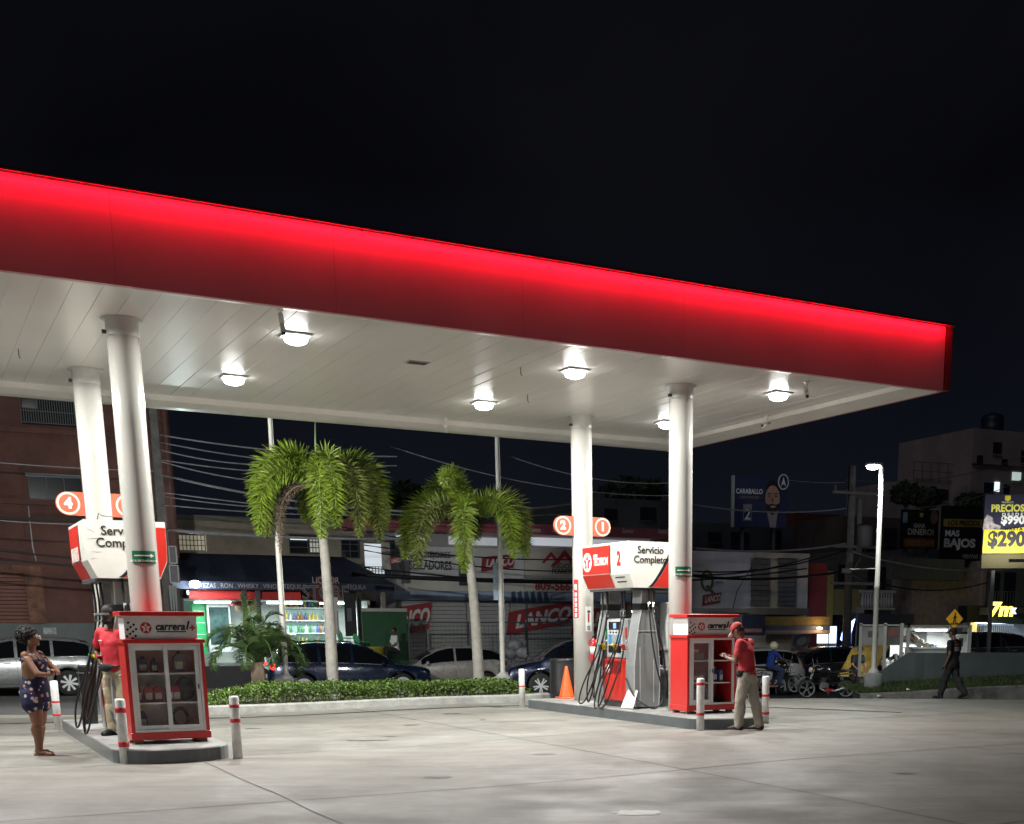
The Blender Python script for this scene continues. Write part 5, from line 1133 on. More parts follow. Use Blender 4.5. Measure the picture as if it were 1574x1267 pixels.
for px in (330, 440, 520):
    x, _ = LQ.R(px, 962, 1.2); MB().b2(x - .6, x + .6, 1.2, 1.26, HT - .1, HT - .04).build('tube_light', mat('tube_lit'), LQ.o); area((x, 1.2, HT - .14), 75, 1.2, .1, (0, 0, 0), (.86, 1, .97), LQ.o)
# furnishings inside, each its own thing
def inshop(name, label, cat, px0, px1, py0, py1, y0, d, m, front=None, group=None):
    s0, z0 = fl((px0 + px1) / 2, py1, y0); a, _ = fl(px0, 962, y0); b_, _ = fl(px1, 962, y0); _, z1 = fl((px0 + px1) / 2, py0, y0)
    p = FW(s0, y0, 0); zb = min(z0, .18) if z0 < .45 else z0
    t = thing(name, label, cat, (p.x, p.y, zb), AF, group); hw_ = (b_ - a) / 2
    return t, hw_, z1 - zb
t, h, zt2 = inshop('drinks_cooler', 'green drinks cooler at the left of the lit liquor store', 'cooler', 301, 320, 928, 1005, 2.3, .7, None)
MB().b2(-h, h, 0, .7, 0, zt2).build('case', mat('cooler_green', (.03, .35, .12), .4, var=.2, emit=(.1, .9, .35), es=.10), t); mb = MB()
for i in range(5): mb.b2(-h * .9, h * .9, -.02, -.004, .25 + i * .40, .27 + i * .40)
mb.build('shelf', WHITE, t)
t, h, zt2 = inshop('glass_cooler', 'white framed cooler with dark glass in the liquor store', 'cooler', 323, 358, 920, 1002, 2.0, .7, None)
MB().b2(-h, h, 0, .7, 0, zt2).build('case', mat('cooler_white', (.62, .66, .66), .4), t); MB().b2(-h * .86, h * .86, -.012, -.002, .25, zt2 - .30).build('glass_door', mat('cooler_glass', (.05, .09, .09), .1, var=.5, scale=2.0), t)
for px0, px1, lab in ((363, 376, 'left orange and white price poster inside the liquor store'), (382, 397, 'right orange and white price poster inside the liquor store')):
    t, h, zt2 = inshop('price_poster', lab, 'poster', px0, px1, 921, 941, 1.2, .1, None, group='posters in the liquor store')
    MB().b2(-h, h, 0, .02, 0, .95).build('sheet', mat('poster_cream', (.75, .62, .45), .6, var=.3, scale=5), t)
    text('$99', .30, mat('poster_orange', (.75, .20, .03), .6), t, (0, -.006, .62), bold=.02); text('OFERTA', .17, INKR, t, (0, -.006, .28), bold=.01)
R = random.Random(11); kinds = [((.05, .22, .08), 'green'), ((.35, .14, .04), 'amber'), ((.60, .62, .62), 'clear'), ((.10, .10, .35), 'blue'), ((.55, .45, .10), 'yellow')]
protos = []
for c, nm in kinds:
    o = MB().lathe([(.045, 0), (.05, .01), (.05, .17), (.02, .24), (.018, .30), (.005, .31)], n=10).build('shelf_bottle', mat('shelf_bottle_' + nm, c, .25), None); protos.append((o, nm)); o.location = (0, 0, -5)
t, h, zt2 = inshop('wall_shelf', 'lit white display shelves full of bottles in the liquor store', 'shelf', 440, 520, 925, 1005, 2.6, .5, None)
MB().b2(-h, h, .45, .5, 0, zt2).build('back', mat('shelf_back', (.45, .62, .62), .5, var=.2, scale=3), t)
levels = [.25, .75, 1.2, 1.65, 2.1]
for z in levels: MB().b2(-h, h, 0, .449, z - .03, z).build('shelf_board', WHITE, t)
used = set()
for li, z in enumerate(levels):
    for k in range(13):
        if R.random() < .12: continue
        src, nm = R.choice(protos)
        c = src if id(src) not in used else src.copy()
        if id(src) in used: COL.objects.link(c)
        used.add(id(src)); x = -h + .12 + (2 * h - .24) * k / 12; a = math.cos(AF); b_ = math.sin(AF); y = .15 + R.uniform(-.05, .05)
        c.location = (t.location.x + x * a - y * b_, t.location.y + x * b_ + y * a, t.location.z + z); c.scale = (1, 1, R.uniform(.85, 1.15))
        tag(c, '%s bottle standing on the lit liquor store shelves' % nm, 'bottle', nm + ' bottles on the liquor store shelves')
t, h, zt2 = inshop('shop_counter', 'dark counter with glass top under the price posters in the liquor store', 'counter', 405, 440, 965, 1010, .8, .7, None)
MB().b2(-h * 1.2, h * 1.2, 0, .7, 0, .95).build('base', mat('counter_dark', (.06, .05, .045), .5), t); MB().b2(-h * 1.25, h * 1.25, -.05, .75, .951, 1.0).build('top', mat('counter_top', (.4, .42, .42), .3), t)
for k, (px, lab) in enumerate(((432, 'white grocery pile on the counter of the liquor store'),)):
    p = FW(fl(px, 962, 1.1)[0], 1.1, 1.18); mb = MB(); [mb.ell((R.uniform(-.4, .4), R.uniform(-.1, .1), .08 + R.uniform(0, .16)), (.12, .10, .08), 8, 6) for _ in range(9)]
    tag(mb.build('grocery_bags', mat('grocery_white', (.6, .6, .5), .6, var=.6, scale=4), None, p, AF), lab, 'groceries', kind='stuff')
GRF = FT('green_hoarding', 'dark green board fence to the right of the liquor store', 'fence', 592, -2.4)
x0, _ = GRF.R(557, 962, 0); x1, _ = GRF.R(626, 962, 0); _, zt2 = GRF.R(590, 938, 0)
MB().b2(x0, x1, .0, .05, -.2, zt2).build('board', mat('board_green', (.018, .085, .035), .6, var=.2), GRF.o); MB().b2(x0, x1, -.05, -.002, zt2 - .05, zt2 + .06).build('top_rail', mat('rail_pale', (.4, .4, .38), .6), GRF.o)
def chair(px, py, Y, label):
    q = ony(px, py, Y); t = thing('plastic_chair', label, 'chair', (q.x, q.y, q.z), 2.2, 'green plastic chairs'); GC = mat('chair_green', (.02, .28, .09), .4)
    MB().box((0, 0, .43), (.46, .44, .03), 0, .01).build('seat', GC, t)
    MB().add([(-.22, .2, .45), (.22, .2, .45), (.24, .28, .80), (.12, .30, .90), (-.12, .30, .90), (-.24, .28, .80)], [(0, 1, 2, 3, 4, 5)]).build('backrest', GC, t)
    for x in (-.2, .2):
        for y in (-.18, .2): MB().tube([(x, y, .43), (x * 1.15, y * 1.15, 0)], .018, 6).build('leg', GC, t)
        MB().tube([(x * 1.15, -.2, .43), (x * 1.15, -.2, .64), (x * 1.15, .2, .66)], .02, 6).build('armrest', GC, t)
chair(561, 1018, 40.8, 'green plastic chair in front of the green board fence'); chair(536, 1012, 41.5, 'green plastic chair under the liquor store panel')
t = thing('yellow_crate', 'small yellow bin beside the brown awning post', 'bin', ony(578, 1020, 41.0)); MB().lathe([(.26, 0), (.30, .5), (.32, .52), (.30, .54), (.01, .5)], n=18).build('tub', mat('tub_yellow', (.35, .28, .04), .6), t)
ab = FT('feather_banner', 'narrow white feather banner beside the palm trunk at the liquor store', 'banner', 516, -3.0)
ab.box(512, 519, 918, 975, 0, .01, mat('banner_white', (.6, .6, .58), .6, var=.2), 'cloth'); x, _ = ab.R(519.5, 962); MB().cyl((x, 0, 0), (x, 0, 2.6), .015, n=8).build('pole', GREY, ab.o)
ab = FT('bottle_banner', 'tall black banner hanging at the right end of the liquor store', 'banner', 535, -2.6)
ab.box(528, 546, 912, 978, 0, .01, mat('banner_black', (.02, .02, .024), .6, var=.6, scale=2), 'cloth'); ab.box(533, 540, 935, 955, -.012, -.002, mat('banner_bottle', (.12, .13, .14), .5), 'bottle_picture')

# --- paint and hardware store
HS = FT('hardware_store', 'hardware store with grey roller shutters and large paint adverts', 'shop', 760)
GRW = mat('store_wall', (.38, .38, .39), .75, var=.15, scale=1.5)
HS.box(606, 1060, 822, 1030, .0, 8, GRW, 'wall', base=True)
f_ = HS.box(540, 1062, 805, 821, -1.2, .2, mat('fascia_maroon', (.34, .09, .11), .5, var=.2, scale=1), 'roof_fascia', o=-1.2)
for px in (822, 858, 925, 965, 1020): HS.txt('Lanco', px, 814 + (px - 800) * .012, .26, mat('letter_pink', (.62, .50, .52), .6, var=0), -1.22, bold=.008, shear=.2, fw=.46, fh=.17)
for a, b_, c, d, m_ in ((609, 652, 823, 829, mat('lit_strip', (.7, .75, .8), .4, emit=(.85, .92, 1), es=.35)), (816, 1000, 829, 841, mat('lit_strip')), (690, 770, 826, 838, mat('lit_strip_dim', (.6, .62, .65), .4, emit=(.85, .92, 1), es=.22))):
    HS.box(a, b_, c, d, -.05, -.004, m_, 'clerestory_window', o=-.05)
# lit upper room left of the adverts
HS.box(560, 589, 836, 882, -.05, -.004, mat('lit_room', (.7, .75, .78), .5, var=.1, emit=(.85, .93, 1), es=.50), 'lit_opening'); HS.box(589, 606, 830, 884, -.10, -.004, mat('door_dark', (.03, .035, .04), .5), 'dark_door')
x0, z0 = HS.R(558, 884, -.6); x1, z1 = HS.R(606, 872, -.6); bars(x0, x1, z0, z1, -.6, IRON, HS.o, 10, 2, name='balcony_rail')
ADW = mat('advert_grey', (.66, .66, .69), .6, var=.12, scale=.7); ADC = mat('advert_cream', (.62, .59, .54), .6, var=.15, scale=.8); ADB = mat('advert_blue', (.42, .52, .68), .5, var=.3, scale=1.2)
a1 = HS.box(622, 805, 842, 888, -.16, -.05, ADW, 'advert_board'); a2 = HS.box(806, 1058, 845, 890, -.17, -.05, ADC, 'advert_board')
a3 = HS.box(622, 805, 890, 909, -.15, -.05, ADC, 'lower_board'); a4 = HS.box(806, 1058, 892, 911, -.16, -.05, ADC, 'lower_board'); a5 = HS.box(606, 1058, 911, 924, -.30, -.05, ADB, 'blue_board')
DKT = mat('letter_dark', (.07, .07, .08), .6, var=0); RDT = mat('letter_red', (.42, .03, .04), .6, var=0)
HS.txt('LOS MEJORES', 662, 854, .42, DKT, -.18, bold=.0, fw=1.45, fh=.28); HS.txt('SELLADORES', 662, 869, .50, DKT, -.18, bold=.012, fw=1.55, fh=.32)
def lanco(T, px, py, wd, ht, o, parent=None, tilt=.12, red=None, whitem=None):
    x, z = T.R(px, py, o); par = parent or T.o
    poly = [(-wd / 2, -ht / 2 - tilt * wd * .5), (wd / 2 - .08 * wd, -ht / 2 + tilt * wd * .5), (wd / 2, ht / 2 + tilt * wd * .5), (-wd / 2 + .22 * wd, ht / 2 - tilt * wd * .25), (-wd / 2 + .04 * wd, ht / 2 - tilt * wd * .5)]
    a = MB().prism(poly, -.012, 0).build('logo_field', red or mat('logo_red', (.30, .03, .035), .6, var=.1), par, (x, o, z))
    b_ = text('LANCO', ht * .78, whitem or mat('logo_white', (.60, .60, .60), .6, var=0), a, (.03 * wd, -.016, 0), bold=ht * .035, shear=.25, sx=1.0)
    w0 = max(v.co.x for v in b_.data.vertices) - min(v.co.x for v in b_.data.vertices); k = wd * .82 / w0
    for v in b_.data.vertices: v.co.y += v.co.x * k * tilt * 1.0; v.co.x *= k
    return a
lanco(HS, 766, 865, 1.35, .50, -.20); HS.box(706, 728, 862, 900, -.30, -.17, mat('bucket_pic', (.05, .06, .09), .5, var=.5, scale=5), 'paint_tub_picture', o=-.3); HS.box(708, 726, 872, 882, -.32, -.301, mat('bucket_label', (.45, .45, .5), .5, var=.5, scale=9), 'tub_label', o=-.3)
x, z = HS.R(868, 857, -.2); mb = MB()
for dx, s_ in ((-.55, .8), (.0, 1.15), (.55, .8)): mb.prism([(dx - .5 * s_, -.28 * s_), (dx, .24 * s_), (dx + .5 * s_, -.28 * s_), (dx + .34 * s_, -.28 * s_), (dx, .04 * s_), (dx - .34 * s_, -.28 * s_)], -.02 - .004 * abs(dx), 0)
mb.build('roof_logo', RDT, HS.o, (x, -.2, z))
HS.txt('SOLUCIONES', 872, 870.5, .30, DKT, -.20, bold=.008, fw=1.25, fh=.17); HS.txt('FERRETERA N', 876, 878.5, .30, DKT, -.20, bold=.008, fw=1.45, fh=.17)
HS.txt('809-566-3', 856, 901, .46, RDT, -.19, bold=.012, fw=1.75, fh=.34)
lanco(HS, 858, 917, .65, .20, -.33, red=mat('logo_slate', (.16, .2, .3), .6), whitem=mat('logo_pale', (.6, .65, .7), .6)); lanco(HS, 725, 917, .55, .18, -.33, red=mat('logo_slate'), whitem=mat('logo_pale'))
mb = MB()
for k in range(6): x, z = HS.R(790 + 10 * k, 917, -.33); mb.prism([(x - .09, z - .22), (x + .12, z - .22), (x + .02, z + .2), (x - .10, z + .14)], -.335, -.31)
mb.build('brush_picture', mat('brush_dark', (.05, .08, .14), .6), HS.o)
SH = mat('shutter_grey', (.40, .40, .40), .5, var=.12, scale=1)
for a, b_ in ((612, 652), (657, 715), (720, 782), (787, 880), (884, 950), (955, 1050)):
    x0, z1 = HS.R(a, 926, -.05); x1, _ = HS.R(b_, 926, -.05); corr(x0, x1, .16, z1, -.12, SH, 'roller_shutter', HS.o, .14, .035)
    x2, _ = HS.R(a - 2.5, 926, -.05); MB().b2(x2 - .03, x2 + .07, -.16, -.003, 0, z1).build('shutter_guide', mat('guide_grey', (.36, .36, .35), .5), HS.o)
lanco(HS, 831, 950, 2.75, .82, -.17, tilt=.16); lanco(HS, 625, 953, 1.9, .95, -.17, tilt=.16); lanco(HS, 922, 952, 2.4, .85, -.17, tilt=.16)
FN = FT('mesh_fence', 'low wire mesh fence in front of the grey roller shutters', 'fence', 780, -2.6)
x0, _ = FN.R(628, 962, 0); x1, _ = FN.R(1050, 962, 0); _, zt2 = FN.R(800, 958, 0)
mb = MB(); n = int((x1 - x0) / .14)
for i in range(n + 1): x = x0 + (x1 - x0) * i / n; mb.b2(x - .004, x + .004, 0, .008, -.2, zt2)
for i in range(15): z = zt2 * i / 14.5; mb.b2(x0, x1, -.006, -.001, z - .004, z + .004)
mb.build('wire_mesh', IRON, FN.o)
for i in range(6): x = x0 + (x1 - x0) * i / 5; MB().cyl((x, 0, -.3), (x, 0, zt2 + .05), .035, n=10).build('fence_post', IRON, FN.o)
MB().b2(x0, x1, -.03, .03, zt2, zt2 + .05).build('top_rail', IRON, FN.o)
t = thing('trash_bag', 'crumpled white bag in front of the grey shutters right of the second flagpole', 'bag', ony(795, 1012, 42.5)); tag(t)
mb = MB(); [mb.ell((R.uniform(-.35, .35), R.uniform(-.15, .15), .25 + R.uniform(-.1, .22)), (.26, .2, .22), 10, 7) for _ in range(5)]; mb.build('bag_body', mat('bag_white', (.5, .5, .52), .5, var=.4, bump=1, bscale=5), t)
t = thing('ladder_rack', 'metal rack with a white step frame beside the rear right column', 'rack', ony(868, 1006, 41.5), AF)
mb = MB(); [mb.tube([(x, 0, 0), (x, 0, 1.7)], .03, 6) for x in (-1.3, .6)]; mb.tube([(-1.3, 0, 1.2), (.6, 0, 1.2)], .03, 6); mb.tube([(-1.3, 0, .5), (.6, 0, .5)], .03, 6); mb.build('rack_frame', IRON, t)
MB().tube([(.15, -.3, .0), (.32, -.3, 1.25), (.42, -.3, 1.5), (.62, -.3, 1.5), (.72, -.3, 1.25), (.85, -.3, .0)], .045, 6).build('step_frame', mat('pale_paint', (.6, .6, .56), .5), t)

# vertical shop banner boards at the corner
ab = FT('corner_banner', 'upright advert board with red lettering between the liquor and hardware stores', 'sign', 597, -1.2)
ab.box(586, 599, 833, 876, 0, .06, mat('banner_cream', (.45, .42, .40), .6, var=.4, scale=3), 'board'); ab.box(601, 615, 845, 890, -.1, -.04, mat('banner_dark', (.06, .06, .08), .6, var=.5, scale=3), 'board')
lanco(ab, 608, 862, .40, .22, -.12)

# --- white walled building with the round Q mark
QB = FT('white_building', 'pale two storey building with a large Q mark and a small red advert', 'building', 1110, .5)
PALE = mat('pale_render', (.66, .66, .74), .7, var=.12, scale=1.2); QB.box(1058, 1160, 848, 1030, 0, 7, PALE, 'wall', base=True)
x, z = QB.R(1092, 893, -.02); mb = MB(); n = 28
for k in range(n): a0, a1 = 2 * math.pi * k / n, 2 * math.pi * (k + 1) / n; mb.prism([(x - .15 + .30 * math.cos(a0), z + .42 * math.sin(a0)), (x - .15 + .30 * math.cos(a1), z + .42 * math.sin(a1)), (x - .15 + .20 * math.cos(a1), z + .31 * math.sin(a1)), (x - .15 + .20 * math.cos(a0), z + .31 * math.sin(a0))], -.03, -.003)
mb.prism([(x - .22, z - .22), (x - .10, z - .16), (x + .22, z - .48), (x + .06, z - .50)], -.034, -.004); mb.build('round_mark', mat('mark_green', (.10, .13, .07), .6), QB.o)
QB.txt('QUISQUEYA', 1100, 888, .26, mat('letter_blue', (.10, .13, .30), .6, var=0), -.04, bold=.004, shear=.2, fw=1.0, fh=.16); QB.txt('EL MAESTRO', 1104, 895, .17, mat('letter_blue'), -.04, bold=.002, fw=.5, fh=.09)
lanco(QB, 1094, 921, .90, .42, -.02, tilt=.14)
QB.box(1058, 1160, 935, 942, -.5, -.003, mat('ledge_pale', (.30, .28, .28), .8), 'ledge')
x, z = QB.R(1140, 870, -.2); MB().tube([(x + .5, -.2, z), (x - .2, -.2, z - 1.0), (x - .5, -.2, z - 2.1), (x - 1.2, -.2, z - 2.4), (x - 1.5, -.2, z - 1.8)], .018, 6).build('loose_cable', BLACK, QB.o)
SB = FT('shuttered_building', 'cream building with two tall louvred windows above an awning', 'building', 1200, .5)
CRM = mat('cream_render', (.58, .53, .45), .8, var=.2, scale=1.5)
SB.box(1160.5, 1243, 852, 1030, 0, 7, CRM, 'wall', base=True); SB.box(1160.5, 1245, 850, 858, -.12, -.003, CRM, 'cornice')
for a, b_ in ((1154, 1182), (1196, 1223)):
    x0, z1 = SB.R(a, 859, -.03); x1, z0 = SB.R(b_, 932, -.03); corr(x0, x1, z0, z1, -.08, mat('louvre_grey', (.16, .16, .155), .6, var=.2), 'louvred_window', SB.o, .19, .07)
SB.box(1160.5, 1243, 935, 945, -.9, -.003, mat('slab_grey', (.22, .20, .18), .8), 'balcony_slab')
aw = SB.box(1168, 1276, 948, 962, -1.6, -.3, mat('awning_ochre', (.26, .20, .06), .7, var=.3, scale=3), 'awning', o=-1.6); SB.box(1166, 1276, 962, 969, -1.7, -1.5, mat('awning_blue', (.06, .09, .20), .6, var=.2), 'awning_border', o=-1.7); SB.box(1166, 1276, 969, 974, -1.72, -1.5, mat('awning_edge', (.28, .24, .22), .6), 'awning_edge', o=-1.72)
ab = FT('folding_sign', 'dark blue advert board under the cream building, beside the cabinet', 'sign', 1162, -1.4); ab.box(1142, 1176, 946, 977, 0, .08, mat('advert_navy', (.05, .07, .13), .6, var=.4, scale=2), 'board'); ab.box(1144, 1172, 966, 973, -.012, -.002, mat('advert_stripe', (.35, .10, .10), .6), 'stripe'); ab.txt('FERRETERIA', 1158, 969.5, .15, mat('letter_pink'), -.02, bold=.004)
ab = FT('square_sign', 'small grey square sign with a dark swirl below the blue awning border', 'sign', 1230, -.2); ab.box(1217, 1242, 976, 1004, 0, .06, mat('sign_grey', (.32, .32, .31), .6, var=.2), 'board'); ab.txt('Q', 1229, 987, .8, DKT, -.02, bold=.03, sx=1.3, shear=.3); ab.txt('quisqueya', 1229, 998, .2, DKT, -.02, bold=.004)
x, z = SB.R(1262, 966, -1.9); MB().ell((x, -1.8, z), (.14, .06, .05), 10, 6).build('warm_lamp', mat('lamp_warm', (1, .7, .4), .4, var=0, emit=(1, .62, .3), es=14), SB.o); point((x, -2.1, z + .02), 14, .08, (1, .62, .32), SB.o)
RB = FT('red_building', 'narrow dark red building with a yellow strip between the cream building and the balcony', 'building', 1258, 1.0)
RB.box(1244, 1272, 866, 1030, 0, 6, mat('red_render', (.30, .045, .03), .8, var=.2), 'wall', base=True); RB.box(1272.2, 1282, 878, 1030, 0.02, 5, mat('yellow_render', (.34, .26, .06), .8), 'yellow_wall', base=True)
BB = FT('balcony_house', 'dark house with a white balustrade balcony and ochre wall', 'house', 1330, 2.5)
DKW = mat('dark_render', (.10, .095, .09), .85, var=.2); BB.box(1284, 1420, 850, 1030, 0, 6, DKW, 'wall', base=True)
BB.box(1270, 1330, 906, 945, -1.4, -.003, mat('ochre_render', (.24, .20, .07), .8, var=.15), 'ochre_wall', o=-1.4)
x0, z0 = BB.R(1322, 934, -1.5); x1, z1 = BB.R(1376, 908, -1.5); bal = mat('baluster_white', (.42, .42, .40), .7)
MB().b2(x0, x1, -1.55, -1.4, z1 - .1, z1).build('top_rail', bal, BB.o); MB().b2(x0, x1, -1.55, -.01, z0 - .1, z0).build('balcony_floor', bal, BB.o)
for i in range(12): MB().lathe([(.05, z0), (.09, z0 + .2), (.04, z0 + .5), (.06, z1 - .15), (.06, z1 - .1)], (x0 + .15 + (x1 - x0 - .3) * i / 11, -1.47, 0), 10).build('baluster', bal, BB.o)
for a, b_, c, d in ((1290, 1312, 868, 900), (1335, 1362, 872, 905)): BB.box(a, b_, c, d, -.05, -.003, WIN, 'window')
BB.box(1318, 1405, 944, 958, -2.2, -.3, mat('canopy_dark', (.05, .055, .07), .7), 'shop_canopy', o=-2.2)
JB = FT('long_dark_building', 'long unlit brown building behind the food stall and crossing sign', 'building', 1440, 1.0)
JB.box(1404, 1512, 872, 1030, 0, 8, mat('dull_brown', (.26, .20, .185), .85, var=.25), 'wall', base=True); JB.box(1512, 1518, 862, 1030, -.12, 8, mat('dull_pink', (.28, .20, .18), .85), 'corner_pier', base=True)
x0, z0 = JB.R(1395, 880, -.3); MB().b2(x0 - 1, x0 + 3, -.5, -.1, z0 - .3, z0 + .6).build('parapet', DKW, JB.o)
UB = FT('corner_building', 'dark upper storey with railings above the lit shop at the right edge', 'building', 1560, 1.0)
UB.box(1519, 1760, 862, 944, 0, 8, mat('dull_wall', (.12, .11, .10), .85, var=.25), 'wall'); UB.box(1518, 1760, 935, 946, -2.0, -.003, mat('dull_slab', (.16, .15, .13), .85), 'slab')
for a, b_ in ((1523, 1538), (1545, 1562)): UB.box(a, b_, 880, 930, -.05, -.003, WIN, 'window')
x0, z0 = UB.R(1519, 934, -1.9); x1, z1 = UB.R(1700, 912, -1.9); bars(x0, x1, z0, z1, -1.9, IRON, UB.o, 40, 1, name='railing')
# lit shop at the right edge
RS = FT('lit_corner_shop', 'brightly lit shop with yellow neon letters at the right edge', 'shop', 1540, 0.5)
x0, zt2 = RS.R(1494, 958, 0); x1, _ = RS.R(1700, 958, 0)
for a in ((x0, x1, 3, 3.1, -.3, zt2), (x0 - .1, x0, 0, 3, -.3, zt2), (x0, x1, 0, 3.1, zt2 + .001, zt2 + .1)): MB().b2(*a).build('wall', mat('shop_white', (.7, .74, .78), .6, var=.1), RS.o)
RS.box(1494, 1502, 957, 975, -.1, -.03, mat('yellow_sign_lit', (.9, .7, .2), .5, emit=(1, .75, .25), es=.9), 'side_sign'); RS.box(1502, 1700, 955, 959, -.2, -.1, mat('shop_tube', (1, 1, 1), .4, var=0, emit=(.8, .92, 1), es=5), 'tube_light')
xa, za = RS.R(1504, 961, -.05); xb, zb = RS.R(1556, 978, -.05); bars(xa, xb, zb, za, -.05, mat('bar_white', (.3, .33, .38), .5), RS.o, 18, 1, .02)
p = RS.R(1558, 970, 1.5); area(((x0 + x1) / 2 - 2, 1.4, zt2 - .1), 160, 4, 1, (0, 0, 0), (.75, .88, 1), RS.o)
MB().prism([(-.3, zt2), (-2.6, zt2 - .05), (-2.6, zt2 + .12), (-.3, zt2 + .75)], x0 + .6, x1, f=lambda p, y: (y, p[0], p[1])).build('shop_awning', mat('awning_green', (.03, .07, .06), .6), RS.o)
NE = mat('neon_yellow', (.9, .85, .1), .4, var=0, emit=(1, .92, .12), es=3.0)
RS.txt('7m', 1540, 937, 1.05, NE, -2.9, bold=.05, shear=.15, name='neon_letters', fw=1.35, fh=.62); RS.txt('x', 1558, 938, .45, mat('neon_white', (.9, .9, .9), .4, var=0, emit=(.8, .95, 1), es=2), -2.9, bold=.03, name='neon_letters')
RS.box(1487, 1524, 931, 957, -1.0, -.4, mat('board_black', (.015, .015, .017), .6), 'dark_board', o=-1.0)
x, z = RS.R(1559, 975, 1.2); t = thing('person', 'person in a white and red shirt standing in the lit corner shop', 'person', FW(RS.s0 + x, 1.7, G(18, 58)), AF)
PSHOP = t

# --- food stall and panels behind the grey wall
def dist_thing(name, label, cat, px, Y, group=None, rz=0.0, z=None):
    q = ony(px, 962, Y); g = G(q.x, q.y) if z is None else z
    t = thing(name, label, cat, (q.x, q.y, g), rz, group)
    def RR(x, y, dy=0.0): p = ony(x, y, Y + dy); return p.x - q.x, p.z - g
    return t, RR
t, RR = dist_thing('food_stall', 'white lit food stall with a counter behind the grey wall', 'market stall', 1432, 39.0)
def fb(a, b_, c, d, y0, y1, m, nm, par=None):
    x0, z1 = RR(a, c); x1, z0 = RR(b_, d); return MB().b2(x0, x1, y0, y1, z0, z1).build(nm, m, par or t)
SW = mat('stall_white', (.72, .74, .74), .5, var=.08)
fb(1384, 1477, 961, 965, -1.0, 1.6, mat('stall_roof', (.25, .22, .18), .6), 'roof'); fb(1384, 1477, 965, 1040, 1.55, 1.6, SW, 'back_wall'); fb(1409, 1440, 971, 990, 1.5, 1.54, mat('stall_dark', (.04, .045, .045), .4), 'dark_window')
fb(1391, 1466, 994, 997, -.6, .3, SW, 'counter_top'); fb(1393, 1464, 997, 1040, -.5, .2, mat('counter_white', (.55, .56, .56), .6), 'counter_front')
fb(1410, 1458, 967.5, 970, .2, .3, mat('stall_tube', (1, 1, 1), .4, var=0, emit=(.95, 1, 1), es=8), 'tube_light')
for a in (1384.5, 1476): fb(a, a + 1.2, 961, 1045, -1.0, -.95, mat('stall_post', (.35, .36, .34), .5), 'post')
x, z = RR(1432, 970); area((x, .3, z - .1), 95, 2.0, .4, (0, 0, 0), (.95, 1, .98), t)
st_ = t
for k, (px, py, sx_, sz_, lab, c) in enumerate(((1396, 981, .34, .26, 'pink and white packets heaped at the left of the food stall', (.6, .38, .34)), (1410, 984, .34, .30, 'pile of white bags on the food stall counter', (.7, .7, .68)), (1422, 989, .22, .14, 'cream tray of food in the middle of the stall counter', (.65, .55, .38)), (1435, 989, .22, .14, 'pale blue box on the food stall counter', (.35, .5, .6)))):
    q = ony(px, py + 5, 38.75); mb = MB(); rr_ = random.Random(k); [mb.ell((rr_.uniform(-.6, .6) * sx_, rr_.uniform(-.1, .1), rr_.uniform(0, 1) * sz_ * .7), (sx_ * .5, .12, sz_ * .45), 9, 6) for _ in range(4)]
    tag(mb.build('food_packets', mat('packet_%d' % int(c[0] * 100 + k), c, .6, var=.4, scale=6), None, q), lab, 'food')
t, RR = dist_thing('white_fridge', 'white fridge with a dark notice behind the walking man', 'fridge', 1478, 38.5); fb(1470, 1484, 975, 1040, 0, .5, SW, 'case'); fb(1474, 1480, 981, 994, -.01, -.002, mat('notice_dark', (.08, .09, .09), .5, var=.3), 'notice')
t, RR = dist_thing('hoarding_panels', 'two grey advert panels on a metal frame left of the food stall', 'panel', 1350, 38.0)
pm = mat('panel_grey', (.26, .26, .25), .7, var=.25, scale=1.2); fb(1322, 1358, 962, 992, 0, .04, pm, 'panel'); fb(1360.5, 1384, 962, 992, 0, .04, mat('panel_dark', (.12, .11, .10), .7, var=.4, scale=2), 'panel')
for a in (1321, 1358.5, 1384): fb(a, a + 1.5, 958, 1040, -.05, -.005, mat('stall_post'), 'post')
fb(1321, 1385, 960, 962, -.05, -.004, mat('stall_post'), 'rail'); fb(1334, 1350, 970, 980, -.012, -.002, mat('panel_mark', (.10, .08, .08), .7), 'mark'); fb(1366, 1381, 968, 978, -.012, -.002, mat('panel_mark_red', (.20, .07, .06), .7), 'mark')
# --- grey retaining wall
WL = [(ony(1316, 1040, 34.8), 'a')]
t, RR = dist_thing('retaining_wall', 'long smooth grey wall with a sloping left end behind the grass verge', 'wall', 1450, 34.6)
poly = [RR(x, y) for x, y in ((1312, 1080), (1314, 1062), (1342, 1041), (1397, 1003.5), (1720, 1003.5), (1720, 1080))]
MB().prism(poly, 0, .22).build('wall_face', mat('wall_slate', (.085, .105, .108), .55, var=.15, scale=1.3, bump=.1), t)
# crossing sign
t, RR = dist_thing('crossing_sign', 'yellow diamond pedestrian crossing sign above the walking man', 'road sign', 1467, 36.5)
x, z = RR(1467, 951.5); r = .245
MB().prism([(x - r, z), (x, z - r * 1.15), (x + r, z), (x, z + r * 1.15)], -.015, .0).build('plate', mat('sign_amber', (.80, .42, .02), .5, var=.1), t)
MB().prism([(x - r * 1.08, z), (x, z - r * 1.24), (x + r * 1.08, z), (x, z + r * 1.24)], .001, .014).build('plate_border', INKB, t)
mb = MB(); mb.ell((x + .01, -.03, z + .15), (.022, .01, .022), 8, 6); bar(mb, (x + .01, -.03, z + .12), (x, -.03, z), .035, .02)
for a, b_ in (((0, 0), (-.05, -.11)), ((0, 0), (.05, -.11)), ((.01, .1), (-.045, .02)), ((.01, .1), (.06, .03))): bar(mb, (x + a[0], -.03, z + a[1]), (x + b_[0], -.03, z + b_[1]), .02, .015)
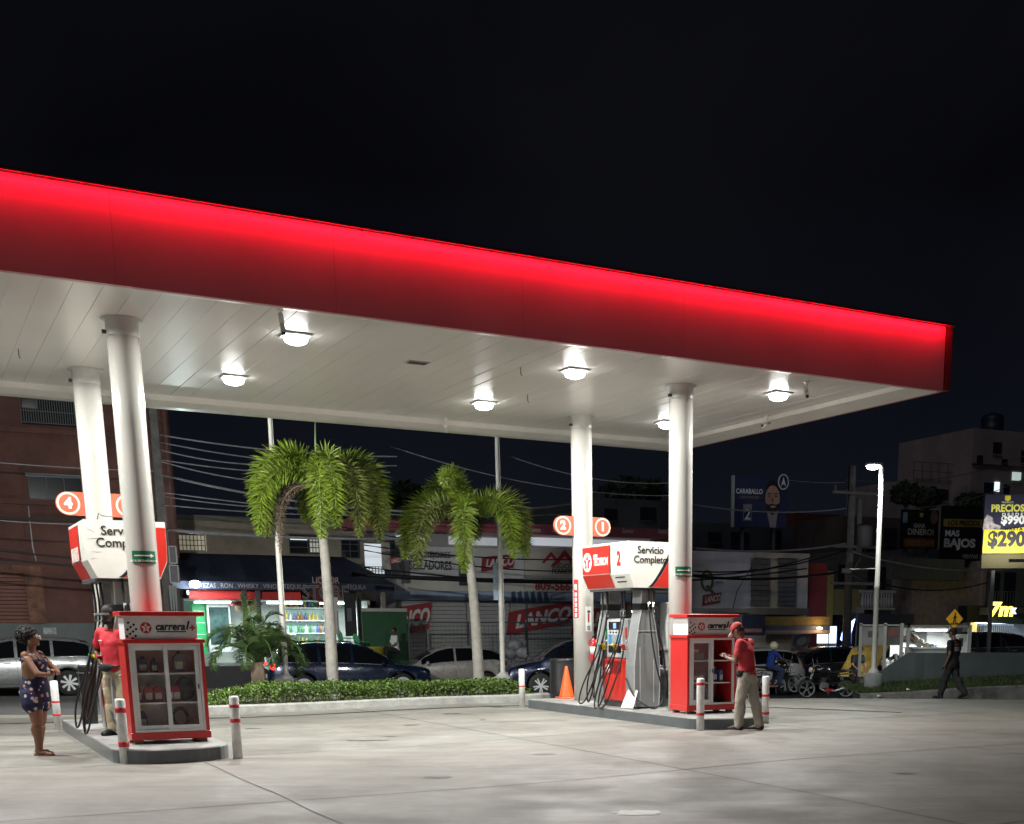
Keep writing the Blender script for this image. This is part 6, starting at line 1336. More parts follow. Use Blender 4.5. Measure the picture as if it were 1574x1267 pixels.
for k in range(4): mb.prism([(x - .12 + k * .06, z - .16), (x - .085 + k * .06, z - .16), (x - .07 + k * .06, z - .11), (x - .10 + k * .06, z - .11)], -.03, -.018)
mb.build('symbol', INKB, t); MB().cyl((x, .03, -.2), (x, .03, z + .1), .03, n=10).build('post', GREY, t)
# yellow tarpaulin
t, RR = dist_thing('tarpaulin', 'crumpled yellow tarpaulin draped behind the parked motorcycle', 'tarpaulin', 1340, 41.5)
vs = []; fs = []; n = 16
for i in range(n + 1):
    u = i / n
    for j in range(n + 1):
        v = j / n; px = (1288 + 52 * u) * (1 - v) + (1316 + 64 * u) * v; py = 1040 * (1 - v) + (996 - 11 * u) * v; x, z = RR(px, py)
        vs.append((x, .8 * v + .10 * noise.noise(Vector((u * 4, v * 4, 0))), z + .04 * noise.noise(Vector((u * 6, v * 6, 3)))))
for i in range(n):
    for j in range(n): k = i * (n + 1) + j; fs.append((k, k + n + 1, k + n + 2, k + 1))
o = MB().add(vs, fs, True).build('sheet', mat('tarp_yellow', (.50, .34, .07), .55, var=.3, scale=3, bump=.8, bscale=5), t); sd_ = o.modifiers.new('s', 'SOLIDIFY'); sd_.thickness = .02; bake(o)
# glowing shop screens
for a, b_, c, d, e, lab, off in ((1258, 1273, 975, 989, (.8, .95, 1), 'square pale lit shop window under the blue awning border', -.6), (1277, 1286, 963, 989, (.75, .9, .95), 'tall narrow lit doorway right of the square lit window', -.6)):
    T = FT('lit_window', lab, 'window', (a + b_) / 2, off); T.box(a, b_, c, d, 0, .1, mat('screen_%d' % a, (.8, .9, .95), .4, var=.15, emit=e, es=1.3), 'pane'); T.box(a - 1, b_ + 1, c - 1, d + 8, .101, .2, IRON, 'frame')
T = FT('blue_neon', 'blue and violet glowing sign beside the right utility pole', 'sign', 1302, -.8)
T.box(1301, 1309, 972, 990, 0, .05, mat('neon_violet', (.2, .2, .8), .4, var=.3, emit=(.25, .28, 1), es=.9), 'panel'); x, z = T.R(1300, 972, -.06)
MB().prism([(x - .25, z - .3), (x - .1, z + .2), (x + .45, z + .55), (x + .3, z + .05), (x + .1, z - .5)], -.08, -.03).build('tube_shape', mat('neon_blue', (.4, .5, 1), .4, var=0, emit=(.35, .5, 1), es=4), T.o); point((x, -.6, z), 10, .1, (.4, .5, 1), T.o)

# --- far blocks, tank, trees
FARM = [mat('far_brown', (.085, .055, .05), .9, var=.25, scale=.5), mat('far_grey', (.07, .07, .075), .9, var=.3, scale=.5), mat('far_pink', (.30, .225, .22), .9, var=.2, scale=.4), mat('far_red', (.13, .035, .025), .9, var=.2)]
def farb(label, px0, px1, py0, off, mi, wins=(), name='apartment_block'):
    T = FT(name, label, 'building', (px0 + px1) / 2, off); T.box(px0, px1, py0, 1000, 0, 8, FARM[mi], 'wall', base=True, o=0)
    for a, b_, c, d, lit in wins: w_ = T.box(a, b_, c, d, -.08, -.003, (lit if lit else WIN), 'window', o=-.08); T.box(a - 1.0, b_ + 1.0, d, d + 1.2, -.2, -.081, FARM[mi], 'sill', w_, o=-.2)
    return T
PW = mat('lit_far_pane', (.6, .65, .62), .4, var=.3, scale=6, emit=(.8, 1, .92), es=.42)
T = farb('tall pale pink concrete building with a lit window at the upper right', 1496, 1720, 668, 24, 2, ((1528, 1540, 680, 698, None), (1557, 1570, 726, 739, PW), (1530, 1537, 741, 756, mat('lit_far_bright', (.8, .9, .9), .4, var=0, emit=(.8, 1, 1), es=1.0)), (1514, 1528, 742, 760, None), (1571, 1590, 693, 712, None), (1503, 1511, 700, 716, None), (1541, 1549, 706, 718, None), (1544, 1552, 745, 760, None)))
for y_ in (720, 764): T.box(1496, 1720, y_, y_ + 1.6, -.25, -.003, FARM[0], 'ledge', o=-.25)
T2 = farb('lower pinkish concrete building left of the tall pale pink one', 1408, 1497, 737, 26, 2, ((1438, 1458, 752, 770, None), (1415, 1430, 752, 768, None), (1470, 1484, 750, 766, None)))
x0, z0 = T2.R(1404, 737, -.1); x1, z1 = T2.R(1495, 716, -.1); bars(x0, x1, z0, z1, -.1, IRON, T2.o, 7, 2, .02, 'roof_railing')
x, z = T.R(1526, 668, 1.5); t = thing('water_tank', 'dark blue round water tank on the roof of the tall pale pink building', 'water tank', FW(T.s0 + x, T.off + 1.6, T.z0 + z), 0)
MB().lathe([(.75, 0), (.78, .05), (.76, .4), (.79, .45), (.76, .5), (.76, .9), (.79, .95), (.74, 1.15), (.55, 1.3), (.2, 1.36), (.2, 1.42), (.01, 1.42)], n=26).build('tank_body', mat('tank_blue', (.012, .018, .035), .5), t)
for o_ in t.children: o_.scale = (1.0, 1.0, 1.0)
farb('dark red block right of the election billboard', 1222, 1292, 790, 12, 3, ((1236, 1250, 812, 834, None),))
farb('unlit grey block under the election billboard', 1068, 1222, 806, 9, 1, ((1090, 1108, 818, 834, None), (1125, 1150, 818, 840, None), (1185, 1200, 815, 838, None)))
farb('unlit grey block between the two right canopy columns', 905, 1066, 768, 14, 1, ((930, 948, 782, 800, None), (985, 1008, 780, 800, None)))
farb('unlit low block behind the hardware store roof', 640, 900, 778, 16, 1, ((700, 720, 786, 800, None),))
farb('very dark block behind the street pole and the black adverts', 1294, 1402, 795, 8, 0, ((1320, 1340, 812, 840, None), (1360, 1378, 812, 838, None)))
farb('dark flat roofed block above the long brown building', 1404, 1518, 845, 5, 1)
def dark_tree(label, px, py0, py1, Y, r):
    q = ony(px, py1, Y); t = thing('dark_tree', label, 'tree', (q.x, q.y, 0), 0, 'dark trees behind the shops'); zc = ony(px, (py0 + py1) / 2, Y).z; hz = (ony(px, py0, Y).z - ony(px, py1, Y).z) / 2
    MB().tube([(0, 0, 0), (.1, 0, zc * .6), (0, 0, zc)], [.3, .2, .1], 8).build('trunk', mat('bark_dark', (.05, .04, .03), .9), t)
    mb = MB(); rr_ = random.Random(int(px))
    for i in range(2200):
        d = Vector((rr_.gauss(0, 1), rr_.gauss(0, 1), rr_.gauss(0, 1))).normalized(); k = rr_.random() ** .4 * (1 + .35 * noise.noise(d * 2.2 + Vector((px, 0, 0)))); c = Vector((d.x * r * k, d.y * r * k, zc + d.z * hz * k)); l = rr_.uniform(.15, .32); a = Vector((rr_.uniform(-1, 1), rr_.uniform(-1, 1), rr_.uniform(-1, 1))).normalized() * l; b_ = a.cross(d).normalized() * l * .5
        mb.add([c - a, c + b_, c + a, c - b_], [(0, 1, 2, 3)])
    mb.build('crown', mat('leaf_night', (.03, .045, .02), .7, var=.3), t, fixn=False)
dark_tree('dark round tree left of the lower pinkish building', 1392, 745, 772, 72, .75); dark_tree('dark tree in front of the lower pinkish building', 1425, 752, 778, 70, .8); dark_tree('dark tree above the black price advert', 1488, 760, 790, 66, .6); dark_tree('dark tree between the palms, behind the hardware store', 610, 742, 800, 74, 2.4); dark_tree('wide dark tree at the left of the shorter palm', 560, 755, 803, 72, 2.0); dark_tree('dark tree behind the two right columns', 975, 735, 775, 74, 1.8)

# --- billboards
def board(name, label, px0, px1, py0, py1, Y, yaw, m, dpt=.25, leg=0):
    q = ony((px0 + px1) / 2, (py0 + py1) / 2, Y); a = ony(px0, (py0 + py1) / 2, Y); b_ = ony(px1, (py0 + py1) / 2, Y); zt_ = ony((px0 + px1) / 2, py0, Y).z; zb = ony((px0 + px1) / 2, py1, Y).z
    wd = (b_.x - a.x) / math.cos(yaw) / max(.6, (1 - 0)); h = zt_ - zb
    t = thing(name, label, 'billboard', (q.x, q.y, 0), yaw); zc = (zt_ + zb) / 2
    MB().b2(-wd / 2, wd / 2, 0, dpt, zb, zt_).build('panel', m, t)
    mb = MB(); 
    for x in (-wd * .3, wd * .3): mb.b2(x - .06, x + .06, dpt + .01, dpt + .2, ony(px0, leg, Y).z if leg else 0, zt_)
    mb.build('support_frame', IRON, t)
    return t, wd, h, zc
NV = mat('bill_navy', (.035, .042, .12), .5, var=.2, scale=.8); TXW = mat('bill_white', (.85, .85, .88), .5, var=0); TXD = mat('bill_faded', (.30, .28, .26), .5, var=0)
t, wd, h, zc = board('election_billboard', 'navy election billboard with a smiling bearded man and the number two', 1128, 1211, 732, 811, 58, rad(14), NV)
MB().b2(-wd / 2 - .09, -wd / 2 - .004, -.04, .2, zc - h / 2, zc + h / 2).build('pale_edge', mat('pale_edge', (.5, .5, .5), .6), t)
text('CARABALLO', .50, TXW, t, (-wd * .22, -.01, zc + h * .20), bold=.014, fw=wd * .50, fh=h * .10); text('- DIPUTADO -', .30, TXD, t, (-wd * .22, -.01, zc + h * .08), bold=.004, fw=wd * .44, fh=h * .06); text('2', .62, TXW, t, (-wd * .25, -.01, zc - h * .26), bold=.012)
mb = MB()
for a in ((-wd * .33, -wd * .17, .36, .345), (-wd * .33, -wd * .17, .15, .135)): mb.b2(a[0], a[1], -.012, -.002, zc - h * a[2] - .02, zc - h * a[3])
mb.b2(-wd * .33, -wd * .32, -.012, -.002, zc - h * .38, zc - h * .13); mb.b2(-wd * .18, -wd * .17, -.012, -.002, zc - h * .38, zc - h * .13); mb.build('number_frame', TXD, t)
MB().b2(-wd * .33, -wd * .17, -.014, -.002, zc - h * .13, zc - h * .05).build('number_caption', mat('caption_pale', (.3, .3, .32), .5), t)
cx = wd * .20
SKN = mat('portrait_skin', (.62, .36, .27), .6, var=.15, scale=2)
def flat(poly, y, m, nm): return MB().prism([(cx + x, zc + z) for x, z in poly], y - .004, y).build(nm, m, t)
def elp(x, z, rx, rz_, n=26): return [(x + rx * math.cos(2 * math.pi * k / n), z + rz_ * math.sin(2 * math.pi * k / n)) for k in range(n)]
H = h
flat([(-.36 * H, -.5 * H), (-.34 * H, -.30 * H), (-.16 * H, -.16 * H), (0, -.30 * H), (.16 * H, -.14 * H), (.26 * H, -.25 * H), (.28 * H, -.5 * H)], -.006, mat('suit_blue', (.035, .035, .12), .7), 'portrait_suit')
flat([(-.10 * H, -.16 * H), (.15 * H, -.10 * H), (.10 * H, -.5 * H), (-.02 * H, -.5 * H)], -.012, mat('shirt_pink', (.42, .33, .36), .7), 'portrait_shirt')
flat(elp(.02 * H, .12 * H, .165 * H, .30 * H), -.018, mat('portrait_hair', (.02, .015, .014), .8), 'portrait_hair'); flat(elp(.02 * H, .07 * H, .155 * H, .255 * H), -.024, SKN, 'portrait_face')
flat([(-.13 * H, -.02 * H), (-.11 * H, -.16 * H), (.02 * H, -.25 * H), (.14 * H, -.15 * H), (.17 * H, -.02 * H), (.09 * H, -.05 * H), (.02 * H, -.03 * H), (-.07 * H, -.05 * H)], -.030, mat('portrait_beard', (.04, .028, .024), .8), 'portrait_beard')
flat(elp(.03 * H, -.09 * H, .06 * H, .022 * H, 14), -.036, mat('portrait_teeth', (.5, .48, .46), .5), 'portrait_smile')
for ex in (-.055, .095): flat(elp(ex * H, .115 * H, .028 * H, .012 * H, 12), -.036, mat('portrait_eye', (.03, .02, .02), .4), 'portrait_eye'); flat([((ex - .04) * H, .15 * H), ((ex + .04) * H, .155 * H), ((ex + .03) * H, .175 * H), ((ex - .03) * H, .17 * H)], -.036, mat('portrait_hair'), 'portrait_eyebrow')
flat([(.01 * H, .11 * H), (.045 * H, .01 * H), (.02 * H, -.005 * H), (-.01 * H, .01 * H)], -.030, mat('portrait_nose', (.26, .12, .085), .6), 'portrait_nose')
mb = MB(); mb.prism([(wd * .42 + x, zc + h * .40 + z) for x, z in elp(0, 0, .26, .34)], -.012, -.002); mb.build('party_badge', TXW, t); mb = MB(); mb.prism([(wd * .42 + x, zc + h * .40 + z) for x, z in elp(0, 0, .21, .29)], -.018, -.013); mb.build('badge_inner', NV, t); MB().prism([(wd * .42 + x, zc + h * .40 + z) for x, z in ((-.12, -.2), (0, .22), (.12, -.2), (0, -.08))], -.024, -.019).build('badge_symbol', TXW, t)
BLK = mat('bill_black', (.006, .006, .009), .7, var=.1, spec=.2); BY = mat('bill_ochre', (.22, .15, .035), .6, var=.1); BYL = mat('bill_yellow', (.75, .62, .05), .5, var=.1)
t, wd, h, zc = board('money_advert', 'unlit black advert reading gana dinero, left of the black price advert', 1386, 1445, 784, 843, 58, rad(22), BLK, leg=874)
text('GANA', .34, TXD, t, (-.08, -.01, zc + .15), bold=.010, fw=.63, fh=.19); text('DINERO!', .42, mat('bill_dim', (.34, .30, .26), .5, var=0), t, (0, -.01, zc - .12), bold=.012, fw=1.38, fh=.28); MB().b2(-wd * .48, wd * .42, -.01, -.002, zc - h * .48, zc - h * .24).build('ochre_band', mat('bill_brown', (.10, .045, .015), .6), t); text('DESDE CASA', .27, mat('bill_rust', (.28, .13, .05), .5, var=0), t, (-.03, -.02, zc - h * .36), bold=.008, fw=wd * .80, fh=.24)
MB().prism([(x, zc + h * .36 + z) for x, z in ((-.09, .1), (.09, .1), (.09, -.04), (0, -.1), (-.09, -.04))], -.012, -.002).build('crest', mat('bill_olive', (.26, .24, .05), .6), t)
MB().b2(-wd * .52, -wd * .40, -.02, -.003, zc + h * .15, zc + h * .42).build('blue_patch', mat('bill_teal', (.14, .22, .26), .6), t); MB().prism([(wd * .36 + .2 * math.cos(a), zc + h * .32 + .3 * math.sin(a)) for a in [k * math.pi / 10 for k in range(20)]], -.012, -.003).build('portrait_patch', mat('bill_skin', (.20, .12, .09), .6, var=.4), t)
t, wd, h, zc = board('price_advert', 'unlit black advert reading los precios mas bajos', 1447, 1512, 778, 862, 58.5, rad(16), BLK, leg=876)
MB().b2(-wd / 2 + .01, wd / 2 - .01, -.01, -.002, zc + h * .12, zc + h * .26).build('ochre_band', BY, t); text('LOS PRECIOS', .31, BLK, t, (.05, -.02, zc + h * .19), bold=.008, fw=wd * .80, fh=.23); text('MAS', .44, mat('bill_silver', (.50, .50, .55), .5, var=0), t, (-wd * .26, -.01, zc + h * .0), bold=.018, fw=wd * .36, fh=.28); text('BAJOS', .52, mat('bill_silver'), t, (-wd * .06, -.01, zc - h * .20), bold=.024, fw=wd * .80, fh=.52); text('VENTAS', .26, TXD, t, (wd * .22, -.01, zc - h * .42), bold=.004, fw=wd * .4, fh=.19)
t, wd, h, zc = board('lit_price_billboard', 'floodlit black and yellow billboard with prices at the right edge', 1513, 1618, 760, 851, 45, rad(-4), mat('bill_deep', (.025, .025, .055), .5))
MB().prism([(-wd / 2 + .01, zc - h / 2 + .01), (wd / 2 - .01, zc - h / 2 + .01), (wd / 2 - .01, zc + .05), (wd * .1, zc - .05 * h), (-wd * .2, zc - h * .10), (-wd / 2 + .01, zc - h * .08)], -.012, -.002).build('yellow_field', BYL, t)
LW = mat('bill_bright', (.80, .80, .80), .5, var=0); ox = -wd * .16
text('PRECIOS', .40, mat('bill_lemon', (.75, .72, .15), .5, var=0), t, (-.40, -.014, zc + h * .27), bold=.016, fw=1.14, fh=.26); text('DESDE', .16, LW, t, (-.22, -.014, zc + h * .165), bold=.004, sp=1.5, fw=.72, fh=.10); text('$990', .44, LW, t, (-.20, -.014, zc + h * .06), bold=.020, fw=.82, fh=.34); text('HASTA', .14, BLK, t, (-.15, -.02, zc - h * .085), bold=.004, sp=1.3, fw=.6, fh=.09)
text('$290', .66, mat('bill_ink', (.04, .04, .05), .5, var=0), t, (-.38, -.02, zc - h * .27), bold=.03, fw=1.30, fh=.62)
MB().prism([(x - .42, zc + h * .43 + z) for x, z in ((-.10, .1), (.10, .1), (.10, -.04), (0, -.1), (-.10, -.04))], -.014, -.003).build('crest', BYL, t); text('MONACO', .09, LW, t, (-.42, -.014, zc + h * .365))
MB().prism([(x - wd * .42, zc - h * .03 + z) for x, z in ((-.22, -.12), (.38, -.12), (.40, .0), (.16, .08), (.10, .28), (-.10, .40), (-.20, .18))], -.018, -.003).build('shoe_picture', mat('bill_shoe', (.5, .45, .46), .5, var=.6, scale=6), t)
MB().b2(-wd * .2, wd * .3, -1.2, -1.05, zc - h / 2 - .35, zc - h / 2 - .25).build('flood_fitting', DGREY, t)
area((-.4, -1.1, zc - h / 2 - .22), 55, 1.8, .12, (rad(180 - 35), 0, 0), (1, 1, .92), t); MB().b2(-wd / 2, wd / 2, .0, .3, zc - h / 2 - .5, zc - h / 2 - .02).build('lower_frame', mat('frame_ochre', (.12, .10, .04), .7), t)

# --- utility poles and cables
CONP = mat('pole_concrete', (.22, .21, .20), .85, var=.25, bump=.2)
T = FT('utility_pole', 'dark concrete utility pole beside the brown building, carrying small boards', 'utility pole', 262, -5.0, 'utility poles along the street')
x, z = T.R(259, 715); MB().tube([(0, 0, -.3), (0, 0, 8.0)], [.16, .12], 10).build('pole', CONP, T.o); mb = MB()
for i in range(20): mb.b2(-.42, -.22, -.02, .02, 4.2 + i * .2, 4.22 + i * .2)
mb.b2(-.44, -.42, -.02, .02, 4.1, 8.1); mb.b2(-.24, -.22, -.02, .02, 4.1, 8.1); mb.build('cable_ladder', mat('ladder_grey', (.16, .15, .16), .6), T.o)
for a, b_, c, d in ((259, 272, 840, 866), (260, 275, 869, 896)): T.box(a, b_, c, d, -.30, -.2, mat('meter_grey', (.11, .11, .12), .5, var=.2), 'meter_panel'); x0, z1 = T.R(a, c, -.31); x1, z0 = T.R(b_, d, -.31); mb = MB(); [bar(mb, p, q, .03) for p, q in (((x0, -.32, z0), (x0, -.32, z1)), ((x0, -.32, z1), (x1, -.32, z1)), ((x1, -.32, z1), (x1, -.32, z0)), ((x1, -.32, z0), (x0, -.32, z0)))]; mb.build('panel_rim', mat('rim_pale', (.42, .42, .42), .5), T.o)
T.box(258, 276, 904, 950, -.36, -.3, mat('banner_black2', (.012, .012, .014), .5), 'black_banner'); mb = MB()
for px in (263, 267, 271): x, z = T.R(px, 920, -.4); mb.prism([(x - .04, z + .35), (x + .03, z + .38), (x + .015, z - .3), (x - .02, z - .45)], -.40, -.37)
mb.build('claw_marks', mat('claw_grey', (.22, .24, .22), .5), T.o)
T = FT('utility_pole', 'grey concrete utility pole with crossarms left of the street lamp', 'utility pole', 1302, -3.0, 'utility poles along the street')
x, zt2 = T.R(1302, 716); MB().tube([(0, 0, -.3), (0, 0, zt2)], [.20, .14], 10).build('pole', CONP, T.o); MB().tube([(.45, 0, 5.2), (.38, 0, zt2 - 1.2)], [.12, .10], 8).build('side_pole', CONP, T.o)
for z in (zt2 - 1.0, zt2 - 3.0, zt2 - 4.4): MB().b2(-.9, 1.2, -.15, -.03, z - .05, z + .05).build('crossarm', CONP, T.o)
for s_ in (-.8, -.1, .6, 1.1): MB().lathe([(.04, 0), (.07, .06), (.04, .12), (.06, .18), (.02, .24)], (s_, -.09, zt2 - .95), 8).build('insulator', mat('insulator_brown', (.10, .07, .06), .4), T.o)
MB().tube([(.2, -.05, zt2 - 3.9), (1.5, -.05, zt2 - 1.9)], .035, 6).build('brace', CONP, T.o); MB().lathe([(.28, 0), (.30, .05), (.30, .7), (.25, .8), (.05, .85)], (.55, -.25, 5.4), 16).build('transformer', mat('transformer_grey', (.12, .12, .13), .6), T.o)
T.box(1296, 1308, 874, 881, -.35, -.25, mat('small_plate', (.3, .3, .3), .6), 'small_plate')
T = FT('bus_stop_sign', 'thin pole with a small pale plate right of the utility pole', 'sign', 1317, -2.5); _, z = T.R(1317, 938); MB().cyl((0, 0, 0), (0, 0, z), .03, n=8).build('post', GREY, T.o); MB().b2(-.3, .28, -.06, -.035, z - .1, z + .12).build('plate', mat('plate_pale', (.35, .35, .34), .6), T.o)
CBG = mat('cable_grey', (.30, .30, .32), .4, var=.2); CBK = mat('cable_black', (.010, .010, .012), .5, var=0)
def cable(x0, y0, x1, y1, sag, label, m=CBG, off0=-5.0, off1=-5.0, r=.018, via=None):
    a_ = fl(x0, y0, off0); b_ = fl(x1, y1, off1); A = FW(a_[0], off0, a_[1]); B_ = FW(b_[0], off1, b_[1]); n = 18
    pts = [A.lerp(B_, i / n) - Vector((0, 0, sag * 4 * (i / n) * (1 - i / n))) for i in range(n + 1)]
    o = MB().tube([p - A for p in pts], r, 6, False).build('overhead_cable', m, None, A); tag(o, label, 'cable', 'overhead cables')
cable(-60, 706, 236, 724, .05, 'cable crossing the brown building above the number four sign'); cable(-60, 794, 130, 806, .05, 'cable at the ledge of the brown building')
cable(-60, 838, 250, 866, .08, 'black cable low on the brown building wall', CBK, r=.03); cable(-60, 852, 250, 876, .08, 'second black cable just above the brown roller shutter', CBK, r=.03)
cable(236, 667, 610, 702, .15, 'topmost pale cable left of the taller palm', r=.022); cable(236, 678, 610, 716, .2, 'thin cable under the topmost pale one'); cable(236, 689, 470, 712, .2, 'third faint cable down beside the taller palm'); cable(236, 705, 600, 726, .2, 'fourth faint cable beside the taller palm')
cable(236, 706, 420, 742, .1, 'steeper faint cable crossing the others left of the taller palm'); cable(236, 727, 880, 775, .6, 'bright thick cable passing behind the taller palm crown', r=.035); cable(250, 757, 880, 790, .3, 'dim cable below the bright thick one'); cable(250, 763, 600, 778, .2, 'dim cable above the beige building'); cable(250, 776, 600, 792, .1, 'cable skimming the beige parapet')
cable(250, 814, 640, 828, .1, 'lumpy pale cable across the beige wall', r=.045); cable(440, 786, 640, 830, .1, 'black cable down to the hardware store corner', CBK)
cable(560, 838, 1030, 852, .3, 'black cable across the upper edge of the adverts', CBK, r=.022); cable(560, 846, 1030, 872, .35, 'black cable across the middle of the adverts', CBK, r=.022); cable(540, 883, 1030, 894, .1, 'thickest black cable across the hardware store', CBK, r=.075)
cable(560, 872, 1240, 874, .5, 'black cable from the hardware store to the cream building', CBK, r=.03)
cable(600, 686, 1040, 762, .4, 'faint cable above the shorter palm'); cable(780, 700, 1040, 742, .3, 'faint cable between the flagpole and the column')
cable(1060, 775, 1300, 782, .2, 'pale cable crossing the election billboard', off0=-4, off1=-3, r=.028); cable(1060, 842, 1300, 836, .2, 'pale cable above the white building', off0=-4, off1=-3, r=.04)
cable(1060, 878, 1300, 846, .3, 'black cable rising from the white building to the pole', CBK, -4, -3, .03); cable(1060, 884, 1250, 856, .2, 'black cable just below the rising one', CBK, -4, -3, .03); cable(1060, 885, 1300, 878, .2, 'thick black cable through the Q mark', CBK, -4, -3, .055)
cable(1210, 738, 1300, 742, .05, 'faint cable from the election billboard to the pole', off0=4, off1=-3); cable(1302, 776, 1574, 736, .6, 'dark cable from the pole to the right edge', off0=-3, off1=4); cable(1302, 738, 1600, 690, .6, 'faint high cable rising to the right edge', off0=-3, off1=10)
cable(1302, 846, 1574, 872, .4, 'dim cable sagging under the black adverts', off0=-3, off1=-2, r=.03); cable(1302, 842, 1345, 858, .05, 'short pale cable right of the pole', off0=-3, off1=-3, r=.03); cable(1302, 880, 1520, 895, .5, 'black cable in front of the long brown building', CBK, -3, -2, .03)
# ================================================================== PEOPLE
def remesh(o, vox, smooth=6):
    r = o.modifiers.new('r', 'REMESH'); r.mode = 'VOXEL'; r.voxel_size = vox; r.use_smooth_shade = True
    s_ = o.modifiers.new('s', 'SMOOTH'); s_.iterations = smooth; s_.factor = .5; mats = list(o.data.materials); bake(o)
    if not o.data.materials:
        for m in mats: o.data.materials.append(m)
    for p in o.data.polygons: p.use_smooth = True
def limb(mb, pts, rs, n=12):
    """a chain of joints with a radius each, round ended"""
    P = [Vector(p) for p in pts]
    for i in range(len(P) - 1):
        a, b_ = P[i], P[i + 1]; m_ = 5; mb.tube([a.lerp(b_, k / m_) for k in range(m_ + 1)], [rs[i] + (rs[i + 1] - rs[i]) * k / m_ for k in range(m_ + 1)], n)
    for p, r in zip(P, rs): mb.ell(p, r, n, 8)
def stack(mb, secs, n=16):
    """horizontal body sections: (x, y, z, rx, ry)"""
    vs = []; fs = []
    for x, y, z, rx, ry in secs:
        for k in range(n): a = 2 * math.pi * k / n; vs.append((x + rx * math.cos(a), y + ry * math.sin(a), z))
    for i in range(len(secs) - 1):
        for k in range(n): j = (k + 1) % n; fs.append((i * n + k, i * n + j, i * n + n + j, i * n + n + k))
    fs += [tuple(range(n - 1, -1, -1)), tuple((len(secs) - 1) * n + k for k in range(n))]
    mb.add(vs, fs, True)
def person(label, loc, rz, H, J, skin, top=None, sleeves='short', topm=None, legm=None, legs='long', shoem=None, hair=None, hairm=None, cap=None, vox=.013, lean=(0, 0), headturn=0.0, root=None, extra_hem=0.0, nod=0.0, fat=1.0):
    """faces local -y. J gives joints in units of the height H"""
    t = root or thing('person', label, 'person', loc, rz)
    D = dict(pel=(0, 0, .52), chest=(0, -.005, .73), neck=(0, .005, .83), head=(0, -.015, .925), hipL=(.052, 0, .50), kneeL=(.058, -.012, .275), ankL=(.058, .012, .045), hipR=(-.052, 0, .50), kneeR=(-.058, -.012, .275), ankR=(-.058, .012, .045),
             shL=(.108, 0, .795), elL=(.135, .02, .63), wrL=(.14, -.03, .485), shR=(-.108, 0, .795), elR=(-.135, .02, .63), wrR=(-.14, -.03, .485), toeL=None, toeR=None, handL=None, handR=None)
    D.update(J or {}); V = {k: (Vector(v) * H if v is not None else None) for k, v in D.items()}
    pel, ch, nk, hd = V['pel'], V['chest'], V['neck'], V['head']
    def torso(mb, g, zlo=.47, hem=0):
        secs = []
        for u, rx, ry in ((-.16, .080, .062), (0, .092, .068), (.30, .080, .058), (.62, .090, .064), (.90, .100, .066), (1.0, .104, .060)):
            c = pel.lerp(ch, u) if u <= 1 else ch; secs.append((c.x, c.y, c.z, (rx * (1 + (fat - 1) * .5) + g) * H, (ry * fat + g) * H))
        for u, rx, ry in ((.45, .092, .052), (.80, .050, .042)): c = ch.lerp(nk, u); secs.append((c.x, c.y, c.z, (rx + g) * H, (ry + g * .6) * H))
        return secs
    b = MB(); stack(b, torso(b, 0)); limb(b, [nk - Vector((0, 0, .02 * H)), nk.lerp(hd, .5)], [.034 * H, .032 * H])
    FR = Matrix.Rotation(headturn, 3, 'Z') @ Matrix.Rotation(nod, 3, 'X')
    def hp_(x, y, z): return hd + FR @ (Vector((x, y, z)) * H)
    b.ell(hd, (.043 * H, .052 * H, .064 * H), 18, 14, FR); b.ell(hp_(0, -.012, -.030), (.036 * H, .040 * H, .038 * H), 14, 10, FR); b.ell(hp_(0, .012, .012), (.046 * H, .048 * H, .050 * H), 14, 10, FR)
    b.ell(hp_(0, -.056, -.010), (.009 * H, .012 * H, .017 * H), 10, 8, FR); b.ell(hp_(0, -.048, .012), (.030 * H, .010 * H, .008 * H), 10, 6, FR); b.ell(hp_(0, -.044, -.052), (.017 * H, .014 * H, .012 * H), 10, 6, FR)
    for s_ in (-1, 1): b.ell(hp_(s_ * .047, .004, -.004), (.006 * H, .013 * H, .018 * H), 8, 6, FR)
    for s_ in ('L', 'R'):
        sx = 1 if s_ == 'L' else -1
        limb(b, [V['hip' + s_], V['knee' + s_], V['ank' + s_]], [.054 * H * fat, .037 * H * fat, .024 * H * (1 + (fat - 1) * .5)]); k = V['knee' + s_].lerp(V['ank' + s_], .32); b.ell(k + Vector((0, .010 * H, 0)), (.033 * H * fat, .034 * H * fat, .07 * H), 12, 8)
        toe = V['toe' + s_] or V['ank' + s_] + Vector((sx * .012 * H, -.105 * H, -.030 * H)); D['t' + s_] = toe; an = V['ank' + s_]
        limb(b, [an + (an - toe).normalized() * .018 * H - Vector((0, 0, .02 * H)), an.lerp(toe, .55) - Vector((0, 0, .008 * H)), toe], [.020 * H, .020 * H, .013 * H])
        limb(b, [V['sh' + s_], V['el' + s_], V['wr' + s_]], [.030 * H, .024 * H, .0155 * H])
        w_ = V['wr' + s_]; hand = V['hand' + s_] or w_ + (w_ - V['el' + s_]).normalized() * .05 * H + Vector((0, -.012 * H, 0)); d = (hand - w_).normalized(); D['h' + s_] = (w_, hand, d)
        b.ell(w_.lerp(hand, .55), (.014 * H, .022 * H, .026 * H), 10, 8, Matrix(frame(d)).transposed())
    if sleeves == 'long': pass
    body = b.build('body', skin, t); remesh(body, vox * .85, 5)
    # five separate fingers on each hand, joined into the body mesh
    fm = MB(); fm.v = [tuple(v.co) for v in body.data.vertices]; fm.f = [tuple(p.vertices) for p in body.data.polygons]; fm.sm = [True] * len(fm.f)
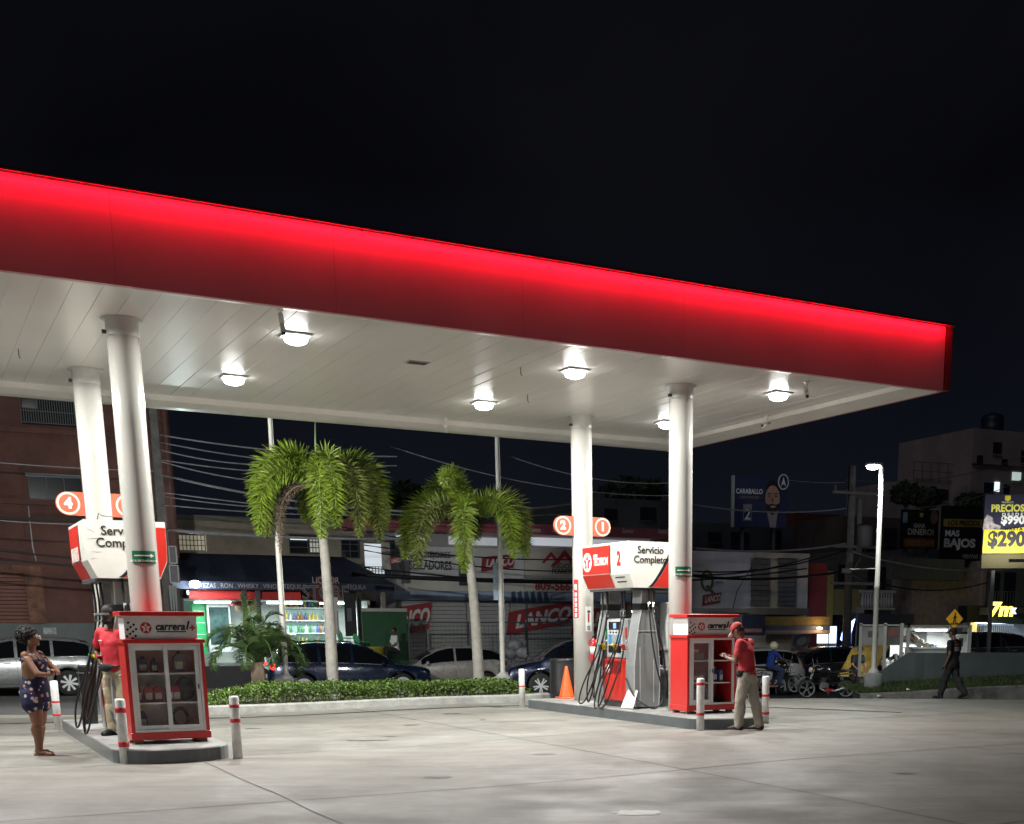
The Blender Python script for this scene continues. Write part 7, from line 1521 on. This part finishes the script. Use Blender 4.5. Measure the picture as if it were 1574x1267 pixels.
    for s_ in ('L', 'R'):
        sx = 1 if s_ == 'L' else -1; w_, hand, d = D['h' + s_]; side = d.cross(Vector((0, 0, 1))); side = side.normalized() if side.length > .3 else Vector((0, 1, 0)); nrm = side.cross(d).normalized()
        curl = Vector((-sx * .6, -.3, 0)).normalized()
        for k, (o_, ln) in enumerate(((-.015, .032), (-.005, .038), (.005, .036), (.014, .028))):
            a = hand + side * o_ * H - d * .006 * H; m1 = a + d * ln * .55 * H + curl * .006 * H; m2 = m1 + (d * .5 + curl * .5) * ln * .5 * H; fm.tube([a, m1, m2], [.0058 * H, .0052 * H, .0042 * H], 7)
        a = w_.lerp(hand, .45) + side * -.018 * H; fm.tube([a, a + (d * .7 - side * .7) * .022 * H, a + (d * 1.0 - side * .55) * .040 * H], [.0070 * H, .0062 * H, .0048 * H], 7)
    nb = fm.build('body_tmp', skin, None, fixn=False); body.data = nb.data; bpy.data.objects.remove(nb)
    # face details
    ey = MB(); iris = MB(); br = MB()
    for s_ in (-1, 1): ey.ell(hp_(s_ * .0175, -.0475, .001), (.0055 * H, .004 * H, .0030 * H), 10, 6, FR); iris.ell(hp_(s_ * .0175, -.0520, .001), (.0034 * H, .0016 * H, .0036 * H), 8, 6, FR); br.tube([hp_(s_ * .008, -.0555, .0135), hp_(s_ * .018, -.0555, .0165), hp_(s_ * .029, -.050, .0135)], .0022 * H, 5)
    e = ey.build('eyes', mat('eye_white', (.35, .33, .30), .4), body); iris.build('iris', mat('eye_dark', (.02, .012, .01), .2), e); br.build('eyebrows', hairm or BLACK, body)
    MB().ell(hp_(0, -.053, -.0335), (.0145 * H, .006 * H, .0050 * H), 12, 6, FR).build('lips', mat('lips', (.12, .05, .04), .5), body)
    if hair: hair(t, body, hp_, H, FR)
    if topm:
        s = MB(); stack(s, torso(s, .013) if extra_hem == 0 else [(pel.x, pel.y, pel.z - extra_hem * H, .108 * H, .086 * H)] + torso(s, .015))
        if sleeves:
            f = .52 if sleeves == 'short' else .96
            for q in ('L', 'R'):
                a, e_, w_ = V['sh' + q], V['el' + q], V['wr' + q]
                if sleeves == 'short': limb(s, [ch.lerp(a, .55) + Vector((0, 0, .012 * H)), a, a.lerp(e_, .62)], [.046 * H, .041 * H, .038 * H])
                else: limb(s, [ch.lerp(a, .55) + Vector((0, 0, .012 * H)), a, e_, e_.lerp(w_, .9)], [.050 * H, .042 * H, .034 * H, .025 * H])
        so = s.build('shirt', topm, t); remesh(so, vox, 4); 
        for v in so.data.vertices:
            n_ = noise.noise(v.co * 9.0 + Vector((H, 0, 0))) * .010 + noise.noise(v.co * 22.0) * .004; v.co += v.normal * n_
        limb_ = MB(); ring = [nk + Vector((.050 * H * math.cos(a), .044 * H * math.sin(a), -.008 * H + .012 * H * math.sin(a))) for a in [2 * math.pi * k / 18 for k in range(19)]]
        limb_.tube(ring, .010 * H, 6, False).build('collar', topm, so)
    if legm:
        s = MB(); c = pel; zt_ = .03 if topm else .10
        stack(s, [(c.x, c.y, c.z - .075 * H, .088 * H, .072 * H), (c.x, c.y, c.z - .03 * H, .100 * H, .080 * H), (c.x, c.y, c.z + zt_ * H * .3, .098 * H, .074 * H), (c.x, c.y, c.z + zt_ * H, .094 * H, .070 * H)])
        for q in ('L', 'R'):
            h_, k_, a_ = V['hip' + q], V['knee' + q], V['ank' + q]
            if legs == 'long': limb(s, [h_, k_, a_ + Vector((0, 0, .012 * H))], [.064 * H, .052 * H, .044 * H]); s.ell(k_.lerp(a_, .32) + Vector((0, .008 * H, 0)), (.050 * H, .052 * H, .10 * H), 12, 8)
            else: limb(s, [h_, h_.lerp(k_, .42)], [.068 * H, .064 * H])
        so = s.build('trousers' if legs == 'long' else 'shorts', legm, t); remesh(so, vox, 4)
        for v in so.data.vertices: v.co += v.normal * (noise.noise(v.co * 8.0 + Vector((0, H, 0))) * .012 + noise.noise(Vector((v.co.x * 14, v.co.y * 14, v.co.z * 26))) * .006)
    if shoem:
        for q in ('L', 'R'):
            an, toe = V['ank' + q], D['t' + q]; dd = (toe - an); dd.z = 0; dd = dd.normalized(); s = MB()
            limb(s, [an - dd * .020 * H - Vector((0, 0, .012 * H)), an.lerp(toe, .5) - Vector((0, 0, .004 * H)), toe], [.028 * H, .027 * H, .020 * H]); sh = s.build('shoe', shoem[0], t); remesh(sh, .009, 3)
            zf = min(v.co.z for v in sh.data.vertices)
            for v in sh.data.vertices: v.co.z = max(v.co.z, zf + .008 * H)
            c = an.lerp(toe, .42); R3 = Matrix.Rotation(math.atan2(dd.y, dd.x), 3, 'Z'); pt = MB(); pt.ell((0, 0, 0), (.080 * H, .028 * H, .010 * H), 18, 6, None); so_ = MB(); so_.v = [tuple(R3 @ Vector(p) + Vector((c.x, c.y, zf + .010 * H))) for p in pt.v]; so_.f = pt.f; so_.sm = pt.sm; so_.build('sole', shoem[1], sh)
    return t, body, hp_, FR, V
def cap_fn(capm, brimm, turn=0.0, crown=.0):
    def f(t, body, hp_, H, FR):
        o = MB(); prof = [(.054 * H, .020 * H), (.0545 * H, .034 * H), (.050 * H, .054 * H), (.036 * H, .072 * H), (.016 * H, .080 * H), (.001, .0805 * H)]
        o.lathe(prof, hp_(0, .004, 0), 24, FR, True, .95, 1.08); c = o.build('cap', capm, t)
        br = MB(); vs = []; n = 12
        for k in range(n + 1):
            a = math.pi * (1.17 + .66 * k / n)
            for r, z in ((.048, .026), (.095 if 2 < k < 10 else .080, .012 - .012 * abs(k / n - .5))): vs.append(hp_(r * math.cos(a) * .98, r * math.sin(a) * 1.08, z))
            for r, z in ((.048, .020), (.095 if 2 < k < 10 else .080, .007 - .012 * abs(k / n - .5))): vs.append(hp_(r * math.cos(a) * .98, r * math.sin(a) * 1.08, z))
        fs = []
        for k in range(n): j = k * 4; fs += [(j, j + 4, j + 5, j + 1), (j + 2, j + 3, j + 7, j + 6), (j + 1, j + 5, j + 7, j + 3)]
        br.add(vs, fs, True).build('brim', brimm, c)
        h = MB(); h.ell(hp_(0, .016, .004), (.0475 * H, .046 * H, .040 * H), 16, 10, FR); h.build('hair', mat('hair_black', (.010, .009, .009), .8, bump=1, bscale=60), t)
    return f
def afro(t, body, hp_, H, FR):
    h = MB(); rr_ = random.Random(5)
    h.ell(hp_(0, .042, .026), (.076 * H, .078 * H, .066 * H), 20, 14, FR)
    for i in range(190):
        d = Vector((rr_.gauss(0, 1), rr_.gauss(0, 1), rr_.gauss(0, .9))).normalized(); h.ell(hp_(d.x * .074, .042 + d.y * .077, .027 + d.z * .064), rr_.uniform(.008, .015) * H, 7, 5)
    h.build('hair', mat('hair_black', (.010, .009, .009), .8, bump=1, bscale=60), t)
    g_ = MB(); [g_.tube([hp_(.018 * s_ + .013 * math.cos(a), -.058, .003 + .011 * math.sin(a)) for a in [2 * math.pi * k / 12 for k in range(13)]], .0022 * H, 5) for s_ in (-1, 1)]
    g_.tube([hp_(.032, -.055, .006), hp_(.047, .0, .006)], .002 * H, 5); g_.tube([hp_(-.032, -.055, .006), hp_(-.047, .0, .006)], .002 * H, 5); g_.build('glasses', mat('frame_white', (.8, .8, .8), .3), t)
    e = MB(); [e.tube([hp_(.050 * s_ + .0, -.0 + .008 * math.cos(a), -.030 + .010 * math.sin(a)) for a in [2 * math.pi * k / 12 for k in range(13)]], .002 * H, 5) for s_ in (-1, 1)]; e.build('earrings', CHROME, t)
def short_hair(t, body, hp_, H, FR):
    MB().ell(hp_(0, .012, .020), (.0495 * H, .052 * H, .050 * H), 18, 12, FR).build('hair', mat('hair_black', (.010, .009, .009), .8, bump=1, bscale=60), t)
def helmet_fn(m):
    def f(t, body, hp_, H, FR):
        c = MB().ell(hp_(0, .004, .008), (.072 * H, .084 * H, .080 * H), 20, 14, FR).build('helmet', m, t); MB().ell(hp_(0, -.030, .0), (.060 * H, .058 * H, .034 * H), 16, 10, FR).build('visor', GLASSD, c)
    return f
SK1 = mat('skin_brown', (.26, .125, .07), .48, var=.08, sss=.1); SK2 = mat('skin_dark', (.095, .052, .035), .42, var=.08); SK3 = mat('skin_mid', (.18, .09, .055), .48, var=.08)
REDS = mat('shirt_red', (.58, .025, .04), .75, var=.10, scale=6); KHA = mat('khaki_cloth', (.42, .36, .24), .85, var=.12, scale=5); KHA2 = mat('khaki_grey_cloth', (.42, .39, .32), .85, var=.12, scale=5); BLKC = mat('black_cloth', (.012, .012, .014), .8, var=.1); NAVC = mat('navy_cloth', (.02, .04, .10), .8, var=.15)
SHB = (mat('shoe_black', (.015, .014, .014), .4), mat('sole_dark', (.02, .02, .02), .7))
# floral cloth
FLO = bpy.data.materials.new('floral_navy_cloth'); FLO.use_nodes = True; nn = FLO.node_tree; bb = nn.nodes['Principled BSDF']; bb.inputs['Roughness'].default_value = .8
tcn = nn.nodes.new('ShaderNodeTexCoord'); vo = nn.nodes.new('ShaderNodeTexVoronoi'); vo.inputs['Scale'].default_value = 17; r1 = nn.nodes.new('ShaderNodeValToRGB'); r1.color_ramp.interpolation = 'CONSTANT'
r1.color_ramp.elements[0].position = 0; r1.color_ramp.elements[0].color = (1, 1, 1, 1); e_ = r1.color_ramp.elements[1]; e_.position = .36; e_.color = (0, 0, 0, 1)
r2 = nn.nodes.new('ShaderNodeValToRGB'); r2.color_ramp.interpolation = 'CONSTANT'; r2.color_ramp.elements[0].color = (.62, .56, .44, 1); e_ = r2.color_ramp.elements[1]; e_.position = .30; e_.color = (.55, .25, .16, 1)
e_ = r2.color_ramp.elements.new(.45); e_.color = (.02, .02, .09, 1); e_ = r2.color_ramp.elements.new(.72); e_.color = (.50, .42, .50, 1)
sx_ = nn.nodes.new('ShaderNodeSeparateXYZ'); mx = nn.nodes.new('ShaderNodeMixRGB'); mx.inputs[1].default_value = (.012, .013, .055, 1)
nn.links.new(tcn.outputs['Object'], vo.inputs['Vector']); nn.links.new(vo.outputs['Distance'], r1.inputs[0]); nn.links.new(vo.outputs['Color'], sx_.inputs[0]); nn.links.new(sx_.outputs[0], r2.inputs[0]); nn.links.new(r1.outputs[0], mx.inputs[0]); nn.links.new(r2.outputs[0], mx.inputs[2]); nn.links.new(mx.outputs[0], bb.inputs['Base Color'])

# woman: faces picture right, arms folded
q = onz(66, 1161)
t, body, hp_, FR, V = person('woman with a black curly hair bun in a navy floral romper, arms folded', (q.x, q.y, 0), rad(86), 1.57, dict(elR=(-.150, -.115, .650), wrR=(-.035, -.150, .640), elL=(.150, -.110, .650), wrL=(.030, -.155, .660), handR=(.02, -.148, .650), handL=(-.025, -.158, .672), hipL=(.050, .005, .49), hipR=(-.050, .005, .49), ankL=(.045, .055, .045), kneeL=(.05, .02, .275), ankR=(-.05, -.005, .045), kneeR=(-.05, -.012, .275), pel=(0, .008, .52), chest=(0, -.008, .72), head=(0, -.012, .925)), SK1, hair=afro, hairm=BLACK, nod=-.06, fat=1.28)
H = 1.57; s = MB(); stack(s, [(0, .008 * H, .43 * H, .112 * H, .108 * H), (0, .012 * H, .50 * H, .116 * H, .112 * H), (0, .006 * H, .56 * H, .108 * H, .100 * H), (0, 0, .615 * H, .094 * H, .086 * H), (0, -.008 * H, .67 * H, .100 * H, .094 * H), (0, -.012 * H, .735 * H, .106 * H, .096 * H), (0, -.012 * H, .762 * H, .106 * H, .086 * H)])
for q_ in (-1, 1): limb(s, [(q_ * .052 * H, .008 * H, .48 * H), (q_ * .055 * H, .010 * H, .415 * H)], [.084 * H, .086 * H])
o = s.build('romper', FLO, t); remesh(o, .011, 4)
for v in o.data.vertices: v.co += v.normal * (noise.noise(v.co * 10) * .008)
mb = MB(); [mb.tube([(q_ * .06 * H, -.088 * H, .755 * H), (q_ * .066 * H, -.055 * H, .80 * H), (q_ * .070 * H, .0 * H, .822 * H), (q_ * .060 * H, .055 * H, .79 * H), (q_ * .05 * H, .075 * H, .745 * H)], .005 * H, 6) for q_ in (-1, 1)]; mb.build('shoulder_straps', FLO, o)
for q_, a_ in (('L', V['ankL']), ('R', V['ankR'])):
    f = MB(); f.prism([(a_.x + .040 * H * (math.cos(k * math.pi / 8) * .75), a_.y - .040 * H + .088 * H * math.sin(k * math.pi / 8)) for k in range(16)], .001, .014, 'xy'); fo = f.build('flip_flop', mat('flip_flop_pink', (.30, .12, .12), .6), t); st2 = MB()
    for s_ in (-1, 1): st2.tube([(a_.x, a_.y - .098 * H, .02), (a_.x + s_ * .012 * H, a_.y - .070 * H, .042 * H), (a_.x + s_ * .030 * H, a_.y - .030 * H, .02)], .004 * H, 5)
    st2.build('strap', mat('strap_dark', (.05, .02, .03), .5), fo)
# attendant at the left pump: hand on hip, looks towards the woman
q = onz(187, 1130, .17)
t, body, hp_, FR, V = person('attendant in a red polo shirt and black cap with one hand on his hip', (q.x, q.y, .17), rad(-18), 1.69, dict(elR=(-.215, .045, .655), wrR=(-.120, -.02, .555), handR=(-.085, -.03, .535), elL=(.165, .02, .64), wrL=(.15, -.06, .52), ankL=(.07, .03, .045), ankR=(-.055, -.02, .045), kneeL=(.07, -.01, .275)), SK2, topm=REDS, legm=KHA, shoem=SHB, hair=cap_fn(mat('cap_black', (.02, .015, .016), .7), mat('cap_brim_dark', (.02, .017, .017), .7)), hairm=BLACK, headturn=rad(-12), nod=.10, vox=.014)
H = 1.69; MB().ell(hp_(0, -.034, -.044), (.037 * H, .030 * H, .024 * H), 14, 8, FR).build('beard', mat('hair_black'), body)
w2 = MB(); w2.tube([(.112 * H * math.cos(a), .090 * H * math.sin(a), .545 * H + .01 * math.sin(a)) for a in [2 * math.pi * k / 20 for k in range(21)]], .012, 6, False); w2.build('belt', BLACK, t)
MB().ell((.0, -.108 * H, .530 * H), (.066 * H, .026 * H, .034 * H), 16, 10).build('waist_bag', BLKC, t); MB().box((-.045 * H, -.090 * H, .735 * H), (.05, .006, .012)).build('name_badge', WHITE, t)
MB().tube([(-.135 * H + .022 * math.cos(a), -.005 * H + .022 * math.sin(a), .575 * H) for a in [2 * math.pi * k / 12 for k in range(13)]], .007, 6, False).build('wrist_watch', CHROME, t)
# attendant at the right cabinet: back towards us, counting in his hand
q = onz(1144, 1119, .083)
t, body, hp_, FR, V = person('attendant in a red shirt, red cap and khaki trousers at the open cabinet', (1.40, 18.42, .072), rad(-118), 1.63, dict(chest=(0, -.030, .725), neck=(0, -.055, .815), head=(0, -.100, .890), pel=(0, .0, .52), shL=(.110, -.030, .785), shR=(-.110, -.030, .785), elL=(.135, -.055, .625), wrL=(.085, -.165, .655), handL=(.055, -.205, .675), elR=(-.13, -.08, .63), wrR=(-.06, -.185, .655), handR=(-.025, -.215, .67), ankR=(-.06, .10, .045), kneeR=(-.06, .045, .275), ankL=(.055, -.055, .045), kneeL=(.055, -.045, .275)), SK3, topm=mat('shirt_red_faded', (.56, .045, .055), .8, var=.12, scale=6), legm=KHA2, shoem=(mat('trainer_black', (.03, .025, .025), .5), mat('sole_red_white', (.55, .30, .30), .5, var=.6, scale=9)), hair=cap_fn(mat('cap_red', (.50, .04, .05), .7, var=.3, scale=20), mat('cap_brim_pale', (.62, .50, .46), .6)), hairm=BLACK, nod=.62, headturn=0, vox=.014)
H = 1.63; w2 = MB(); w2.tube([(.116 * H * math.cos(a), .092 * H * math.sin(a), .540 * H) for a in [2 * math.pi * k / 20 for k in range(21)]], .013, 6, False); w2.build('belt', mat('belt_maroon', (.12, .01, .015), .5), t)
MB().ell((.112 * H, -.030 * H, .515 * H), (.018 * H, .034 * H, .030 * H), 14, 8).build('belt_pouch', BLKC, t); MB().box((.02 * H, -.225 * H, .690 * H), (.08, .05, .015)).build('folded_notes', mat('paper_note', (.5, .5, .4), .7), t)
# walking man at the right
q = ony(1462, 1075, 29.5)
t, body, hp_, FR, V = person('man in a black shirt and dark trousers walking past the verge', (q.x, q.y, q.z), rad(-138), 1.66, dict(ankL=(.04, -.16, .045), kneeL=(.055, -.085, .28), ankR=(-.045, .19, .095), kneeR=(-.055, .03, .275), toeR=(-.05, .10, .022), toeL=(.045, -.265, .022), elL=(.145, .04, .635), wrL=(.155, -.02, .49), elR=(-.145, -.01, .63), wrR=(-.15, -.10, .50), chest=(0, -.015, .73), head=(0, -.03, .922)), SK3, topm=BLKC, legm=mat('trouser_charcoal', (.022, .022, .024), .85), shoem=SHB, hair=cap_fn(BLKC, BLKC), hairm=BLACK, vox=.016, extra_hem=.05)
H = 1.66
for z, hgt, m_, nm in ((.765, .05, mat('print_red', (.20, .03, .03), .7, var=.4, scale=9), 'back_print'), (.722, .012, mat('print_white', (.5, .5, .5), .7, var=.3, scale=12), 'back_print_line'), (.702, .010, mat('print_white'), 'back_print_line'), (.682, .010, mat('print_white'), 'back_print_line')):
    mb = MB(); vs = []; fs = []; n = 8
    for k in range(n + 1):
        a = math.pi / 2 + .62 - 1.24 * k / n
        for zz in (z - hgt / 2, z + hgt / 2): vs.append((.122 * H * math.cos(a), (.0925 * math.sin(a) - .012) * H + .004, zz * H))
    for k in range(n): fs.append((2 * k, 2 * k + 2, 2 * k + 3, 2 * k + 1))
    mb.add(vs, fs).build(nm, m_, t)
# rider in blue on the moving motorcycle (bike faces local -x, person faces local -y)
def rider(label, mloc, mrz, skin, topm, legm, hair, vox=.02):
    t = thing('person', label, 'person', (mloc.x, mloc.y, mloc.z + .0), mrz - math.pi / 2); off = .22 * 1.0
    J = dict(pel=(0, .16, .515), chest=(0, .115, .70), neck=(0, .10, .79), head=(0, .075, .885), shL=(.112, .105, .765), shR=(-.112, .105, .765), elL=(.175, .0, .645), elR=(-.175, .0, .645), wrL=(.20, -.15, .615), wrR=(-.20, -.15, .615), hipL=(.06, .15, .50), hipR=(-.06, .15, .50), kneeL=(.13, -.05, .42), kneeR=(-.13, -.05, .42), ankL=(.11, .02, .20), ankR=(-.11, .02, .20), toeL=(.12, -.085, .17), toeR=(-.12, -.085, .17))
    person(label, None, 0, 1.70, J, skin, topm=topm, legm=legm, shoem=SHB, hair=hair, hairm=BLACK, vox=vox, root=t, sleeves='short'); return t
rider('motorcycle rider in a blue shirt and pale helmet', RQ, rad(202), SK2, mat('shirt_blue', (.015, .05, .30), .8, var=.1), NAVC, helmet_fn(mat('helmet_pale', (.70, .68, .50), .25, coat=.8)))
# two men by the tarpaulin, one bent over the wall end
q = ony(1312, 1071, 40.6); person('man in a black shirt leaning over the rear of the parked motorcycle', (q.x, q.y, q.z), rad(20), 1.68, dict(chest=(.03, -.06, .715), neck=(.04, -.10, .80), head=(.045, -.13, .885), shL=(.13, -.07, .765), shR=(-.08, -.07, .765), elL=(.16, -.10, .61), wrL=(.11, -.20, .53), elR=(-.11, -.11, .61), wrR=(-.04, -.20, .52)), SK1, topm=BLKC, legm=BLKC, shoem=SHB, hair=cap_fn(BLKC, BLKC), hairm=BLACK, vox=.02)
q = ony(1362, 1058, 40.2); person('dark figure bending forward beside the street lamp pole', (q.x, q.y, q.z), rad(75), 1.66, dict(pel=(0, .05, .50), chest=(0, -.13, .60), neck=(0, -.21, .62), head=(0, -.29, .63), shL=(.11, -.16, .62), shR=(-.11, -.16, .62), elL=(.13, -.19, .47), wrL=(.12, -.25, .35), elR=(-.13, -.19, .47), wrR=(-.12, -.25, .35)), SK3, topm=BLKC, legm=mat('trouser_pale', (.35, .34, .32), .8), shoem=SHB, hair=short_hair, hairm=BLACK, vox=.02)
q = ony(608, 1020, 41.4); person('person in a white shirt sitting low beside the green board fence', (q.x, q.y, q.z), rad(-60), 1.62, dict(pel=(0, .02, .27), chest=(0, .0, .47), neck=(0, 0, .56), head=(0, -.01, .655), shL=(.105, 0, .53), shR=(-.105, 0, .53), elL=(.14, -.03, .38), wrL=(.09, -.14, .33), elR=(-.14, -.03, .38), wrR=(-.09, -.14, .33), hipL=(.055, 0, .26), hipR=(-.055, 0, .26), kneeL=(.08, -.22, .29), kneeR=(-.08, -.22, .29), ankL=(.07, -.22, .045), ankR=(-.07, -.22, .045)), SK2, topm=mat('shirt_white', (.65, .65, .65), .8), legm=BLKC, shoem=SHB, hair=short_hair, hairm=BLACK, vox=.02)
person(None, None, 0, 1.68, {}, SK3, topm=mat('shirt_white_red', (.55, .35, .36), .8, var=.5, scale=5), legm=BLKC, shoem=SHB, hair=short_hair, hairm=BLACK, vox=.022, root=PSHOP)
